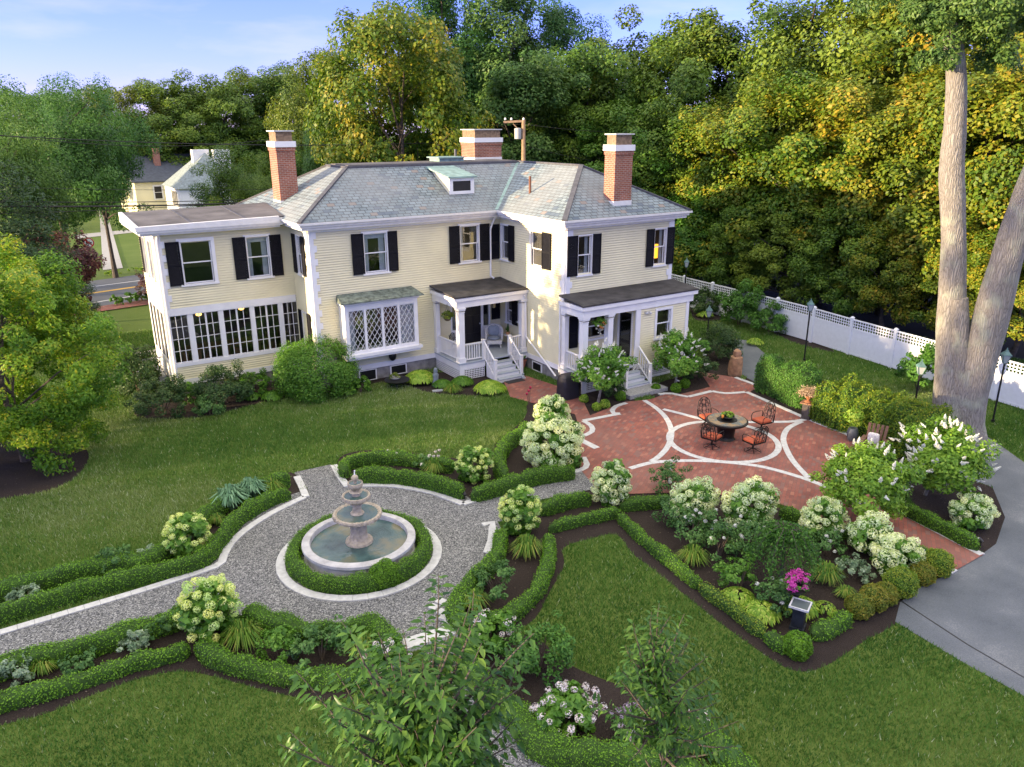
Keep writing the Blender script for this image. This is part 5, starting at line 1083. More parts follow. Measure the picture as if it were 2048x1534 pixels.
# ============================================================ HYDRANGEAS AND FLOWERS
def G3(x, y, z=0): p = g(x, y, z); return (p[0], p[1], 0)
def hy(px, rx, ry, h, nh, hr, kind, label, seed, **k): c = g(px[0], px[1], h*.5); return hydrangea((c[0], c[1], 0), rx, ry, h, nh, hr, kind, label, seed, **k)
hy((375, 1072), .56, .5, 1.0, 46, .085, 'lcream', 'lime flowered hydrangea rising over the hedge left of the fountain', 101)
hy((418, 1218), .60, .55, 1.25, 52, .095, 'lcream', 'tall lime flowered hydrangea nearest the camera beside the left gravel path', 102)
hy((948, 930), .55, .5, 1.0, 60, .075, 'lcream', 'lime flowered hydrangea where two hedges meet behind the fountain', 103)
hy((1105, 885), .95, .85, 1.5, 92, .125, 'cream', 'largest hydrangea bush covered in cream balls beside the patio edge', 104)
hy((1105, 828), .55, .5, 1.15, 46, .12, 'cream', 'cream hydrangea behind the largest one near the covered grill', 105)
hy((1222, 968), .52, .48, 1.15, 46, .105, 'cream', 'cream hydrangea standing alone at the patio corner by the gravel', 106)
hy((1040, 1024), .55, .5, 1.2, 58, .08, 'lcream', 'lime flowered hydrangea right of the fountain circle', 107)
hy((1388, 1005), .70, .5, 1.05, 58, .115, 'cream', 'cream hydrangea leftmost in the row along the patio', 108)
hy((1500, 1012), .78, .5, 1.15, 74, .12, 'cream', 'cream hydrangea second from left in the row along the patio', 109)
hy((1645, 1040), .62, .45, .95, 50, .11, 'cream', 'cream hydrangea third from left in the row along the patio', 110)
hy((1740, 1072), .50, .42, .90, 34, .115, 'cream', 'cream hydrangea fourth from left in the row along the patio', 111)
hy((1795, 1112), .62, .48, .80, 48, .11, 'cream', 'low cream hydrangea at the end of the row by the brick walk', 112)
hy((1945, 1025), .58, .48, .75, 40, .10, 'cream', 'small cream hydrangea by the curve of the driveway', 113)
hy((985, 1262), .45, .4, .75, 16, .075, 'blush', 'blush flowered shrub right of the stone slab', 114, group='blush flowered shrubs')
hy((1135, 1420), .62, .5, .85, 34, .075, 'blush', 'white and blush flowered shrub in the lower bed', 115, group='blush flowered shrubs')
hy((770, 1322), .55, .4, .7, 18, .07, 'blush', 'blush flowered shrub half hidden behind the near cherry crown', 116, group='blush flowered shrubs')

def panicle_tree(base_px, crown_px, rx, rz, trunk_h, nh, label, seed, ps=.17, nleaf=9000, lean=None):
    rng = np.random.default_rng(seed); rnd = random.Random(seed); b = g(*base_px); D = math.hypot(b[0], b[1]); c = atD(crown_px[0], crown_px[1], D); root = thing('hydrangea_tree', label, 'small tree', (b[0], b[1], 0), 0, 'white flowering standard trees')
    cz = c[2]; off_ = np.array([c[0]-b[0], c[1]-b[1], 0]);
    # shift crown up
    rngs = np.random.default_rng(seed); pos, nrm, cv, C = crown_pts(rngs, nleaf, rx, rx, rz, 75, .27*rx, -.7, (.55, 1.0), .35); pos += off_+np.array([0, 0, cz]); V, F = leaf_quads(pos, nrm, .115*rng.uniform(.6, 1.3, nleaf), rng, .5)
    link('crown', np_mesh('crown', V, F, M['hyd2' if seed < 204 else 'hyd3'], np.clip(.3+.4*cv+rng.normal(0, .16, nleaf), 0, 1)), root)
    mb = MB(); t0 = Vector((0, 0, -.02)); t1 = Vector((off_[0]*.6, off_[1]*.6, trunk_h)); mb.tube([t0, t0.lerp(t1, .5)+Vector((.02, .01, 0)), t1], [.06, .045, .04], 8)
    for i in range(12): q = C[i*5]+off_+np.array([0, 0, cz]); mb.tube([t1, t1.lerp(Vector(q), .5)+Vector((0, 0, .05)), Vector(q)], [.03, .02, .006], 5)
    mb.build('trunk', M['bark'], root, True, ws=False)
    def fn(r):
        d = r.normal(size=3); d /= np.linalg.norm(d); d[2] = abs(d[2]) if r.uniform() < .7 else d[2]; k = r.uniform(.92, 1.1)*(1+.3*mnoise.noise(Vector(d*1.6+np.array([seed, 0, 0])))); return np.array([d[0]*rx*k, d[1]*rx*k, d[2]*rz*k])+off_+np.array([0, 0, cz]), d*1.2+r.normal(0, .5, 3)+np.array([0, 0, .5])
    pts, nr = spaced(rng, min(nh, 98), fn, ps*.8); put_heads(root, 'pan', [Vector(p) for p in pts], ps, rnd, nr, 'flower_panicle'); return root
M['hyd3'] = leafmat('lime_tree_leaves', [(.04, .10, .01), (.10, .21, .018), (.19, .31, .03), (.31, .42, .055)], .4, .45)
M['hyd2'] = leafmat('fresh_tree_leaves', [(.03, .09, .012), (.07, .18, .02), (.13, .27, .03), (.22, .35, .05)], .4, .45)
panicle_tree((1196, 805), (1208, 738), .95, .85, .8, 80, 'white flowering standard tree left of the granite step', 201, .115)
panicle_tree((1350, 770), (1358, 708), .95, .85, .8, 66, 'white flowering standard tree right of the entry stairs', 203, .115)
panicle_tree((1720, 1035), (1735, 955), 1.05, .80, .8, 60, 'wide white flowering tree overhanging the brick walk', 205, .12, 15000)
panicle_tree((1850, 990), (1885, 915), 1.12, .90, 1.0, 96, 'white flowering tree in the bed by the driveway curve', 207, .13, 16000)

# perennials
grp = 'daylily clumps'
for i, (x, y, r, h, lb) in enumerate([(490, 1290, .50, .62, 'big arching daylily clump below the left hydrangea'), (730, 1305, .34, .5, 'daylily clump next to the lower hedge end by the gravel'), (545, 985, .42, .5, 'daylily clump at the tip of the iris bed'), (435, 1050, .26, .4, 'small daylily clump left of the irises'), (725, 925, .34, .4, 'daylily clump at the left end of the far rose bed'), (870, 945, .40, .5, 'daylily clump with orange buds left of the far hydrangea'), (1055, 1110, .48, .6, 'daylily clump in the bed right of the fountain'), (950, 1215, .40, .5, 'daylily clump at the bottom of the bed right of the fountain'), (1385, 1125, .45, .5, 'yellow green daylily clump by the yellowing hedge'), (1650, 1160, .45, .5, 'daylily clump on bare mulch behind the pink flowers'), (90, 1345, .28, .4, 'daylily clump in the bottom left bed'), (905, 785, .45, .42, 'wide yellow daylily mound in front of the porch'), (1395, 1490, .40, .5, 'daylily with peach flowers at the bottom of the lower bed'), (1690, 1190, .28, .25, 'thin grass tuft on the mulch left of the olive bush')]):
    clump('daylily', lb, 'daylily', G3(x, y), r, h, int(210*r/.4), .022, 'daylily', 300+i, grp, .55, 5 if i in (12, 5) else 0)
clump('iris_clump', 'grey green iris clump spilling over the left hedge', 'iris', G3(462, 1016), .58, .75, 230, .06, 'iris', 320, 'iris clumps', .25, up=.2)
clump('iris_clump', 'second grey green iris clump nearer the fountain', 'iris', G3(505, 998), .52, .72, 190, .06, 'iris', 321, 'iris clumps', .25, up=.2)
clump('iris_clump', 'small bluish iris tuft in the bed below the fountain', 'iris', G3(590, 1318), .2, .35, 40, .04, 'iris', 322, 'iris clumps', .3, up=.2)
for i, (x, y, r, n, mt, lb) in enumerate([(1475, 1205, .38, 150, 'lime', 'bright lime hosta leftmost in the rose bed'), (1520, 1235, .42, 170, 'lime', 'bright lime hosta left of the black pedestal'), (1600, 1225, .40, 130, 'lime', 'lime hosta behind the black pedestal'), (1648, 1225, .26, 80, 'lime', 'small lime hosta right of the black pedestal'), (840, 765, .65, 420, 'lime', 'broad yellow green hosta mound against the porch'), (790, 770, .3, 90, 'hyd', 'green hosta below the basement window'), (980, 785, .62, 420, 'lime', 'broad hosta mound left of the porch stairs'), (925, 770, .45, 260, 'hyd', 'fine leaved bright green mound beside the porch'), (885, 775, .40, 200, 'hyd', 'mid green mound behind the garden statue'), (690, 790, .45, 200, 'hyd', 'dark hosta right of the round rhododendron'), (545, 800, .42, 160, 'hyd', 'dark hosta left of the round rhododendron'), (505, 800, .35, 120, 'hyd', 'dark hosta beside the foundation'), (1410, 635, .45, 160, 'lime', 'lime hosta beside the dark bushes behind the house'), (1510, 690, .4, 150, 'lime', 'lime hosta near the fence bed')]):
    hosta(G3(x, y), r, n, mt, lb, 340+i)
# shrubs
def sh(px, rx, rz, n, leaf, mat, label, seed, group=None, name='shrub', zc=.5, **k): c = g(px[0], px[1], rz*zc*1.5); return shrub(name, label, 'shrub', (c[0], c[1], 0), rx, rx, rz, n, leaf, mat, seed, group, **k)
sh((630, 742), 1.45, 1.25, 34000, .08, 'hyd', 'big round rhododendron clipped in front of the bay window', 401, ncl=320, shell=(.93, 1), irr=.05, low=-.9)
sh((450, 775), 1.15, .85, 9000, .08, 'dark', 'loose grey green shrub under the sunroom windows', 402, ncl=60)
sh((322, 800), 1.0, .80, 10000, .075, 'dark', 'dark mounded bush at the left corner of the house', 403, ncl=60)
sh((272, 748), 1.0, 1.05, 10000, .09, 'dark', 'tall dark bush beside the side steps', 404, ncl=60)
sh((420, 815), .6, .45, 2500, .08, 'rose', 'low leafy bush in front of the loose grey green shrub', 405)
sh((375, 790), .6, .5, 3000, .08, 'hyd', 'mid green bush between the corner bush and the grey green shrub', 413)
sh((505, 770), .7, .55, 3200, .09, 'hyd', 'leafy green bush left of the big round rhododendron', 414)
sh((720, 775), .5, .35, 2000, .09, 'hyd', 'low leafy bush right of the big round rhododendron', 415)
sh((1440, 690), .95, .95, 8000, .08, 'dark', 'dark rounded bush behind the stone totem', 406, ncl=60)
sh((1405, 605), 1.0, .85, 6000, .10, 'dark', 'dark leafy bush at the fence beside the entry roof', 407)
sh((1480, 615), 1.1, 1.3, 7000, .12, 'yew', 'loose tall shrub in front of the white fence', 408, ncl=50, irr=.5)
sh((1540, 640), .9, .9, 4500, .11, 'yew', 'open leafy shrub against the white fence', 409, ncl=45, irr=.5)
sh((1842, 745), .75, 1.05, 5000, .12, 'yew', 'bright leafy shrub between fence and big tree', 410, ncl=45)
sh((1225, 775), .5, .5, 2500, .08, 'dark', 'dark small bush behind the left white flowering tree', 411)
sh((1400, 740), .7, .6, 4000, .08, 'dark', 'low dark bush beside the stone totem', 412)
for i, (x, y, r, z, mt, lb) in enumerate([(1340, 960, .5, .5, 'rose', 'open rose bush behind the patio corner hydrangea'), (1390, 1050, .62, .62, 'rose', 'rose bush with few blooms below the leftmost patio hydrangea'), (1440, 1085, .55, .55, 'rose', 'rose bush left of the weeping tree'), (1500, 1075, .55, .55, 'rose', 'rose bush behind the weeping tree'), (1350, 1020, .45, .45, 'rose', 'rose bush at the left edge of the rose bed'), (1480, 1150, .45, .5, 'hyd', 'bright green rose bush below the weeping tree'), (1660, 1090, .45, .4, 'rose', 'rose bush below the third patio hydrangea'), (1710, 1140, .35, .3, 'silver', 'small silvery plant on the bare mulch'), (1550, 1195, .4, .4, 'rose', 'white flowering rose beside the pink basket'), (990, 1165, .5, .4, 'rose', 'dark rose bush right of the fountain circle'), (790, 915, .3, .25, 'rose', 'rose bush with pale blooms behind the fountain'), (850, 925, .3, .25, 'rose', 'second rose bush behind the fountain'), (560, 1290, .42, .4, 'hyd', 'leafy plant between daylilies below the fountain'), (640, 1290, .5, .45, 'rose', 'large peony bush below the fountain'), (230, 1120, .45, .35, 'rose', 'dark peony bush in the left bed'), (290, 1115, .25, .25, 'silver', 'silvery plant near the left hydrangea'), (50, 1190, .32, .25, 'silver', 'silvery plant at the left picture edge between hedges'), (30, 1340, .35, .3, 'silver', 'silvery shrub at the left picture edge above the lawn'), (270, 1285, .3, .25, 'silver', 'silvery plant in the bottom left bed'), (160, 1325, .3, .25, 'rose', 'low green plant in the bottom left bed'), (330, 1250, .35, .25, 'rose', 'low plant left of the tall lime hydrangea'), (1085, 1300, .55, .55, 'yew', 'dense fine leaved bush right of the gravel path'), (1040, 1320, .45, .5, 'yew', 'fine leaved bush beside the blush flowered shrub'), (1730, 910, .3, .3, 'hyd', 'leafy plant behind the grey pot'), (1310, 720, .3, .3, 'dark', 'dark plant by the entry skirt')]):
    s = sh((x, y), r, z, int(3400*r), .075, mt, lb, 430+i, 'rose bushes and leafy perennials', 'leafy_bush', ncl=34, irr=.5)
    if i in (0, 1, 2, 3, 8, 10, 11, 6): put_heads(s, 'white', [(random.Random(i*9+k).uniform(-r, r)*.8, random.Random(i*7+k).uniform(-r, r)*.8, z*1.35+random.Random(k).uniform(-.2, .1)) for k in range(7)], .05, random.Random(i), name='blossom')
c = g(1270, 1455, .2); s = shrub('sedum', 'mauve flowered sedum in the lower bed', 'sedum', (c[0], c[1], 0), .5, .4, .28, 1500, .06, 'rose', 470); put_heads(s, 'blush', [(random.Random(k).uniform(-.5, .5), random.Random(k+99).uniform(-.35, .35), .4) for k in range(30)], .05, random.Random(4), name='flower_head')
for ch in s.children:
    if ch.name.startswith('flower_head'): ch.material_slots[0].link = 'OBJECT'; ch.material_slots[0].material = M['lilac']

# weeping small tree in the rose bed
b = g(1560, 1170); root = thing('weeping_tree', 'small weeping tree with bare grey limbs in the rose bed', 'small tree', (b[0], b[1], 0)); rnd = random.Random(8); rng = np.random.default_rng(8); mb = MB(); mb.tube([(0, 0, 0), (.03, .02, .8), (0, 0, 1.45)], [.05, .04, .035], 8); P = []
for k in range(26):
    a = k*2.4; L_ = rnd.uniform(.45, .85); pts = [Vector((0, 0, 1.42))]+[Vector((math.cos(a)*L_*t, math.sin(a)*L_*t, 1.45+.22*math.sin(t*2.6)-.75*t*t)) for t in (.3, .6, .85, 1.0)]; mb.tube(pts, [.014, .009, .006, .004, .002], 4)
    for j in range(330): t = rnd.uniform(.12, 1.08); q = Vector((math.cos(a)*L_*t, math.sin(a)*L_*t, 1.45+.22*math.sin(t*2.6)-.75*t*t)); P.append((q.x+rnd.gauss(0, .06), q.y+rnd.gauss(0, .06), q.z-abs(rnd.gauss(0, .14))))
mb.build('trunk', M['bark_dark'], root, True, ws=False); P = np.array(P); V, F = leaf_quads(P, rng.normal(size=P.shape)+np.array([0, 0, .4]), .075*rng.uniform(.6, 1.3, len(P)), rng, .4); link('crown', np_mesh('crown', V, F, M['yew'], rng.beta(2, 2, len(P))), root)
# three red roses by the brick path
b = g(1058, 815); root = thing('red_rose', 'thin rose with crimson blooms at the lawn corner by the brick path', 'rose', (b[0], b[1], 0)); mb = MB(); M['crimson'] = plain('crimson_petals', (.35, .01, .05), .6)
for k in range(3): mb.tube([(0, 0, 0), (.1*k-.1, .03*k, .55+.1*k)], .008, 5)
mb.build('stems', M['rose'] if False else M['stem'], root, ws=False)
for k in range(3): m2 = MB(); m2.ball((.1*k-.1, .03*k, .57+.1*k), .05, 8, 5, lambda q: 1+.2*math.sin(q.x*9)*math.cos(q.y*8)); m2.build('blossom', M['crimson'], root, ws=False)
# ============================================================ FOUNTAIN
FT = thing('fountain', 'three tiered stone fountain with a wide round basin of water', 'fountain', (FC[0], FC[1], 0)); fx, fy = FC
L0 = lambda mb, prof, n=48, fn=None: mb.lathe(prof, n, (0, 0, 0), fn)
mb = MB(); L0(mb, [(1.36, 0), (1.36, .12), (1.30, .16), (1.28, .34), (1.35, .40), (1.39, .43), (1.39, .50), (1.35, .52), (1.20, .52), (1.18, .48), (1.18, .15), (0, .15)], 64); mb.build('basin', plain('basin_stone', (.44, .43, .41), .85, var=.22, scale=5, bump=.5), FT, True, ws=False)
wm, nt, bb = newmat('fountain_water'); N_ = nt.nodes; L_ = nt.links
tx = N_.new('ShaderNodeTexCoord'); nn_ = N_.new('ShaderNodeTexNoise'); nn_.inputs['Scale'].default_value = 1.6; nn_.inputs['Detail'].default_value = 5; L_.new(tx.outputs['Object'], nn_.inputs['Vector'])
rp = ramp(nt, [(.35, (.03, .06, .06)), (.5, (.065, .12, .11)), (.66, (.17, .16, .09))]); L_.new(nn_.outputs['Fac'], rp.inputs['Fac']); L_.new(rp.outputs['Color'], bb.inputs['Base Color']); bb.inputs['Roughness'].default_value = .06; bb.inputs['Specular IOR Level'].default_value = .5
wv = N_.new('ShaderNodeTexWave'); wv.wave_type = 'RINGS'; wv.rings_direction = 'Z'; wv.inputs['Scale'].default_value = 4.5; wv.inputs['Distortion'].default_value = 14; wv.inputs['Detail'].default_value = 4; L_.new(tx.outputs['Object'], wv.inputs['Vector'])
bp = N_.new('ShaderNodeBump'); bp.inputs['Strength'].default_value = .10; bp.inputs['Distance'].default_value = .02; L_.new(wv.outputs['Fac'], bp.inputs['Height']); L_.new(bp.outputs['Normal'], bb.inputs['Normal']); M['water'] = wm
mb = MB(); mb.lathe([(0.0001, .40), (1.19, .40)], 64, cap=False); mb.build('water', M['water'], FT, ws=False)
mb = MB(); L0(mb, [(.30, .15), (.30, .36), (.34, .40), (.33, .46), (.25, .50), (.22, .56), (.20, .66), (.21, .86), (.25, .95), (.20, 1.0)], 32, lambda r, z, a: r*(1+.04*math.cos(12*a)*(z > .5))); mb.build('pedestal', M['stone'], FT, True, ws=False)
gad = lambda k, amp: (lambda r, z, a: r*(1+amp*math.cos(k*a)*(r > .3*1)))
def bowl(z, R, k, name):
    m = MB(); m.lathe([(.16, z-.16), (R*.45, z-.13), (R*.80, z-.05), (R*.97, z-.01), (R, z+.04), (R*.97, z+.085), (R*.90, z+.09), (R*.80, z+.05), (.05, z+.04)], 64, (0, 0, 0), lambda r, zz, a: r*(1+.03*math.cos(k*a)*(r > R*.78))); o = m.build(name, M['stone'], FT, True, ws=False)
    m = MB(); m.lathe([(.0001, z+.062), (R*.86, z+.062)], 40, cap=False); m.build('water', M['water'], o); return o
bowl(1.12, .60, 34, 'lower_bowl')
mb = MB(); L0(mb, [(.17, 1.14), (.17, 1.2), (.12, 1.24), (.10, 1.34), (.13, 1.46), (.14, 1.52)], 24); mb.build('pedestal', M['stone'], FT, True, ws=False)
bowl(1.60, .345, 24, 'middle_bowl')
mb = MB(); L0(mb, [(.09, 1.62), (.10, 1.68), (.065, 1.72), (.085, 1.78), (.06, 1.82), (.08, 1.86)], 24); mb.build('pedestal', M['stone'], FT, True, ws=False)
bowl(1.93, .185, 16, 'upper_bowl')
mb = MB(); mb.ball((0, 0, 2.13), .085, 14, 10); mb.tube([(0, 0, 1.95), (0, 0, 2.08)], .04, 8); mb.build('finial', M['stone'], FT, True, ws=False)
mb = MB(); mb.tube([(0, 0, 2.2), (0, 0, 2.27), (.01, 0, 2.33)], [.02, .012, .018], 6); mb.build('water_spout', M['white'], FT, ws=False)

# ============================================================ FIRE TABLE AND CHAIRS
tb = g(1467, 884, 0); TX, TY = 19.55, 16.72
FTb = thing('fire_table', 'round black fire table with a tiled stone top on the brick patio', 'fire table', (TX, TY, 0)); mb = MB()
mb.lathe([(.30, 0), (.33, .04), (.29, .09), (.27, .16), (.31, .45), (.40, .56), (.42, .62)], 32, fn=lambda r, z, a: r*(1+.025*math.cos(16*a)*(z > .1))); mb.build('pedestal', M['iron'], FTb, True, ws=False)
mb = MB(); mb.lathe([(.40, .60), (.66, .62), (.70, .65), (.70, .70), (.64, .712)], 48); mb.build('rim', M['iron'], FTb, True, ws=False)
mb = MB(); mb.lathe([(.645, .70), (.64, .722), (.34, .722), (.33, .70)], 48, cap=False); mb.build('tiled_top', brickmat('table_tiles', (.28, .20, .11), (.16, .19, .17), (.08, .07, .06), .13, .11, .008, 'XY', extra=[(.7, .9, (.34, .22, .10))], rough=.5), FTb, ws=False)
mb = MB(); mb.lathe([(.33, .70), (.33, .735), (.20, .74), (.0001, .735)], 40, cap=False); mb.build('burner_lid', M['iron'], FTb, True, ws=False)
BW = thing('flower_bowl', 'bowl of yellow green succulents and orange fruit on the fire table', 'bowl', (TX, TY, .74)); mb = MB(); mb.lathe([(.14, 0), (.20, .05), (.24, .11), (.22, .12), (.1, .08), (.0001, .08)], 24, cap=False); mb.build('bowl', M['black'], BW, True, ws=False)
link('succulents', shrub_mesh('succulents', .25, .2, .11, 900, .06, 'lime', 611, 26, .05, .15), BW)
M['orange'] = plain('orange_fruit', (.55, .20, .02), .5)
for i in range(5): mb = MB(); mb.ball((-.05+.07*i*(1 if i < 3 else -1), .12-.05*i, .17), .045, 10, 7); mb.build('fruit', M['orange'], BW, True, ws=False)
M['cushion'] = plain('rust_orange_cushion', (.40, .085, .035), .8, var=.12, scale=6)
def chair(loc, rot, label):
    root = thing('patio_chair', label, 'chair', loc, rot, 'swivel chairs round the fire table')     # faces +x
    mb = MB(); mb.tube([(.27*math.cos(a*math.pi/10), .27*math.sin(a*math.pi/10), .02) for a in range(21)], .016, 6, False)
    for k in range(5): a = k*1.2566; mb.tube([(.27*math.cos(a), .27*math.sin(a), .02), (.1*math.cos(a), .1*math.sin(a), .09), (0, 0, .14)], .012, 5)
    mb.tube([(0, 0, .1), (0, 0, .34)], .03, 8); mb.build('swivel_base', M['iron'], root, ws=False)
    mb = MB(); mb.box(-.25, .25, -.26, .26, .34, .375)
    for s in (-1, 1): mb.tube([(-.26, s*.27, .36), (-.28, s*.29, .62), (0, s*.30, .64), (.18, s*.29, .62), (.24, s*.28, .54), (.22, s*.27, .37)], .014, 6)
    mb.build('seat_frame', M['iron'], root, ws=False)
    mb = MB(); pts = []
    mb.hull8([(-.24, -.25, .376), (.26, -.25, .376), (.26, .25, .376), (-.24, .25, .376), (-.22, -.23, .46), (.24, -.23, .46), (.24, .23, .46), (-.22, .23, .46)]); c = mb.build('seat_cushion', M['cushion'], root, ws=False)
    bm = c.modifiers.new('bevel', 'BEVEL'); bm.width = .03; bm.segments = 3
    mb = MB()
    def bp_(y, z): return (-.26-.20*(z-.4), y, z)
    arch = [bp_(-.24, .38), bp_(-.25, .7), bp_(-.21, .90), bp_(-.11, 1.0), bp_(0, 1.03), bp_(.11, 1.0), bp_(.21, .90), bp_(.25, .7), bp_(.24, .38)]; mb.tube(arch, .015, 6)
    rnd = random.Random(3)
    for (y, z, r) in ((0, .62, .12), (0, .84, .12), (-.13, .75, .08), (.13, .75, .08), (-.13, .52, .07), (.13, .52, .07), (-.1, .92, .06), (.1, .92, .06), (0, .73, .06)):
        mb.tube([bp_(y+r*math.cos(t*.628)*(1-.03*t), z+r*math.sin(t*.628)*(1-.03*t)) for t in range(13)], .009, 4, False)
    for y in (-.17, -.06, .06, .17): mb.tube([bp_(y, .4), bp_(y*1.15, .65), bp_(y*.6, .95)], .008, 4)
    mb.build('scrolled_back', M['iron'], root, ws=False); return root
C0 = g(1412, 880); 
def chloc(px): c = g(*px); return (c[0], c[1], 0)
pos_ = [chloc((1415, 855)), chloc((1522, 862)), chloc((1423, 895)), chloc((1505, 903))]
lbs = ['black scrollwork chair at the far left of the fire table', 'black scrollwork chair at the far right of the fire table', 'black scrollwork chair at the near left of the fire table', 'black scrollwork chair at the near right of the fire table']
ch0 = chair(pos_[0], math.atan2(TY-pos_[0][1], TX-pos_[0][0]), lbs[0])
for p, l in zip(pos_[1:], lbs[1:]): dup(ch0, p, math.atan2(TY-p[1], TX-p[0]), l)

# ============================================================ URNS, POTS, GARDEN ORNAMENTS
b = g(1612, 838); PD = thing('bronze_pedestal', 'square bronze pedestal at the edge of the patio', 'pedestal', (b[0], b[1], 0), rad(20)); mb = MB(); M['bronze'] = plain('bronze_patina', (.10, .085, .07), .5, metal=.3, var=.4, scale=5)
mb.box(-.17, .17, -.17, .17, 0, .06); mb.box(-.145, .145, -.145, .145, .06, .62); mb.build('shaft', M['bronze'], PD, ws=False); mb = MB(); mb.box(-.22, .22, -.22, .22, .62, .66); mb.build('top_plate', plain('rusty_plate', (.28, .14, .07), .6, var=.4), PD, ws=False)
U1 = thing('rusty_urn', 'rust coloured urn of dry beige grasses on the bronze pedestal', 'urn', (b[0], b[1], .66)); mb = MB(); mb.lathe([(.13, 0), (.12, .03), (.05, .08), (.07, .12), (.15, .2), (.17, .27), (.14, .28), (.0001, .24)], 20, cap=False); mb.build('urn', plain('rust', (.30, .12, .05), .7, var=.4), U1, True, ws=False)
rng = np.random.default_rng(77); n = 900; a = rng.uniform(0, 6.28, n); e = rng.uniform(.15, 1.3, n); L_ = rng.uniform(.25, .55, n); B0 = np.zeros((n, 3)); B0[:, 2] = .25; T0 = B0+np.stack([np.cos(a)*np.cos(e)*L_, np.sin(a)*np.cos(e)*L_, np.sin(e)*L_*.8], 1); V, F = blades(B0, T0, .012, rng); pz = B0+(T0-B0)*rng.uniform(.6, 1.05, (n, 1)); pz[:, 2] -= rng.uniform(0, .08, n)
V2, F2 = leaf_quads(pz, rng.normal(size=(n, 3)), .05, rng, .7); me = np_mesh('dry_grass', V2, F2, M['dead'], rng.uniform(0, 1, n)); link('dry_grass', me, U1); link('dry_stalks', np_mesh('dry_stalks', V, F, M['dead'], rng.uniform(0, .5, n)), U1)
b = g(1595, 1256); P2 = thing('black_pedestal', 'black square pedestal in the near corner of the rose bed', 'pedestal', (b[0], b[1], 0), rad(25)); mb = MB(); M['dkblue'] = plain('black_stone', (.018, .022, .028), .45, var=.3)
mb.box(-.15, .15, -.15, .15, 0, .08); mb.box(-.12, .12, -.12, .12, .08, .56); mb.build('shaft', M['dkblue'], P2, ws=False); mb = MB(); mb.box(-.17, .17, -.17, .17, .56, .585); o = mb.build('slab', plain('slate_slab', (.09, .11, .11), .35), P2, ws=False); mb = MB(); 
for q in ((-.20, .20, -.20, -.17), (-.20, .20, .17, .20)): mb.box(*q, .555, .60)
for q in ((-.20, -.17, -.17, .17), (.17, .20, -.17, .17)): mb.box(*q, .555, .60)
mb.build('pale_edge', M['kerbstone'], P2, ws=False)
c = atD(1592, 1192, math.hypot(b[0], b[1])+.35); PB = thing('flower_basket', 'black bowl overflowing with magenta flowers above the black pedestal', 'flower pot', (c[0], c[1], 0)); mb = MB(); mb.lathe([(.0001, .62), (.10, .63), (.20, .70), (.24, .78), (.22, .78), (.0001, .74)], 20, cap=False); mb.lathe([(.12, 0), (.05, .06), (.04, .5), (.10, .64)], 14); mb.build('bowl', M['black'], PB, True, ws=False)
link('blooms', shrub_mesh('blooms', .30, .27, .18, 1500, .045, 'pink', 621, 34, .07, .90), PB); link('foliage', shrub_mesh('foliage', .28, .26, .16, 700, .05, 'hyd', 622, 26, .06, .88), PB)
b = g(1470, 750); TT = thing('stone_totem', 'tall carved tan stone totem beside the driveway opening', 'sculpture', (b[0], b[1], 0)); mb = MB(); mb.lathe([(.28, 0), (.30, .25), (.27, .55), (.24, .8), (.15, .86), (.17, .95), (.15, 1.08), (.05, 1.16)], 14, fn=lambda r, z, a: r*(1+.12*math.sin(3*a+z*4)+.06*math.sin(7*a+z*9))); mb.build('carved_body', plain('tan_rock', (.34, .19, .10), .85, var=.4, scale=5, bump=.8), TT, True, ws=False)
b = g(1703, 882); GP = thing('grey_pot', 'tall grey ribbed pot with a leafy plant by the wooden chair', 'flower pot', (b[0], b[1], 0)); mb = MB(); mb.lathe([(.11, 0), (.16, .12), (.19, .3), (.15, .46), (.13, .48), (.0001, .44)], 28, cap=False, fn=lambda r, z, a: r*(1+.02*math.cos(18*a))); mb.build('pot', plain('grey_glaze', (.09, .10, .11), .5), GP, True, ws=False); link('foliage', shrub_mesh('foliage', .28, .28, .40, 700, .10, 'lime', 631, 24, .1, .85), GP)
# wooden lounge chair with a white pillow
b = g(1742, 912); WC = thing('wooden_lounge_chair', 'slatted brown wooden lounge chair at the edge of the patio', 'chair', (b[0], b[1], 0), rad(200)); M['cedar'] = plain('weathered_cedar', (.16, .085, .055), .8, var=.3, scale=9)
mb = MB()
for i in range(6): mb.hull8([(-.25+i*.10, -.27, .34-.012*i), (-.17+i*.10, -.27, .338-.012*i), (-.17+i*.10, .27, .338-.012*i), (-.25+i*.10, .27, .34-.012*i), (-.25+i*.10, -.27, .36-.012*i), (-.17+i*.10, -.27, .358-.012*i), (-.17+i*.10, .27, .358-.012*i), (-.25+i*.10, .27, .36-.012*i)])
mb.build('seat', M['cedar'], WC, ws=False); mb = MB()
for i in range(5): y = -.24+i*.12; mb.bar((-.26, y, .36), (-.50, y*1.1, .95), .09, .02)
mb.build('backrest', M['cedar'], WC, ws=False)
for s in (-1, 1):
    mb = MB(); mb.box(.22, .30, s*.31-.03, s*.31+.03, 0, .5); mb.build('leg', M['cedar'], WC, ws=False); mb = MB(); mb.box(-.38, -.30, s*.31-.03, s*.31+.03, 0, .5); mb.build('leg', M['cedar'], WC, ws=False); mb = MB(); mb.box(-.42, .34, s*.33-.07, s*.33+.07, .5, .525); mb.build('armrest', M['cedar'], WC, ws=False)
PW = thing('pillow', 'white patterned pillow leaning on the wooden lounge chair', 'pillow', (b[0]+.12, b[1]+.08, .38), rad(200)); mb = MB(); mb.ball((0, 0, .19), (.07, .17, .17), 20, 14, lambda q: 1/max(abs(q.y), abs(q.z), .72)); mb.build('cover', plain('white_pillow', (.68, .63, .58), .9, var=.25, scale=14), PW, True, ws=False)
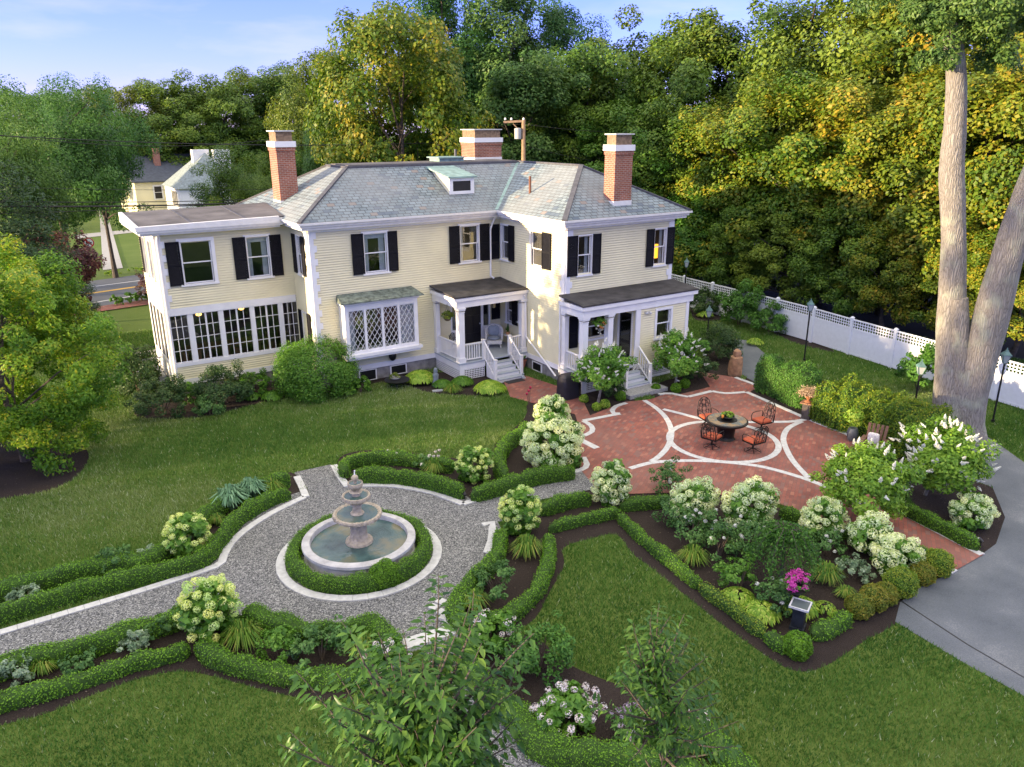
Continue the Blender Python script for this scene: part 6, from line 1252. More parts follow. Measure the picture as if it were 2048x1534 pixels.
# covered grill
b = g(1137, 798); GR = thing('covered_grill', 'barbecue grill under a black fabric cover by the house corner', 'grill', (b[0]+.05, b[1]+.12, 0), rad(0)); mb = MB()
n0 = len(mb.v); prof = [(.0, .40, .30), (.35, .38, .29), (.72, .36, .28), (.90, .34, .26), (1.0, .26, .16), (1.03, .05, .03)]; K = 28
for (z, ax_, ay) in prof:
    for k in range(K):
        a = 2*math.pi*k/K; cx, sx = math.cos(a), math.sin(a); x = math.copysign(abs(cx)**.35, cx)*ax_; y = math.copysign(abs(sx)**.35, sx)*ay; w = 1+.045*math.sin(a*7+z*5)*(z < .95)+.02*math.sin(a*15+z*11); mb.v.append((x*w, y*w, z))
for i in range(len(prof)-1):
    for k in range(K): p = n0+i*K+k; q = n0+i*K+(k+1) % K; mb.f.append((p, q, q+K, p+K))
mb.f.append(tuple(n0+(len(prof)-1)*K+k for k in range(K))); mb.build('fabric_cover', plain('black_grill_cover', (.022, .020, .026), .55, var=.3, scale=3), GR, True, ws=False)
# fire bowl with a lid and plant, statue, pots, mat
b = g(795, 775); FB = thing('fire_bowl', 'wide black shallow metal bowl standing on the lawn by the house', 'fire bowl', (b[0], b[1], 0)); mb = MB(); mb.lathe([(.12, .18), (.34, .24), (.50, .32), (.52, .35), (.48, .352), (.0001, .34)], 32, cap=False); mb.build('bowl', M['black'], FB, True, ws=False)
for k in range(3): mb = MB(); a = k*2.1; mb.tube([(.2*math.cos(a), .2*math.sin(a), .24), (.3*math.cos(a), .3*math.sin(a), 0)], .02, 6); mb.build('leg', M['black'], FB, ws=False)
SP = thing('small_planter', 'small planter with a reddish plant on the black fire bowl', 'flower pot', (b[0]-.02, b[1]+.12, .345)); mb = MB(); mb.lathe([(.12, 0), (.2, .03), (.22, .08), (.0001, .07)], 16, cap=False); mb.build('dish', M['granite'], SP, ws=False); link('foliage', shrub_mesh('foliage', .22, .2, .13, 500, .05, 'olive', 641, 20, .06, .14), SP)
b = g(872, 772); ST = thing('garden_statue', 'small grey stone figure standing among the hostas', 'statue', (b[0], b[1], 0)); mb = MB(); mb.lathe([(.13, 0), (.14, .1), (.10, .3), (.12, .5), (.07, .58), (.09, .66), (.06, .76), (.01, .8)], 14, fn=lambda r, z, a: r*(1+.1*math.cos(2*a))); mb.build('figure', plain('blue_grey_stone', (.16, .19, .21), .8, var=.3), ST, True, ws=False)
b = g(1047, 738); TP = thing('terracotta_pot', 'terracotta pot with a green plant by the porch stairs', 'flower pot', (b[0], b[1]+.1, 0)); mb = MB(); mb.lathe([(.13, .1), (.18, .36), (.2, .36), (.2, .42), (.0001, .38)], 20, cap=False); mb.lathe([(.1, 0), (.08, .1)], 12); mb.build('pot', plain('terracotta', (.42, .15, .09), .8), TP, True, ws=False); link('foliage', shrub_mesh('foliage', .17, .17, .12, 400, .06, 'hyd', 642, 16, .06, .5), TP)
b = g(1046, 758); GN = thing('garden_figurine', 'small pale seated figurine at the foot of the porch stairs', 'figurine', (b[0], b[1], 0)); mb = MB(); mb.ball((0, 0, .09), (.08, .08, .1), 12, 8); mb.ball((0, 0, .23), .055, 12, 8); mb.ball((.05, -.05, .05), (.05, .05, .05), 8, 6); mb.build('body', plain('pale_cement', (.38, .42, .42), .8, var=.2), GN, True, ws=False)
DM = thing('door_mat', 'dark door mat below the porch stairs', 'mat', (17.0, 25.95, 0)); mb = MB(); mb.box(-.42, .42, -.17, .17, .031, .05); mb.build('mat', plain('mat_fibre', (.03, .03, .032), .95), DM, ws=False)
# wicker armchair and side chair on the porch
WK = thing('wicker_armchair', 'white wicker armchair with grey cushions on the porch', 'chair', (17.72, 28.75, .78), rad(-118)); M['wicker'] = plain('white_wicker', (.62, .61, .57), .8, var=.25, scale=30, bump=.7, bscale=60)
mb = MB(); mb.hull8([(-.32, -.33, .2), (.36, -.33, .2), (.36, .33, .2), (-.32, .33, .2), (-.32, -.33, .36), (.36, -.33, .36), (.36, .33, .36), (-.32, .33, .36)]); mb.build('seat', M['wicker'], WK, ws=False)
mb = MB(); n0 = 0; arc = [(-.36*math.cos(t)*1.0-.0, .40*math.sin(t)) for t in np.linspace(-1.9, 1.9, 15)]
for i, (x, y) in enumerate(arc): 
    hgt = .62+.36*max(0, math.cos((i-7)/7*1.5)); mb.v += [(x, y, .3), (x*1.05, y*1.05, hgt), (x*.86, y*.86, hgt-.02), (x*.86, y*.86, .3)]
for i in range(14):
    for j in range(4): p = i*4+j; q = i*4+(j+1) % 4; mb.f.append((p, q, q+4, p+4))
mb.f.append((0, 1, 2, 3)); mb.f.append((59, 58, 57, 56)); mb.build('backrest', M['wicker'], WK, ws=False)
M['bluecush'] = plain('blue_grey_cushion', (.26, .30, .34), .85)
mb = MB(); mb.ball((.02, 0, .42), (.33, .29, .09), 16, 8); mb.build('seat_cushion', M['bluecush'], WK, True, ws=False); mb = MB(); mb.ball((-.22, 0, .68), (.09, .25, .24), 16, 8, lambda q: 1+.2*abs(q.y*q.z)*2); mb.build('back_cushion', M['bluecush'], WK, True, ws=False)
for (x, y) in ((.32, .28), (.32, -.28), (-.28, .28), (-.28, -.28)): mb = MB(); mb.tube([(x, y, 0), (x*.9, y*.9, .22)], [.02, .03], 6); mb.build('leg', M['wicker'], WK, ws=False)
IC = thing('iron_chair', 'black wrought iron chair behind the left porch railing', 'chair', (15.75, 28.7, .78), rad(-60)); mb = MB(); mb.tube([(-.2*math.cos(t), .2*math.sin(t), .68+.2*math.sin(t*1.0)*0) for t in np.linspace(0, 6.28, 5)], .01, 4)
bk = lambda y, z: (-.2, y, z); mb.tube([bk(.22*math.cos(t), .70+.2*math.sin(t)) for t in np.linspace(0, 6.283, 19)], .016, 5)
for k in range(-3, 4): mb.tube([bk(k*.06-.08, .54), bk(k*.06+.08, .86)], .007, 4); mb.tube([bk(k*.06+.08, .54), bk(k*.06-.08, .86)], .007, 4)
mb.build('backrest', M['iron'], IC, ws=False); mb = MB(); mb.lathe([(.2, .44), (.21, .46)], 20); mb.build('seat', M['iron'], IC, ws=False)
for k in range(4): mb = MB(); a = k*1.57+.78; mb.tube([(.18*math.cos(a), .18*math.sin(a), .45), (.22*math.cos(a), .22*math.sin(a), 0)], .012, 5); mb.build('leg', M['iron'], IC, ws=False)
CPt = thing('cactus_pot', 'small terracotta pot with a tall dark cactus on the porch', 'flower pot', (18.2, 28.35, 1.35)); mb = MB(); mb.lathe([(.07, 0), (.1, .13), (.0001, .12)], 14, cap=False); mb.build('pot', plain('clay', (.50, .25, .12), .8), CPt, ws=False); mb = MB(); mb.tube([(0, 0, .1), (0, 0, .3), (.01, 0, .5)], [.05, .06, .02], 8); mb.tube([(0, 0, .2), (-.1, 0, .25), (-.1, 0, .34)], [.03, .03, .015], 6); mb.build('cactus', M['hedge_core'], CPt, ws=False)
PS = thing('plant_table', 'small round side table holding the cactus pot', 'table', (18.2, 28.35, .78)); mb = MB(); mb.lathe([(.18, .54), (.2, .56), (.2, .57)], 20); mb.build('tabletop', M['wicker'], PS, ws=False)
mb = MB(); mb.tube([(0, 0, 0), (0, 0, .55)], .03, 8); mb.build('leg', M['wicker'], PS, ws=False)
PL = thing('porch_lantern', 'brass and glass lantern hanging under the porch roof', 'lantern', (17.25, 28.0, 2.75)); mb = MB(); mb.lathe([(.05, 0), (.09, .05), (.12, .36), (.05, .42)], 6); mb.tube([(0, 0, .4), (0, 0, .62)], .01, 5); mb.build('body', plain('aged_brass', (.20, .18, .13), .4, metal=.5), PL, ws=False)
def hang(loc, label, seed, flw):
    r = thing('hanging_basket', label, 'hanging basket', loc, 0, 'hanging flower baskets'); mb = MB(); mb.ball((0, 0, 0), (.16, .16, .13), 12, 8); mb.build('basket', M['stem'], r, ws=False); mb = MB()
    for k in range(3): mb.tube([(.15*math.cos(k*2.1), .15*math.sin(k*2.1), .02), (0, 0, .62)], .005, 4)
    mb.build('wires', M['black'], r, ws=False); link('foliage', shrub_mesh('foliage', .27, .27, .26, 1300, .06, 'olive' if flw is None else 'hyd', seed, 40, .08, .05, low=-.9), r)
    if flw: put_heads(r, 'white', [(random.Random(k+seed).uniform(-.25, .25), random.Random(k*3+seed).uniform(-.25, .1), random.Random(k*5+seed).uniform(-.3, .1)) for k in range(22)], .035, random.Random(seed), name='blossom')
    if flw:
        for k in range(5): o = link('blossom', heads('white')[0], r); o.location = (random.Random(k+5).uniform(-.2, .2), -.22, random.Random(k*3+2).uniform(-.1, .15)); o.scale = (.05,)*3; o.material_slots[0].link = 'OBJECT'; o.material_slots[0].material = M['orange']
    return r
q = atY(895, 636, 28.1); hang(tuple(q), 'green fern basket hanging in the left porch opening', 651, None)
q = atY(1198, 650, 23.25); hang(tuple(q), 'hanging basket of white and orange flowers on the entry porch', 652, True)
def spot(px, label):
    b = g(*px); r = thing('garden_spotlight', label, 'spotlight', (b[0], b[1], 0), 0, 'small garden spotlights'); mb = MB(); mb.tube([(0, 0, 0), (0, 0, .16)], .015, 6); mb.tube([(0, -.03, .16), (0, .07, .22)], [.045, .05], 8); mb.build('housing', M['black'], r, ws=False); mb = MB(); mb.ball((0, .075, .222), .03, 8, 5); mb.build('lens', M['kerbstone'], r, ws=False)
for p, l in (((565, 1005), 'small black spotlight at the hedge end left of the fountain'), ((930, 1000), 'small black spotlight below the hedge corner behind the fountain'), ((1510, 780), 'small black spotlight at the patio corner near the driveway opening'), ((1640, 835), 'small black spotlight beside the bronze pedestal'), ((1960, 1095), 'small black spotlight at the end of the brick walk')): spot(p, l)
b = g(875, 782); WB = thing('white_splash_block', 'small white downspout splash block on the lawn edge', 'splash block', (b[0], b[1], 0), rad(-10)); mb = MB(); mb.box(-.2, .2, -.08, .08, 0, .04); mb.box(-.2, .2, -.1, -.081, 0, .08); mb.build('block', M['kerbstone'], WB, ws=False)

# ============================================================ LAMP POSTS AND FENCE
M['verdigris'] = plain('lantern_verdigris', (.09, .17, .16), .5, var=.3); M['lglass'] = plain('pale_lantern_glass', (.42, .46, .46), .15, var=.1)
def lamp(base, h, label, lean=None):
    r = thing('lamp_post', label, 'lamp post', (base[0], base[1], 0), 0, 'black lantern posts along the drive'); mb = MB(); mb.tube([(0, 0, 0), (0, 0, h-.55)], .035, 8); mb.tube([(0, 0, 0), (0, 0, .12)], .06, 8); mb.build('post', M['black'], r, ws=False)
    mb = MB(); z = h-.55; mb.lathe([(.05, z), (.09, z+.03), (.09, z+.04)], 4)
    for k in range(4): a = k*math.pi/2; mb.bar((.09*math.cos(a), .09*math.sin(a), z+.04), (.19*math.cos(a), .19*math.sin(a), z+.34), .018)
    mb.lathe([(.21, z+.33), (.20, z+.35), (.07, z+.47), (.06, z+.50), (.03, z+.52), (.025, z+.57), (.001, z+.60)], 4); mb.build('lantern_frame', M['verdigris'], r, ws=False)
    mb = MB(); mb.lathe([(.08, z+.045), (.175, z+.33)], 4); mb.build('lantern_glass', M['lglass'], r, ws=False); return r
lamp(g(1608, 722), 2.85, 'tall lantern post rising in front of the middle of the white fence')
lamp(g(1985, 845), 2.75, 'lantern post at the right edge beyond the big twin tree')
lamp(g(1412, 705), 2.25, 'lantern post among dark bushes beside the entry wall')
lamp(g(1826, 830), 2.1, 'lantern post with white glass behind the golden hedge')
lamp((33.0, 32.2), 2.9, 'farthest lantern post in front of the fence beside the house')
FN = thing('fence', 'long white vinyl fence with a square lattice top', 'fence', (31.5, 20, 0))
fp = [np.array(p) for p in ((34.6, 42.0), (33.5, 35.5), (33.1, 30.0), (32.72, 23.9), (32.1, 20.4), (31.65, 17.2), (31.25, 14.2), (30.95, 12.4), (30.7, 10.2), (30.5, 8.0))]
fp = resample(fp, 2.38)
M['vinyl'] = plain('white_vinyl', (.74, .76, .78), .35, var=.04)
for i in range(len(fp)-1):
    a, b = fp[i], fp[i+1]; d = (b-a); L_ = np.linalg.norm(d); d = d/L_; F_ = WF(a, d, (-abs(d[1]) if True else 0, d[0]*(1 if d[1] < 0 else -1))); zt = 1.72
    mb = MB(); F_.box(mb, .06, L_-.06, -.02, .02, .06, 1.22); F_.box(mb, .06, L_-.06, -.03, .03, .05, .16); F_.box(mb, .06, L_-.06, -.03, .03, 1.22, 1.30); F_.box(mb, .06, L_-.06, -.03, .03, zt-.06, zt)
    mb.build('panel', M['vinyl'], FN)
    mb = MB(); k = int((L_-.12)/.135)
    for j in range(1, k): s_ = .06+(L_-.12)*j/k; F_.box(mb, s_-.022, s_+.022, -.012, .0, 1.30, zt-.06)
    for z in (1.42, 1.545): F_.box(mb, .06, L_-.06, .001, .013, z-.02, z+.02)
    mb.build('lattice', M['vinyl'], FN)
for i, a in enumerate(fp):
    mb = MB(); mb.box(a[0]-.065, a[0]+.065, a[1]-.065, a[1]+.065, 0, 1.76); mb.build('post', M['vinyl'], FN); mb = MB(); mb.hull8([(a[0]-.085, a[1]-.085, 1.76), (a[0]+.085, a[1]-.085, 1.76), (a[0]+.085, a[1]+.085, 1.76), (a[0]-.085, a[1]+.085, 1.76), (a[0]-.03, a[1]-.03, 1.83), (a[0]+.03, a[1]-.03, 1.83), (a[0]+.03, a[1]+.03, 1.83), (a[0]-.03, a[1]+.03, 1.83)]); mb.build('post_cap', M['vinyl'], FN)
# black garden fence by the side steps
BF = thing('iron_fence', 'low black metal fence beyond the side steps', 'fence', (3.0, 36.5, 0)); mb = MB()
for i in range(30): mb.box(1.2+i*.12, 1.22+i*.12, 36.5, 36.52, .05, .95)
mb.build('pickets', M['black'], BF); mb = MB(); mb.box(1.1, 4.9, 36.49, 36.53, .95, .99); mb.build('rail', M['black'], BF)

# ============================================================ BIG TWIN TREE
b = g(1910, 868); D0 = math.hypot(b[0], b[1]); root = thing('twin_trunk_tree', 'huge twin trunked grey tree with a sawn off stub beside the driveway', 'tree', (b[0], b[1], 0))
def trunk(pxs, wpx, name, mat='bark', dD=0.0, seed=0):
    pts, rr = [], []
    for (x, y), w in zip(pxs, wpx):
        q = atD(x, y, D0+dD); k = np.dot(q-CP, FW); pts.append(Vector(q)-Vector((b[0], b[1], 0))); rr.append(w/2/FPX*k)
    P = cat_smooth([tuple(p) for p in pts], 5); R = np.interp(np.linspace(0, len(rr)-1, len(P)), range(len(rr)), rr); mb = MB(); n = 28; base = 0; rnd = random.Random(seed)
    for i, p in enumerate(P):
        d = Vector(P[min(i+1, len(P)-1)])-Vector(P[max(i-1, 0)]); d.normalize(); u = d.cross(Vector((0, 1, 0))).normalized(); w = u.cross(d)
        for k in range(n):
            a = 2*math.pi*k/n; e = 1+.05*mnoise.noise(Vector((math.cos(a)*2, math.sin(a)*2, p[2]*.9+seed)))+.03*mnoise.noise(Vector((math.cos(a)*6, math.sin(a)*6, p[2]*2.5))); q = Vector(p)+(u*math.cos(a)+w*math.sin(a))*R[i]*e; mb.v.append(tuple(q))
    for i in range(len(P)-1):
        for k in range(n): p_ = i*n+k; q_ = i*n+(k+1) % n; mb.f.append((p_, q_, q_+n, p_+n))
    mb.f.append(tuple(range((len(P)-1)*n, len(P)*n))); return mb.build(name, M[mat], root, True, ws=False)
bk, nt, bb = newmat('furrowed_bark'); Nn = nt.nodes; Ln = nt.links; t = Nn.new('ShaderNodeTexCoord'); mpp = Nn.new('ShaderNodeMapping'); mpp.inputs['Scale'].default_value = (1, 1, .13); Ln.new(t.outputs['Object'], mpp.inputs['Vector'])
v_ = Nn.new('ShaderNodeTexVoronoi'); v_.feature = 'DISTANCE_TO_EDGE'; v_.inputs['Scale'].default_value = 17; nz1 = Nn.new('ShaderNodeTexNoise'); nz1.inputs['Scale'].default_value = 5; nz1.inputs['Detail'].default_value = 6; Ln.new(mpp.outputs['Vector'], nz1.inputs['Vector'])
va = Nn.new('ShaderNodeVectorMath'); va.operation = 'ADD'; vs_ = Nn.new('ShaderNodeVectorMath'); vs_.operation = 'SCALE'; vs_.inputs['Scale'].default_value = .22; Ln.new(nz1.outputs['Color'], vs_.inputs[0]); Ln.new(vs_.outputs[0], va.inputs[0]); Ln.new(mpp.outputs['Vector'], va.inputs[1]); Ln.new(va.outputs[0], v_.inputs['Vector'])
r1 = ramp(nt, [(.0, (.12, .11, .09)), (.08, (.24, .22, .19)), (.5, (.32, .30, .26))]); Ln.new(v_.outputs['Distance'], r1.inputs['Fac']); nz2 = Nn.new('ShaderNodeTexNoise'); nz2.inputs['Scale'].default_value = 1.4; nz2.inputs['Detail'].default_value = 7; Ln.new(t.outputs['Object'], nz2.inputs['Vector'])
r2 = ramp(nt, [(.52, (0, 0, 0)), (.64, (1, 1, 1))]); Ln.new(nz2.outputs['Fac'], r2.inputs['Fac']); m_ = Nn.new('ShaderNodeMix'); m_.data_type = 'RGBA'; mm = Nn.new('ShaderNodeMath'); mm.operation = 'MULTIPLY'; mm.inputs[1].default_value = .55; Ln.new(r2.outputs['Color'], mm.inputs[0]); Ln.new(mm.outputs[0], m_.inputs['Factor']); Ln.new(r1.outputs['Color'], m_.inputs[6]); m_.inputs[7].default_value = (.33, .36, .27, 1); Ln.new(m_.outputs[2], bb.inputs['Base Color']); bb.inputs['Roughness'].default_value = .95
bp = Nn.new('ShaderNodeBump'); bp.inputs['Strength'].default_value = 1.0; bp.inputs['Distance'].default_value = .06; Ln.new(v_.outputs['Distance'], bp.inputs['Height']); Ln.new(bp.outputs['Normal'], bb.inputs['Normal']); M['furrow'] = bk
trunk([(1907, 885), (1905, 830), (1903, 760), (1902, 680), (1904, 590), (1907, 480), (1905, 400), (1903, 340), (1910, 250), (1912, 150), (1905, 60), (1900, -60), (1896, -200)], [118, 78, 62, 55, 50, 45, 46, 46, 41, 37, 34, 30, 25], 'trunk', 'furrow', 0, 1)
trunk([(1915, 880), (1922, 840), (1938, 790), (1958, 720), (1975, 660), (1996, 580), (2022, 490), (2052, 400), (2090, 300), (2130, 180), (2160, 40)], [112, 82, 67, 65, 66, 62, 57, 54, 50, 45, 38], 'leaning_trunk', 'furrow', -.1, 2)
trunk([(1924, 800), (1922, 740), (1920, 680), (1920, 640), (1919, 597)], [34, 34, 33, 33, 31], 'sawn_stub', 'furrow', -.28, 3)
rng = np.random.default_rng(91); Q = []
Pn = []; Nr = []; cvv = []
for (x, y, r, n, dd) in [(1905, 10, 1.3, 6500, 0), (1960, 60, 1.1, 5000, .4), (1845, 40, .9, 3600, -.3), (1830, -30, 1.4, 5200, .5), (2000, -20, 1.5, 6000, -.5), (1880, 120, .6, 1500, -.4), (1990, 110, .7, 1900, .5), (2040, 30, .9, 2600, .3), (1940, -120, 2.2, 6000, 0), (1780, -110, 1.6, 4000, 0), (2080, -130, 1.8, 3000, .5)]:
    c = atD(x, y, D0+dd)-np.array([b[0], b[1], 0]); pos, nrm, cv, C = crown_pts(rng, n, r, r, r*.75, 26, .32*r, -.8, (.4, 1.0), .4); Pn.append(pos+c); Nr.append(nrm); cvv.append(cv)
Pn = np.concatenate(Pn); Nr = np.concatenate(Nr); cvv = np.concatenate(cvv); V, F = leaf_quads(Pn, Nr, .12*rng.uniform(.6, 1.3, len(Pn)), rng, .5); link('crown', np_mesh('crown', V, F, M['locust'], np.clip(.25+.4*cvv+rng.normal(0, .17, len(Pn)), 0, 1)), root)

# ============================================================ NEAR YOUNG TREES (below the camera)
def P3(x, y, k): return CP+ray(x, y)*k
c1_ = P3(835, 1500, 5.3); t1_ = P3(850, 1400, 5.6)
shoots_tree('cherry_tree', 'young cherry tree with glossy leaves nearest the camera at the bottom', (c1_[0], c1_[1]), [(c1_[0], c1_[1], 0), (c1_[0]+.03, c1_[1], 2.2), (c1_[0], c1_[1]+.03, 3.6), tuple(c1_-np.array([0, 0, .5])), tuple(c1_+np.array([0.05, 0.05, .1]))],
            [(.60, .98, 84, 1.10, 1.0), (.80, 1.0, 52, .75, .55), (.45, .8, 46, 1.25, 1.35)], .092, .040, 'near', 700, r0=.06)
c2_ = P3(1335, 1440, 6.9)
shoots_tree('cherry_tree', 'slender young cherry tree with sparse shoots over the right hand lawn', (c2_[0], c2_[1]), [(c2_[0], c2_[1], 0), (c2_[0], c2_[1], 2.0), tuple(c2_-np.array([0, 0, .9])), tuple(c2_-np.array([0, 0, .1])), tuple(c2_+np.array([-.1, .2, .55]))],
            [(.66, .9, 26, .80, 1.25), (.82, .98, 18, .75, .5), (.55, .8, 16, .7, 1.4)], .084, .034, 'near', 701, r0=.05)

# ============================================================ YARD TREE AND BACKDROP
b = g(75, 925); YT = tree_data(31, 7.0, 3.0, 3.7, 105000, .12, 'ylw', .13, .05, 260, .46, .28, .42, -.9, 12, (.5, 1)); place_tree(YT, 'wide yellow green young maple on the left lawn', (b[0]-.3, b[1]+.4, 0), 1.0, .5)
EV = tree_data(32, 9.0, 2.4, 4.4, 26000, .16, 'ever', .2, .1, 120, .6, .3, .35, -.9, 6); q = atD(20, 560, 41); place_tree(EV, 'dark evergreen at the left edge behind the yellow green maple', (q[0], q[1], 0), (1.15), 0.0, None, None, 'tree', .92); 
q = atD(130, 600, 40); place_tree(EV, 'small dark evergreen behind the right side of the yellow green maple', (q[0], q[1], 0), .58, 2.1, None, None, 'tree', .42)
PU = tree_data(33, 6.0, 2.6, 2.4, 16000, .17, 'purple', .16, .25, 90, .5, .35, .6, -.7, 9); q = atD(92, 500, 44); place_tree(PU, 'purple leaved tree across the lawn by the road', (q[0], q[1], 0), .92)
q = atD(290, 430, 52); place_tree(PU, 'small purple leaved tree beside the sidewalk', (q[0], q[1], 0), .35, 2.0)
T_A = tree_data(41, 15.0, 5.6, 6.6, 50000, .24, 'maple', .30, .25, 130, 1.2, .42, .7, -.8, 10, (.72, 1))
T_B = tree_data(42, 15.0, 5.0, 7.0, 50000, .235, 'maple', .30, .25, 125, 1.15, .5, .65, -.85, 10, (.7, 1))
T_C = tree_data(43, 17.0, 4.8, 7.0, 62000, .235, 'locust', .32, .3, 105, 1.3, .45, .5, -.7, 14, (.3, 1))
T_E = tree_data(45, 8.0, 3.1, 3.6, 42000, .16, 'maple', .17, .25, 130, .62, .28, .6, -.85, 8)
T_D = tree_data(44, 13.0, 5.2, 4.4, 52000, .22, 'willow', .30, .5, 110, 1.3, .45, .45, -.9)
GRPT = 'trees behind the house and along the road'
def bt(data, px, ytop, D, wpx, mat, label, rot=0.0, group=GRPT, hs=None):
    top = atD(px, ytop, D); w = wpx/FPX*D; h0 = {id(T_A): 15.0, id(T_B): 15.0, id(T_C): 17.0, id(T_D): 13.0, id(T_E): 8.0}[id(data)]; r0_ = {id(T_A): 5.6, id(T_B): 5.0, id(T_C): 4.8, id(T_D): 5.2, id(T_E): 3.1}[id(data)]
    s = w/(2*r0_*1.12); sz = top[2]/(h0*1.02); place_tree(data, label, (top[0], top[1], 0), s, rot, mat, group, 'tree', sz)
bt(T_A, 790, 35, 50, 330, 'gold', 'broad golden tipped maple right behind the left half of the roof', .4)
bt(T_B, 745, 110, 54, 250, 'gold', 'second golden maple filling the gap left of its taller neighbour', 2.7)
bt(T_C, 880, -30, 62, 240, 'locust', 'tall airy tree behind the golden maple', .9)
bt(T_C, 1010, -25, 64, 270, 'locust', 'tall airy dark tree behind the middle chimney', 2.2)
bt(T_C, 1110, 20, 66, 220, 'locust', 'tall airy tree right of the utility pole', 4.0)
bt(T_B, 1040, 130, 60, 300, 'locust', 'dense dark green tree filling in behind the utility pole', 1.0)
bt(T_B, 1090, 170, 75, 260, 'maple', 'dark tree in the gap left of the woods', 5.0)
bt(T_C, 640, 105, 66, 200, 'olive', 'thin olive tree left of the golden maple', 3.0)
bt(T_D, 625, 285, 56, 140, 'willow', 'bright green low tree right of the left chimney', 1.3)
bt(T_A, 500, 150, 122, 200, 'olive', 'rounded olive tree on the skyline above the left chimney', 2.0)
bt(T_B, 585, 150, 118, 190, 'olive', 'olive tree on the skyline between chimney and golden maple', .3)
bt(T_A, 420, 165, 116, 190, 'maple', 'dark tree on the skyline above the far yellow house', 3.2)
bt(T_B, 340, 168, 114, 190, 'maple', 'dark tree on the skyline left of the far chimney', 4.1)
bt(T_A, 265, 172, 116, 180, 'olive', 'skyline tree between the willows and the far house', 5.2)
bt(T_B, 460, 250, 116, 200, 'maple', 'low dark tree behind the far white house', 1.9)
bt(T_D, 172, 190, 62, 165, 'willow', 'pale feathery tree right of the sidewalk trees', .2)
bt(T_D, 75, 200, 56, 260, 'willow', 'large pale feathery tree at the left picture edge', 2.6)
bt(T_D, -30, 230, 48, 220, 'willow', 'pale tree cut by the left picture edge', 3.8)
bt(T_A, 120, 195, 112, 150, 'olive', 'skyline tree behind the pale feathery trees', 1.1)
bt(T_A, 20, 185, 95, 170, 'maple', 'distant dark tree at the far left skyline', 1.7)
bt(T_D, 468, 312, 62, 165, 'olive', 'small olive tree hiding the far white house', .8)
bt(T_D, 545, 330, 58, 120, 'willow', 'small green tree hidden behind the left chimney', 3.3)
WG = 'woods behind the white fence'
def Dfen(x): return 34.3/math.sin(YAW+math.atan((x-1024)/(FPX*1.03)))
woods = [(1200, 100, 9, 230, 'maple', T_A, 'tree at the left end of the woods'), (1290, 70, 14, 250, 'olive', T_B, 'olive tree above the right chimney'), (1390, 62, 12, 260, 'maple', T_A, 'tall dark tree in the woods right of the chimney'), (1500, 45, 14, 280, 'olive', T_B, 'tall olive tree in the middle of the woods'), (1620, 20, 17, 300, 'olive', T_C, 'airy tree whose top reaches the sky in the woods'), (1740, -20, 15, 320, 'maple', T_A, 'tall tree left of the big twin trunks'), (1860, -40, 15, 320, 'olive', T_B, 'tall tree behind the big twin trunks'), (1990, -60, 15, 320, 'gold', T_A, 'golden tree at the right picture edge'),
         (1150, 210, 4, 190, 'maple', T_A, 'green tree rising over the right wing roof'), (1240, 250, 3, 230, 'maple', T_B, 'lower green tree beside the right chimney'), (1340, 200, 7, 250, 'maple', T_A, 'green front tree right of the right chimney'), (1450, 230, 7, 240, 'gold', T_B, 'golden tipped front tree above the house wing'), (1560, 170, 8, 280, 'gold', T_A, 'golden front tree in the middle of the woods'), (1690, 150, 8, 300, 'gold', T_B, 'broad golden front tree right of the middle'), (1830, 160, 8, 300, 'gold', T_A, 'golden front tree behind the left trunk'), (1980, 150, 8, 300, 'gold', T_B, 'yellow orange front tree between the twin trunks'), (2100, 100, 8, 300, 'gold', T_A, 'yellow tree cut by the right picture edge'),
         (1400, 385, 3.4, 170, 'maple', T_E, 'low dark tree at the fence beside the upper windows'), (1490, 400, 3.4, 170, 'maple', T_E, 'low dark tree above the middle of the fence'), (1590, 410, 3.4, 180, 'maple', T_E, 'low green tree above the tall lantern'), (1700, 410, 3.6, 190, 'maple', T_E, 'low green tree above the fence left of the twin trunks'), (1800, 430, 3.6, 170, 'gold', T_E, 'low yellow branched tree beside the left trunk'), (1955, 440, 3.8, 190, 'gold', T_E, 'low yellow tree seen through the fork of the trunks'), (2070, 470, 3.8, 190, 'gold', T_E, 'low yellow tree right of the twin trunks'), (1325, 340, 3.5, 180, 'maple', T_E, 'dark tree behind the right end of the roof')]
for i, (x, y, D, w, mt, dt, lb) in enumerate(woods): bt(dt, x, y, Dfen(x)+D, w*1.15, mt, lb, i*1.7, WG)
# tree rows left of the frame: they cast the long evening shade on the garden
for i in range(17): place_tree(T_A if i % 2 else T_B, 'dense green tree in the row that shades the garden from the low sun', (-60-4*(i % 2)-1.3*math.sin(i*2.1), 8+i*4.1, 0), (.66 if i < 8 else .44)+.04*math.sin(i*1.7), i*1.1, 'maple', 'row of trees beyond the left lawn')
place_tree(EV, 'very tall slim evergreen left of the garden whose shade falls on the twin trunks', (-30, 25.4, 0), .72, 0, None, None, 'tree', 1.9)

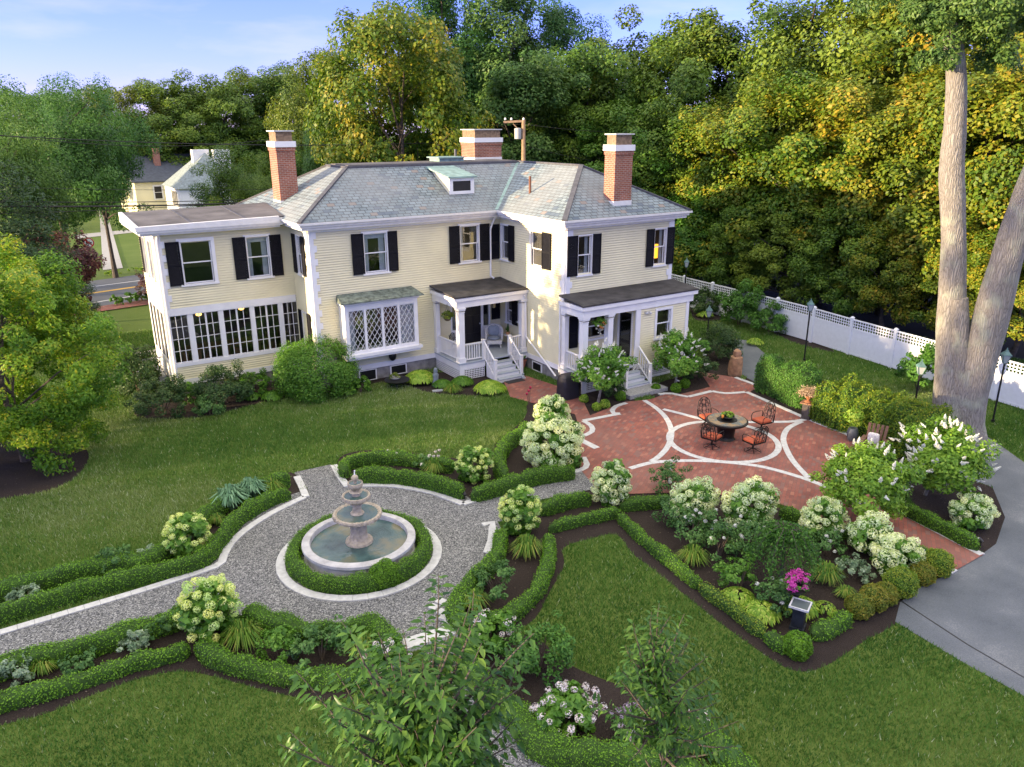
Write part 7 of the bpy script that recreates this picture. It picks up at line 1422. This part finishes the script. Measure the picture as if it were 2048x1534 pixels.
# ============================================================ FAR BUILDINGS, POLE, SIGN, WIRES
def simple_house(name, label, at, D, w_px, eave_y, ridge_y, base_z, depth, rot, wall, roofm, wins_=()):
    return None
D_ = 104
a = atD(268, 365, D_); b_ = atD(405, 358, D_+1.5); rd = atD(268, 312, D_+6); rd2 = atD(405, 309, D_+6.5)
FHs = thing('far_house', 'pale yellow house with a grey roof across the road', 'house', (a[0], a[1], 0)); ux = (b_-a)/np.linalg.norm(b_-a); ux[2] = 0; uy = np.array([-ux[1], ux[0], 0]); W_ = np.linalg.norm((b_-a)[:2]); ez = float(a[2])
def q3(s, d, z): p = a+ux*s+uy*d; return (p[0], p[1], z)
RZ = float(rd[2])-ez; mb = MB(); mb.hull8([q3(0, 0, 0), q3(W_, 0, 0), q3(W_, 12, 0), q3(0, 12, 0), q3(0, 0, ez), q3(W_, 0, ez), q3(W_, 12, ez), q3(0, 12, ez)]); mb.poly([q3(0, 0, ez), q3(0, 12, ez), q3(0, 6, ez+RZ-.1)]); mb.build('wall', M['siding'], FHs)
M['greyroof'] = plain('grey_shingles', (.075, .085, .10), .9, var=.2, scale=3)
mb = MB(); mb.hull8([q3(-.3, -.4, ez-.05), q3(W_+2, -.4, ez-.05), q3(W_+2, 6, ez+RZ), q3(-.3, 6, ez+RZ), q3(-.3, -.4, ez+.1), q3(W_+2, -.4, ez+.1), q3(W_+2, 6, ez+RZ+.15), q3(-.3, 6, ez+RZ+.15)]); mb.hull8([q3(-.3, 12.4, ez-.05), q3(W_+2, 12.4, ez-.05), q3(W_+2, 6, ez+RZ), q3(-.3, 6, ez+RZ), q3(-.3, 12.4, ez+.1), q3(W_+2, 12.4, ez+.1), q3(W_+2, 6, ez+RZ+.15), q3(-.3, 6, ez+RZ+.15)]); rfh = mb.build('roof', M['greyroof'], FHs)
mb = MB(); p = q3(W_*.45, 3.5, 0); mb.box(p[0]-.35, p[0]+.35, p[1]-.35, p[1]+.35, ez+1, ez+RZ+.9); mb.build('chimney', M['brick'], rfh)
for s0 in (W_*.27,):
    mb = MB(); mb.hull8([q3(s0-.15, -.05, ez-2.1), q3(s0+.95, -.05, ez-2.1), q3(s0+.95, .02, ez-2.1), q3(s0-.15, .02, ez-2.1), q3(s0-.15, -.05, ez-.4), q3(s0+.95, -.05, ez-.4), q3(s0+.95, .02, ez-.4), q3(s0-.15, .02, ez-.4)]); w = mb.build('window', M['white'], FHs); mb = MB(); mb.quad(q3(s0, -.07, ez-1.2), q3(s0+.8, -.07, ez-1.2), q3(s0+.8, -.07, ez-.55), q3(s0, -.07, ez-.55)); mb.quad(q3(s0, -.07, ez-1.95), q3(s0+.8, -.07, ez-1.95), q3(s0+.8, -.07, ez-1.27), q3(s0, -.07, ez-1.27)); mb.build('pane', M['black'], w)
e0 = atD(352, 376, 96); e1 = atD(430, 300, 77); e2 = atD(395, 385, 69)
W2 = thing('far_white_house', 'white house with slate roof and dark side windows beside the yellow one', 'house', (e0[0], e0[1], 0)); ox, oy = e0[0], e0[1]
def q4(s, d, z): p = np.array([ox, oy, 0])+ux*s+uy*d; return (p[0], p[1], z)
ez2 = float(e0[2]); mb = MB(); mb.hull8([q4(0, -1.5, 0), q4(7, -1.5, 0), q4(7, 6, 0), q4(0, 6, 0), q4(0, -1.5, ez2), q4(7, -1.5, ez2), q4(7, 6, ez2), q4(0, 6, ez2)]); mb.build('wall', M['white'], W2)
mb = MB(); mb.poly([q4(-.3, -1.9, ez2), q4(7.3, -1.9, ez2), q4(4, 2, ez2+3.6)]); mb.poly([q4(-.3, 6.3, ez2), q4(-.3, -1.9, ez2), q4(4, 2, ez2+3.6), q4(4, 4, ez2+3.6)]); mb.poly([q4(7.3, -1.9, ez2), q4(7.3, 6.3, ez2), q4(4, 4, ez2+3.6), q4(4, 2, ez2+3.6)]); mb.poly([q4(7.3, 6.3, ez2), q4(-.3, 6.3, ez2), q4(4, 4, ez2+3.6)]); rf2 = mb.build('roof', plain('pale_slates', (.20, .24, .24), .8, var=.3, scale=4), W2)
for (s, dd) in ((3.6, 2.6), (5.6, 1.4)): mb = MB(); p = q4(s, dd, 0); mb.box(p[0]-.9, p[0]+.9, p[1]-.5, p[1]+.5, ez2+1, ez2+3.95); mb.build('chimney', M['white'], rf2)
for k in range(4): mb = MB(); p0, p1 = q4(-.03, .0+k*.7, 0), q4(-.03, .45+k*.7, 0); mb.quad((p0[0], p0[1], ez2-1.9), (p1[0], p1[1], ez2-1.9), (p1[0], p1[1], ez2-.4), (p0[0], p0[1], ez2-.4)); mb.build('window', M['black'], W2)
# utility pole
q = atD(1047, 330, 47); PO = thing('utility_pole', 'wooden utility pole with a grey transformer behind the roof', 'utility pole', (q[0], q[1], 0)); zt = atD(1046, 240, 47)[2]; M['pole'] = plain('pole_wood', (.30, .20, .12), .9, var=.25)
mb = MB(); mb.tube([(0, 0, 0), (0, 0, zt)], [.16, .11], 10); mb.build('pole', M['pole'], PO, ws=False); rx_ = Vector(RT); mb = MB(); mb.bar(tuple(-rx_*1.15+Vector((0, 0, zt-.12))), tuple(rx_*.1+Vector((0, 0, zt-.05))), .12, .12); mb.bar(tuple(-rx_*.6+Vector((0, 0, zt-.2))), tuple(Vector((0, 0, zt-.8))), .05); mb.build('crossarm', M['pole'], PO, ws=False)
mb = MB(); c = -rx_*.32; mb.lathe([(.05, zt-1.05), (.2, zt-1.03), (.21, zt-.5), (.2, zt-.45), (.05, zt-.42)], 14, (c.x, c.y, 0)); mb.build('transformer', plain('transformer_grey', (.36, .37, .36), .5), PO, True, ws=False)
for s in (-1.05, -.7, 0): mb = MB(); c = rx_*s; mb.lathe([(.05, zt), (.07, zt+.05), (.03, zt+.13)], 8, (c.x, c.y, 0)); mb.build('insulator', M['white'], PO, ws=False)
def wire(pa, Da, pb, Db, label, r=.018, sag=.5):
    a = atD(*pa, Da); b2 = atD(*pb, Db); mb = MB(); o = Vector(a); mb.tube([Vector(a).lerp(Vector(b2), t)-Vector((0, 0, sag*4*t*(1-t)))-o for t in np.linspace(0, 1, 14)], r, 5); w = mb.build('power_line', M['wire']); w.location = o; lab(w, label, 'cable', 'overhead cables')
M['wire'] = plain('cable_black', (.02, .02, .02), .6)
wire((-60, 262), 40, (560, 276), 46, 'upper thin cable crossing the pale trees at the left', .014); wire((-60, 268), 41, (900, 284), 50, 'second upper cable just below the topmost one', .02, .3)
wire((-60, 402), 40, (520, 398), 46, 'cable above the thick bundle over the flat roof', .02, .1); wire((-60, 412), 40, (520, 404), 46, 'thick cable bundle just above the flat roof', .04, .1); wire((-60, 428), 40, (520, 402), 46, 'lowest cable dipping towards the flat roof', .016, .1); wire((-60, 372), 40, (560, 378), 46, 'thin cable crossing the far yellow house', .010, .1)
wire((1047, 248), 47, (1300, 262), 60, 'cable running right from the utility pole', .014, .2); wire((1047, 290), 47, (1300, 330), 60, 'lower cable running right from the utility pole', .012, .3); wire((1047, 248), 47, (840, 240), 60, 'cable running left from the utility pole', .010, .2)
# road sign
q = g(186, 535); SG = thing('road_sign', 'round no trucks road sign on a post beside the sidewalk', 'sign', (q[0], q[1], 0), 0); zc = atD(181, 485, math.hypot(q[0], q[1]))[2]; mb = MB(); mb.tube([(0, 0, 0), (0, 0, zc+.3)], .035, 6); mb.build('post', M['granite'], SG, ws=False)
fn_ = Vector((-q[0], -q[1], 0)).normalized(); rt_ = Vector((fn_.y, -fn_.x, 0))*-1; up_ = Vector((0, 0, 1)); cc = Vector((0, 0, zc))
def disc(r0, r1, off_, mat, name): 
    mb = MB(); 
    for k in range(24):
        a0, a1 = k*math.pi/12, (k+1)*math.pi/12; P_ = lambda r, a: tuple(cc+fn_*off_+rt_*r*math.cos(a)+up_*r*math.sin(a)); mb.quad(P_(r0, a0), P_(r1, a0), P_(r1, a1), P_(r0, a1))
    mb.build(name, mat, SG, ws=False)
red = plain('sign_red', (.55, .02, .02), .5); disc(.001, .38, .05, M['white'], 'face'); disc(.30, .37, .06, red, 'red_ring'); mb = MB()
def sgq(x0, x1, z0, z1, o=.058): mb.quad(*[tuple(cc+fn_*o+rt_*x+up_*z) for x, z in ((x0, z0), (x1, z0), (x1, z1), (x0, z1))])
sgq(-.2, .08, -.06, .1); sgq(.09, .2, -.06, .04); sgq(-.15, -.08, -.11, -.05, .0585); sgq(.08, .15, -.11, -.05, .0585); mb.build('truck_symbol', M['black'], SG, ws=False); mb = MB(); P_ = [cc+fn_*.064+rt_*x+up_*z for x, z in ((-.25, .19), (-.19, .25), (.25, -.19), (.19, -.25))]; mb.poly([tuple(p) for p in P_]); mb.build('red_slash', red, SG, ws=False)
# roadside plants
for i, (x, y, r, lb, mt) in enumerate([(262, 606, .6, 'low leafy bush strip beside the road', 'hyd'), (235, 612, .4, 'small leafy bush at the kerb', 'hyd'), (285, 602, .45, 'leafy bush at the kerb by the house corner', 'hyd'), (230, 550, .7, 'yellow flowering weeds at the far kerb', 'lime'), (272, 543, .7, 'second patch of yellow flowering weeds at the far kerb', 'lime')]): shrub('roadside_plant', lb, 'plant', G3(x, y), r, r*.7, .4 if mt == 'hyd' else .18, 900, .12, mt, 800+i, 'roadside plants', ncl=20)
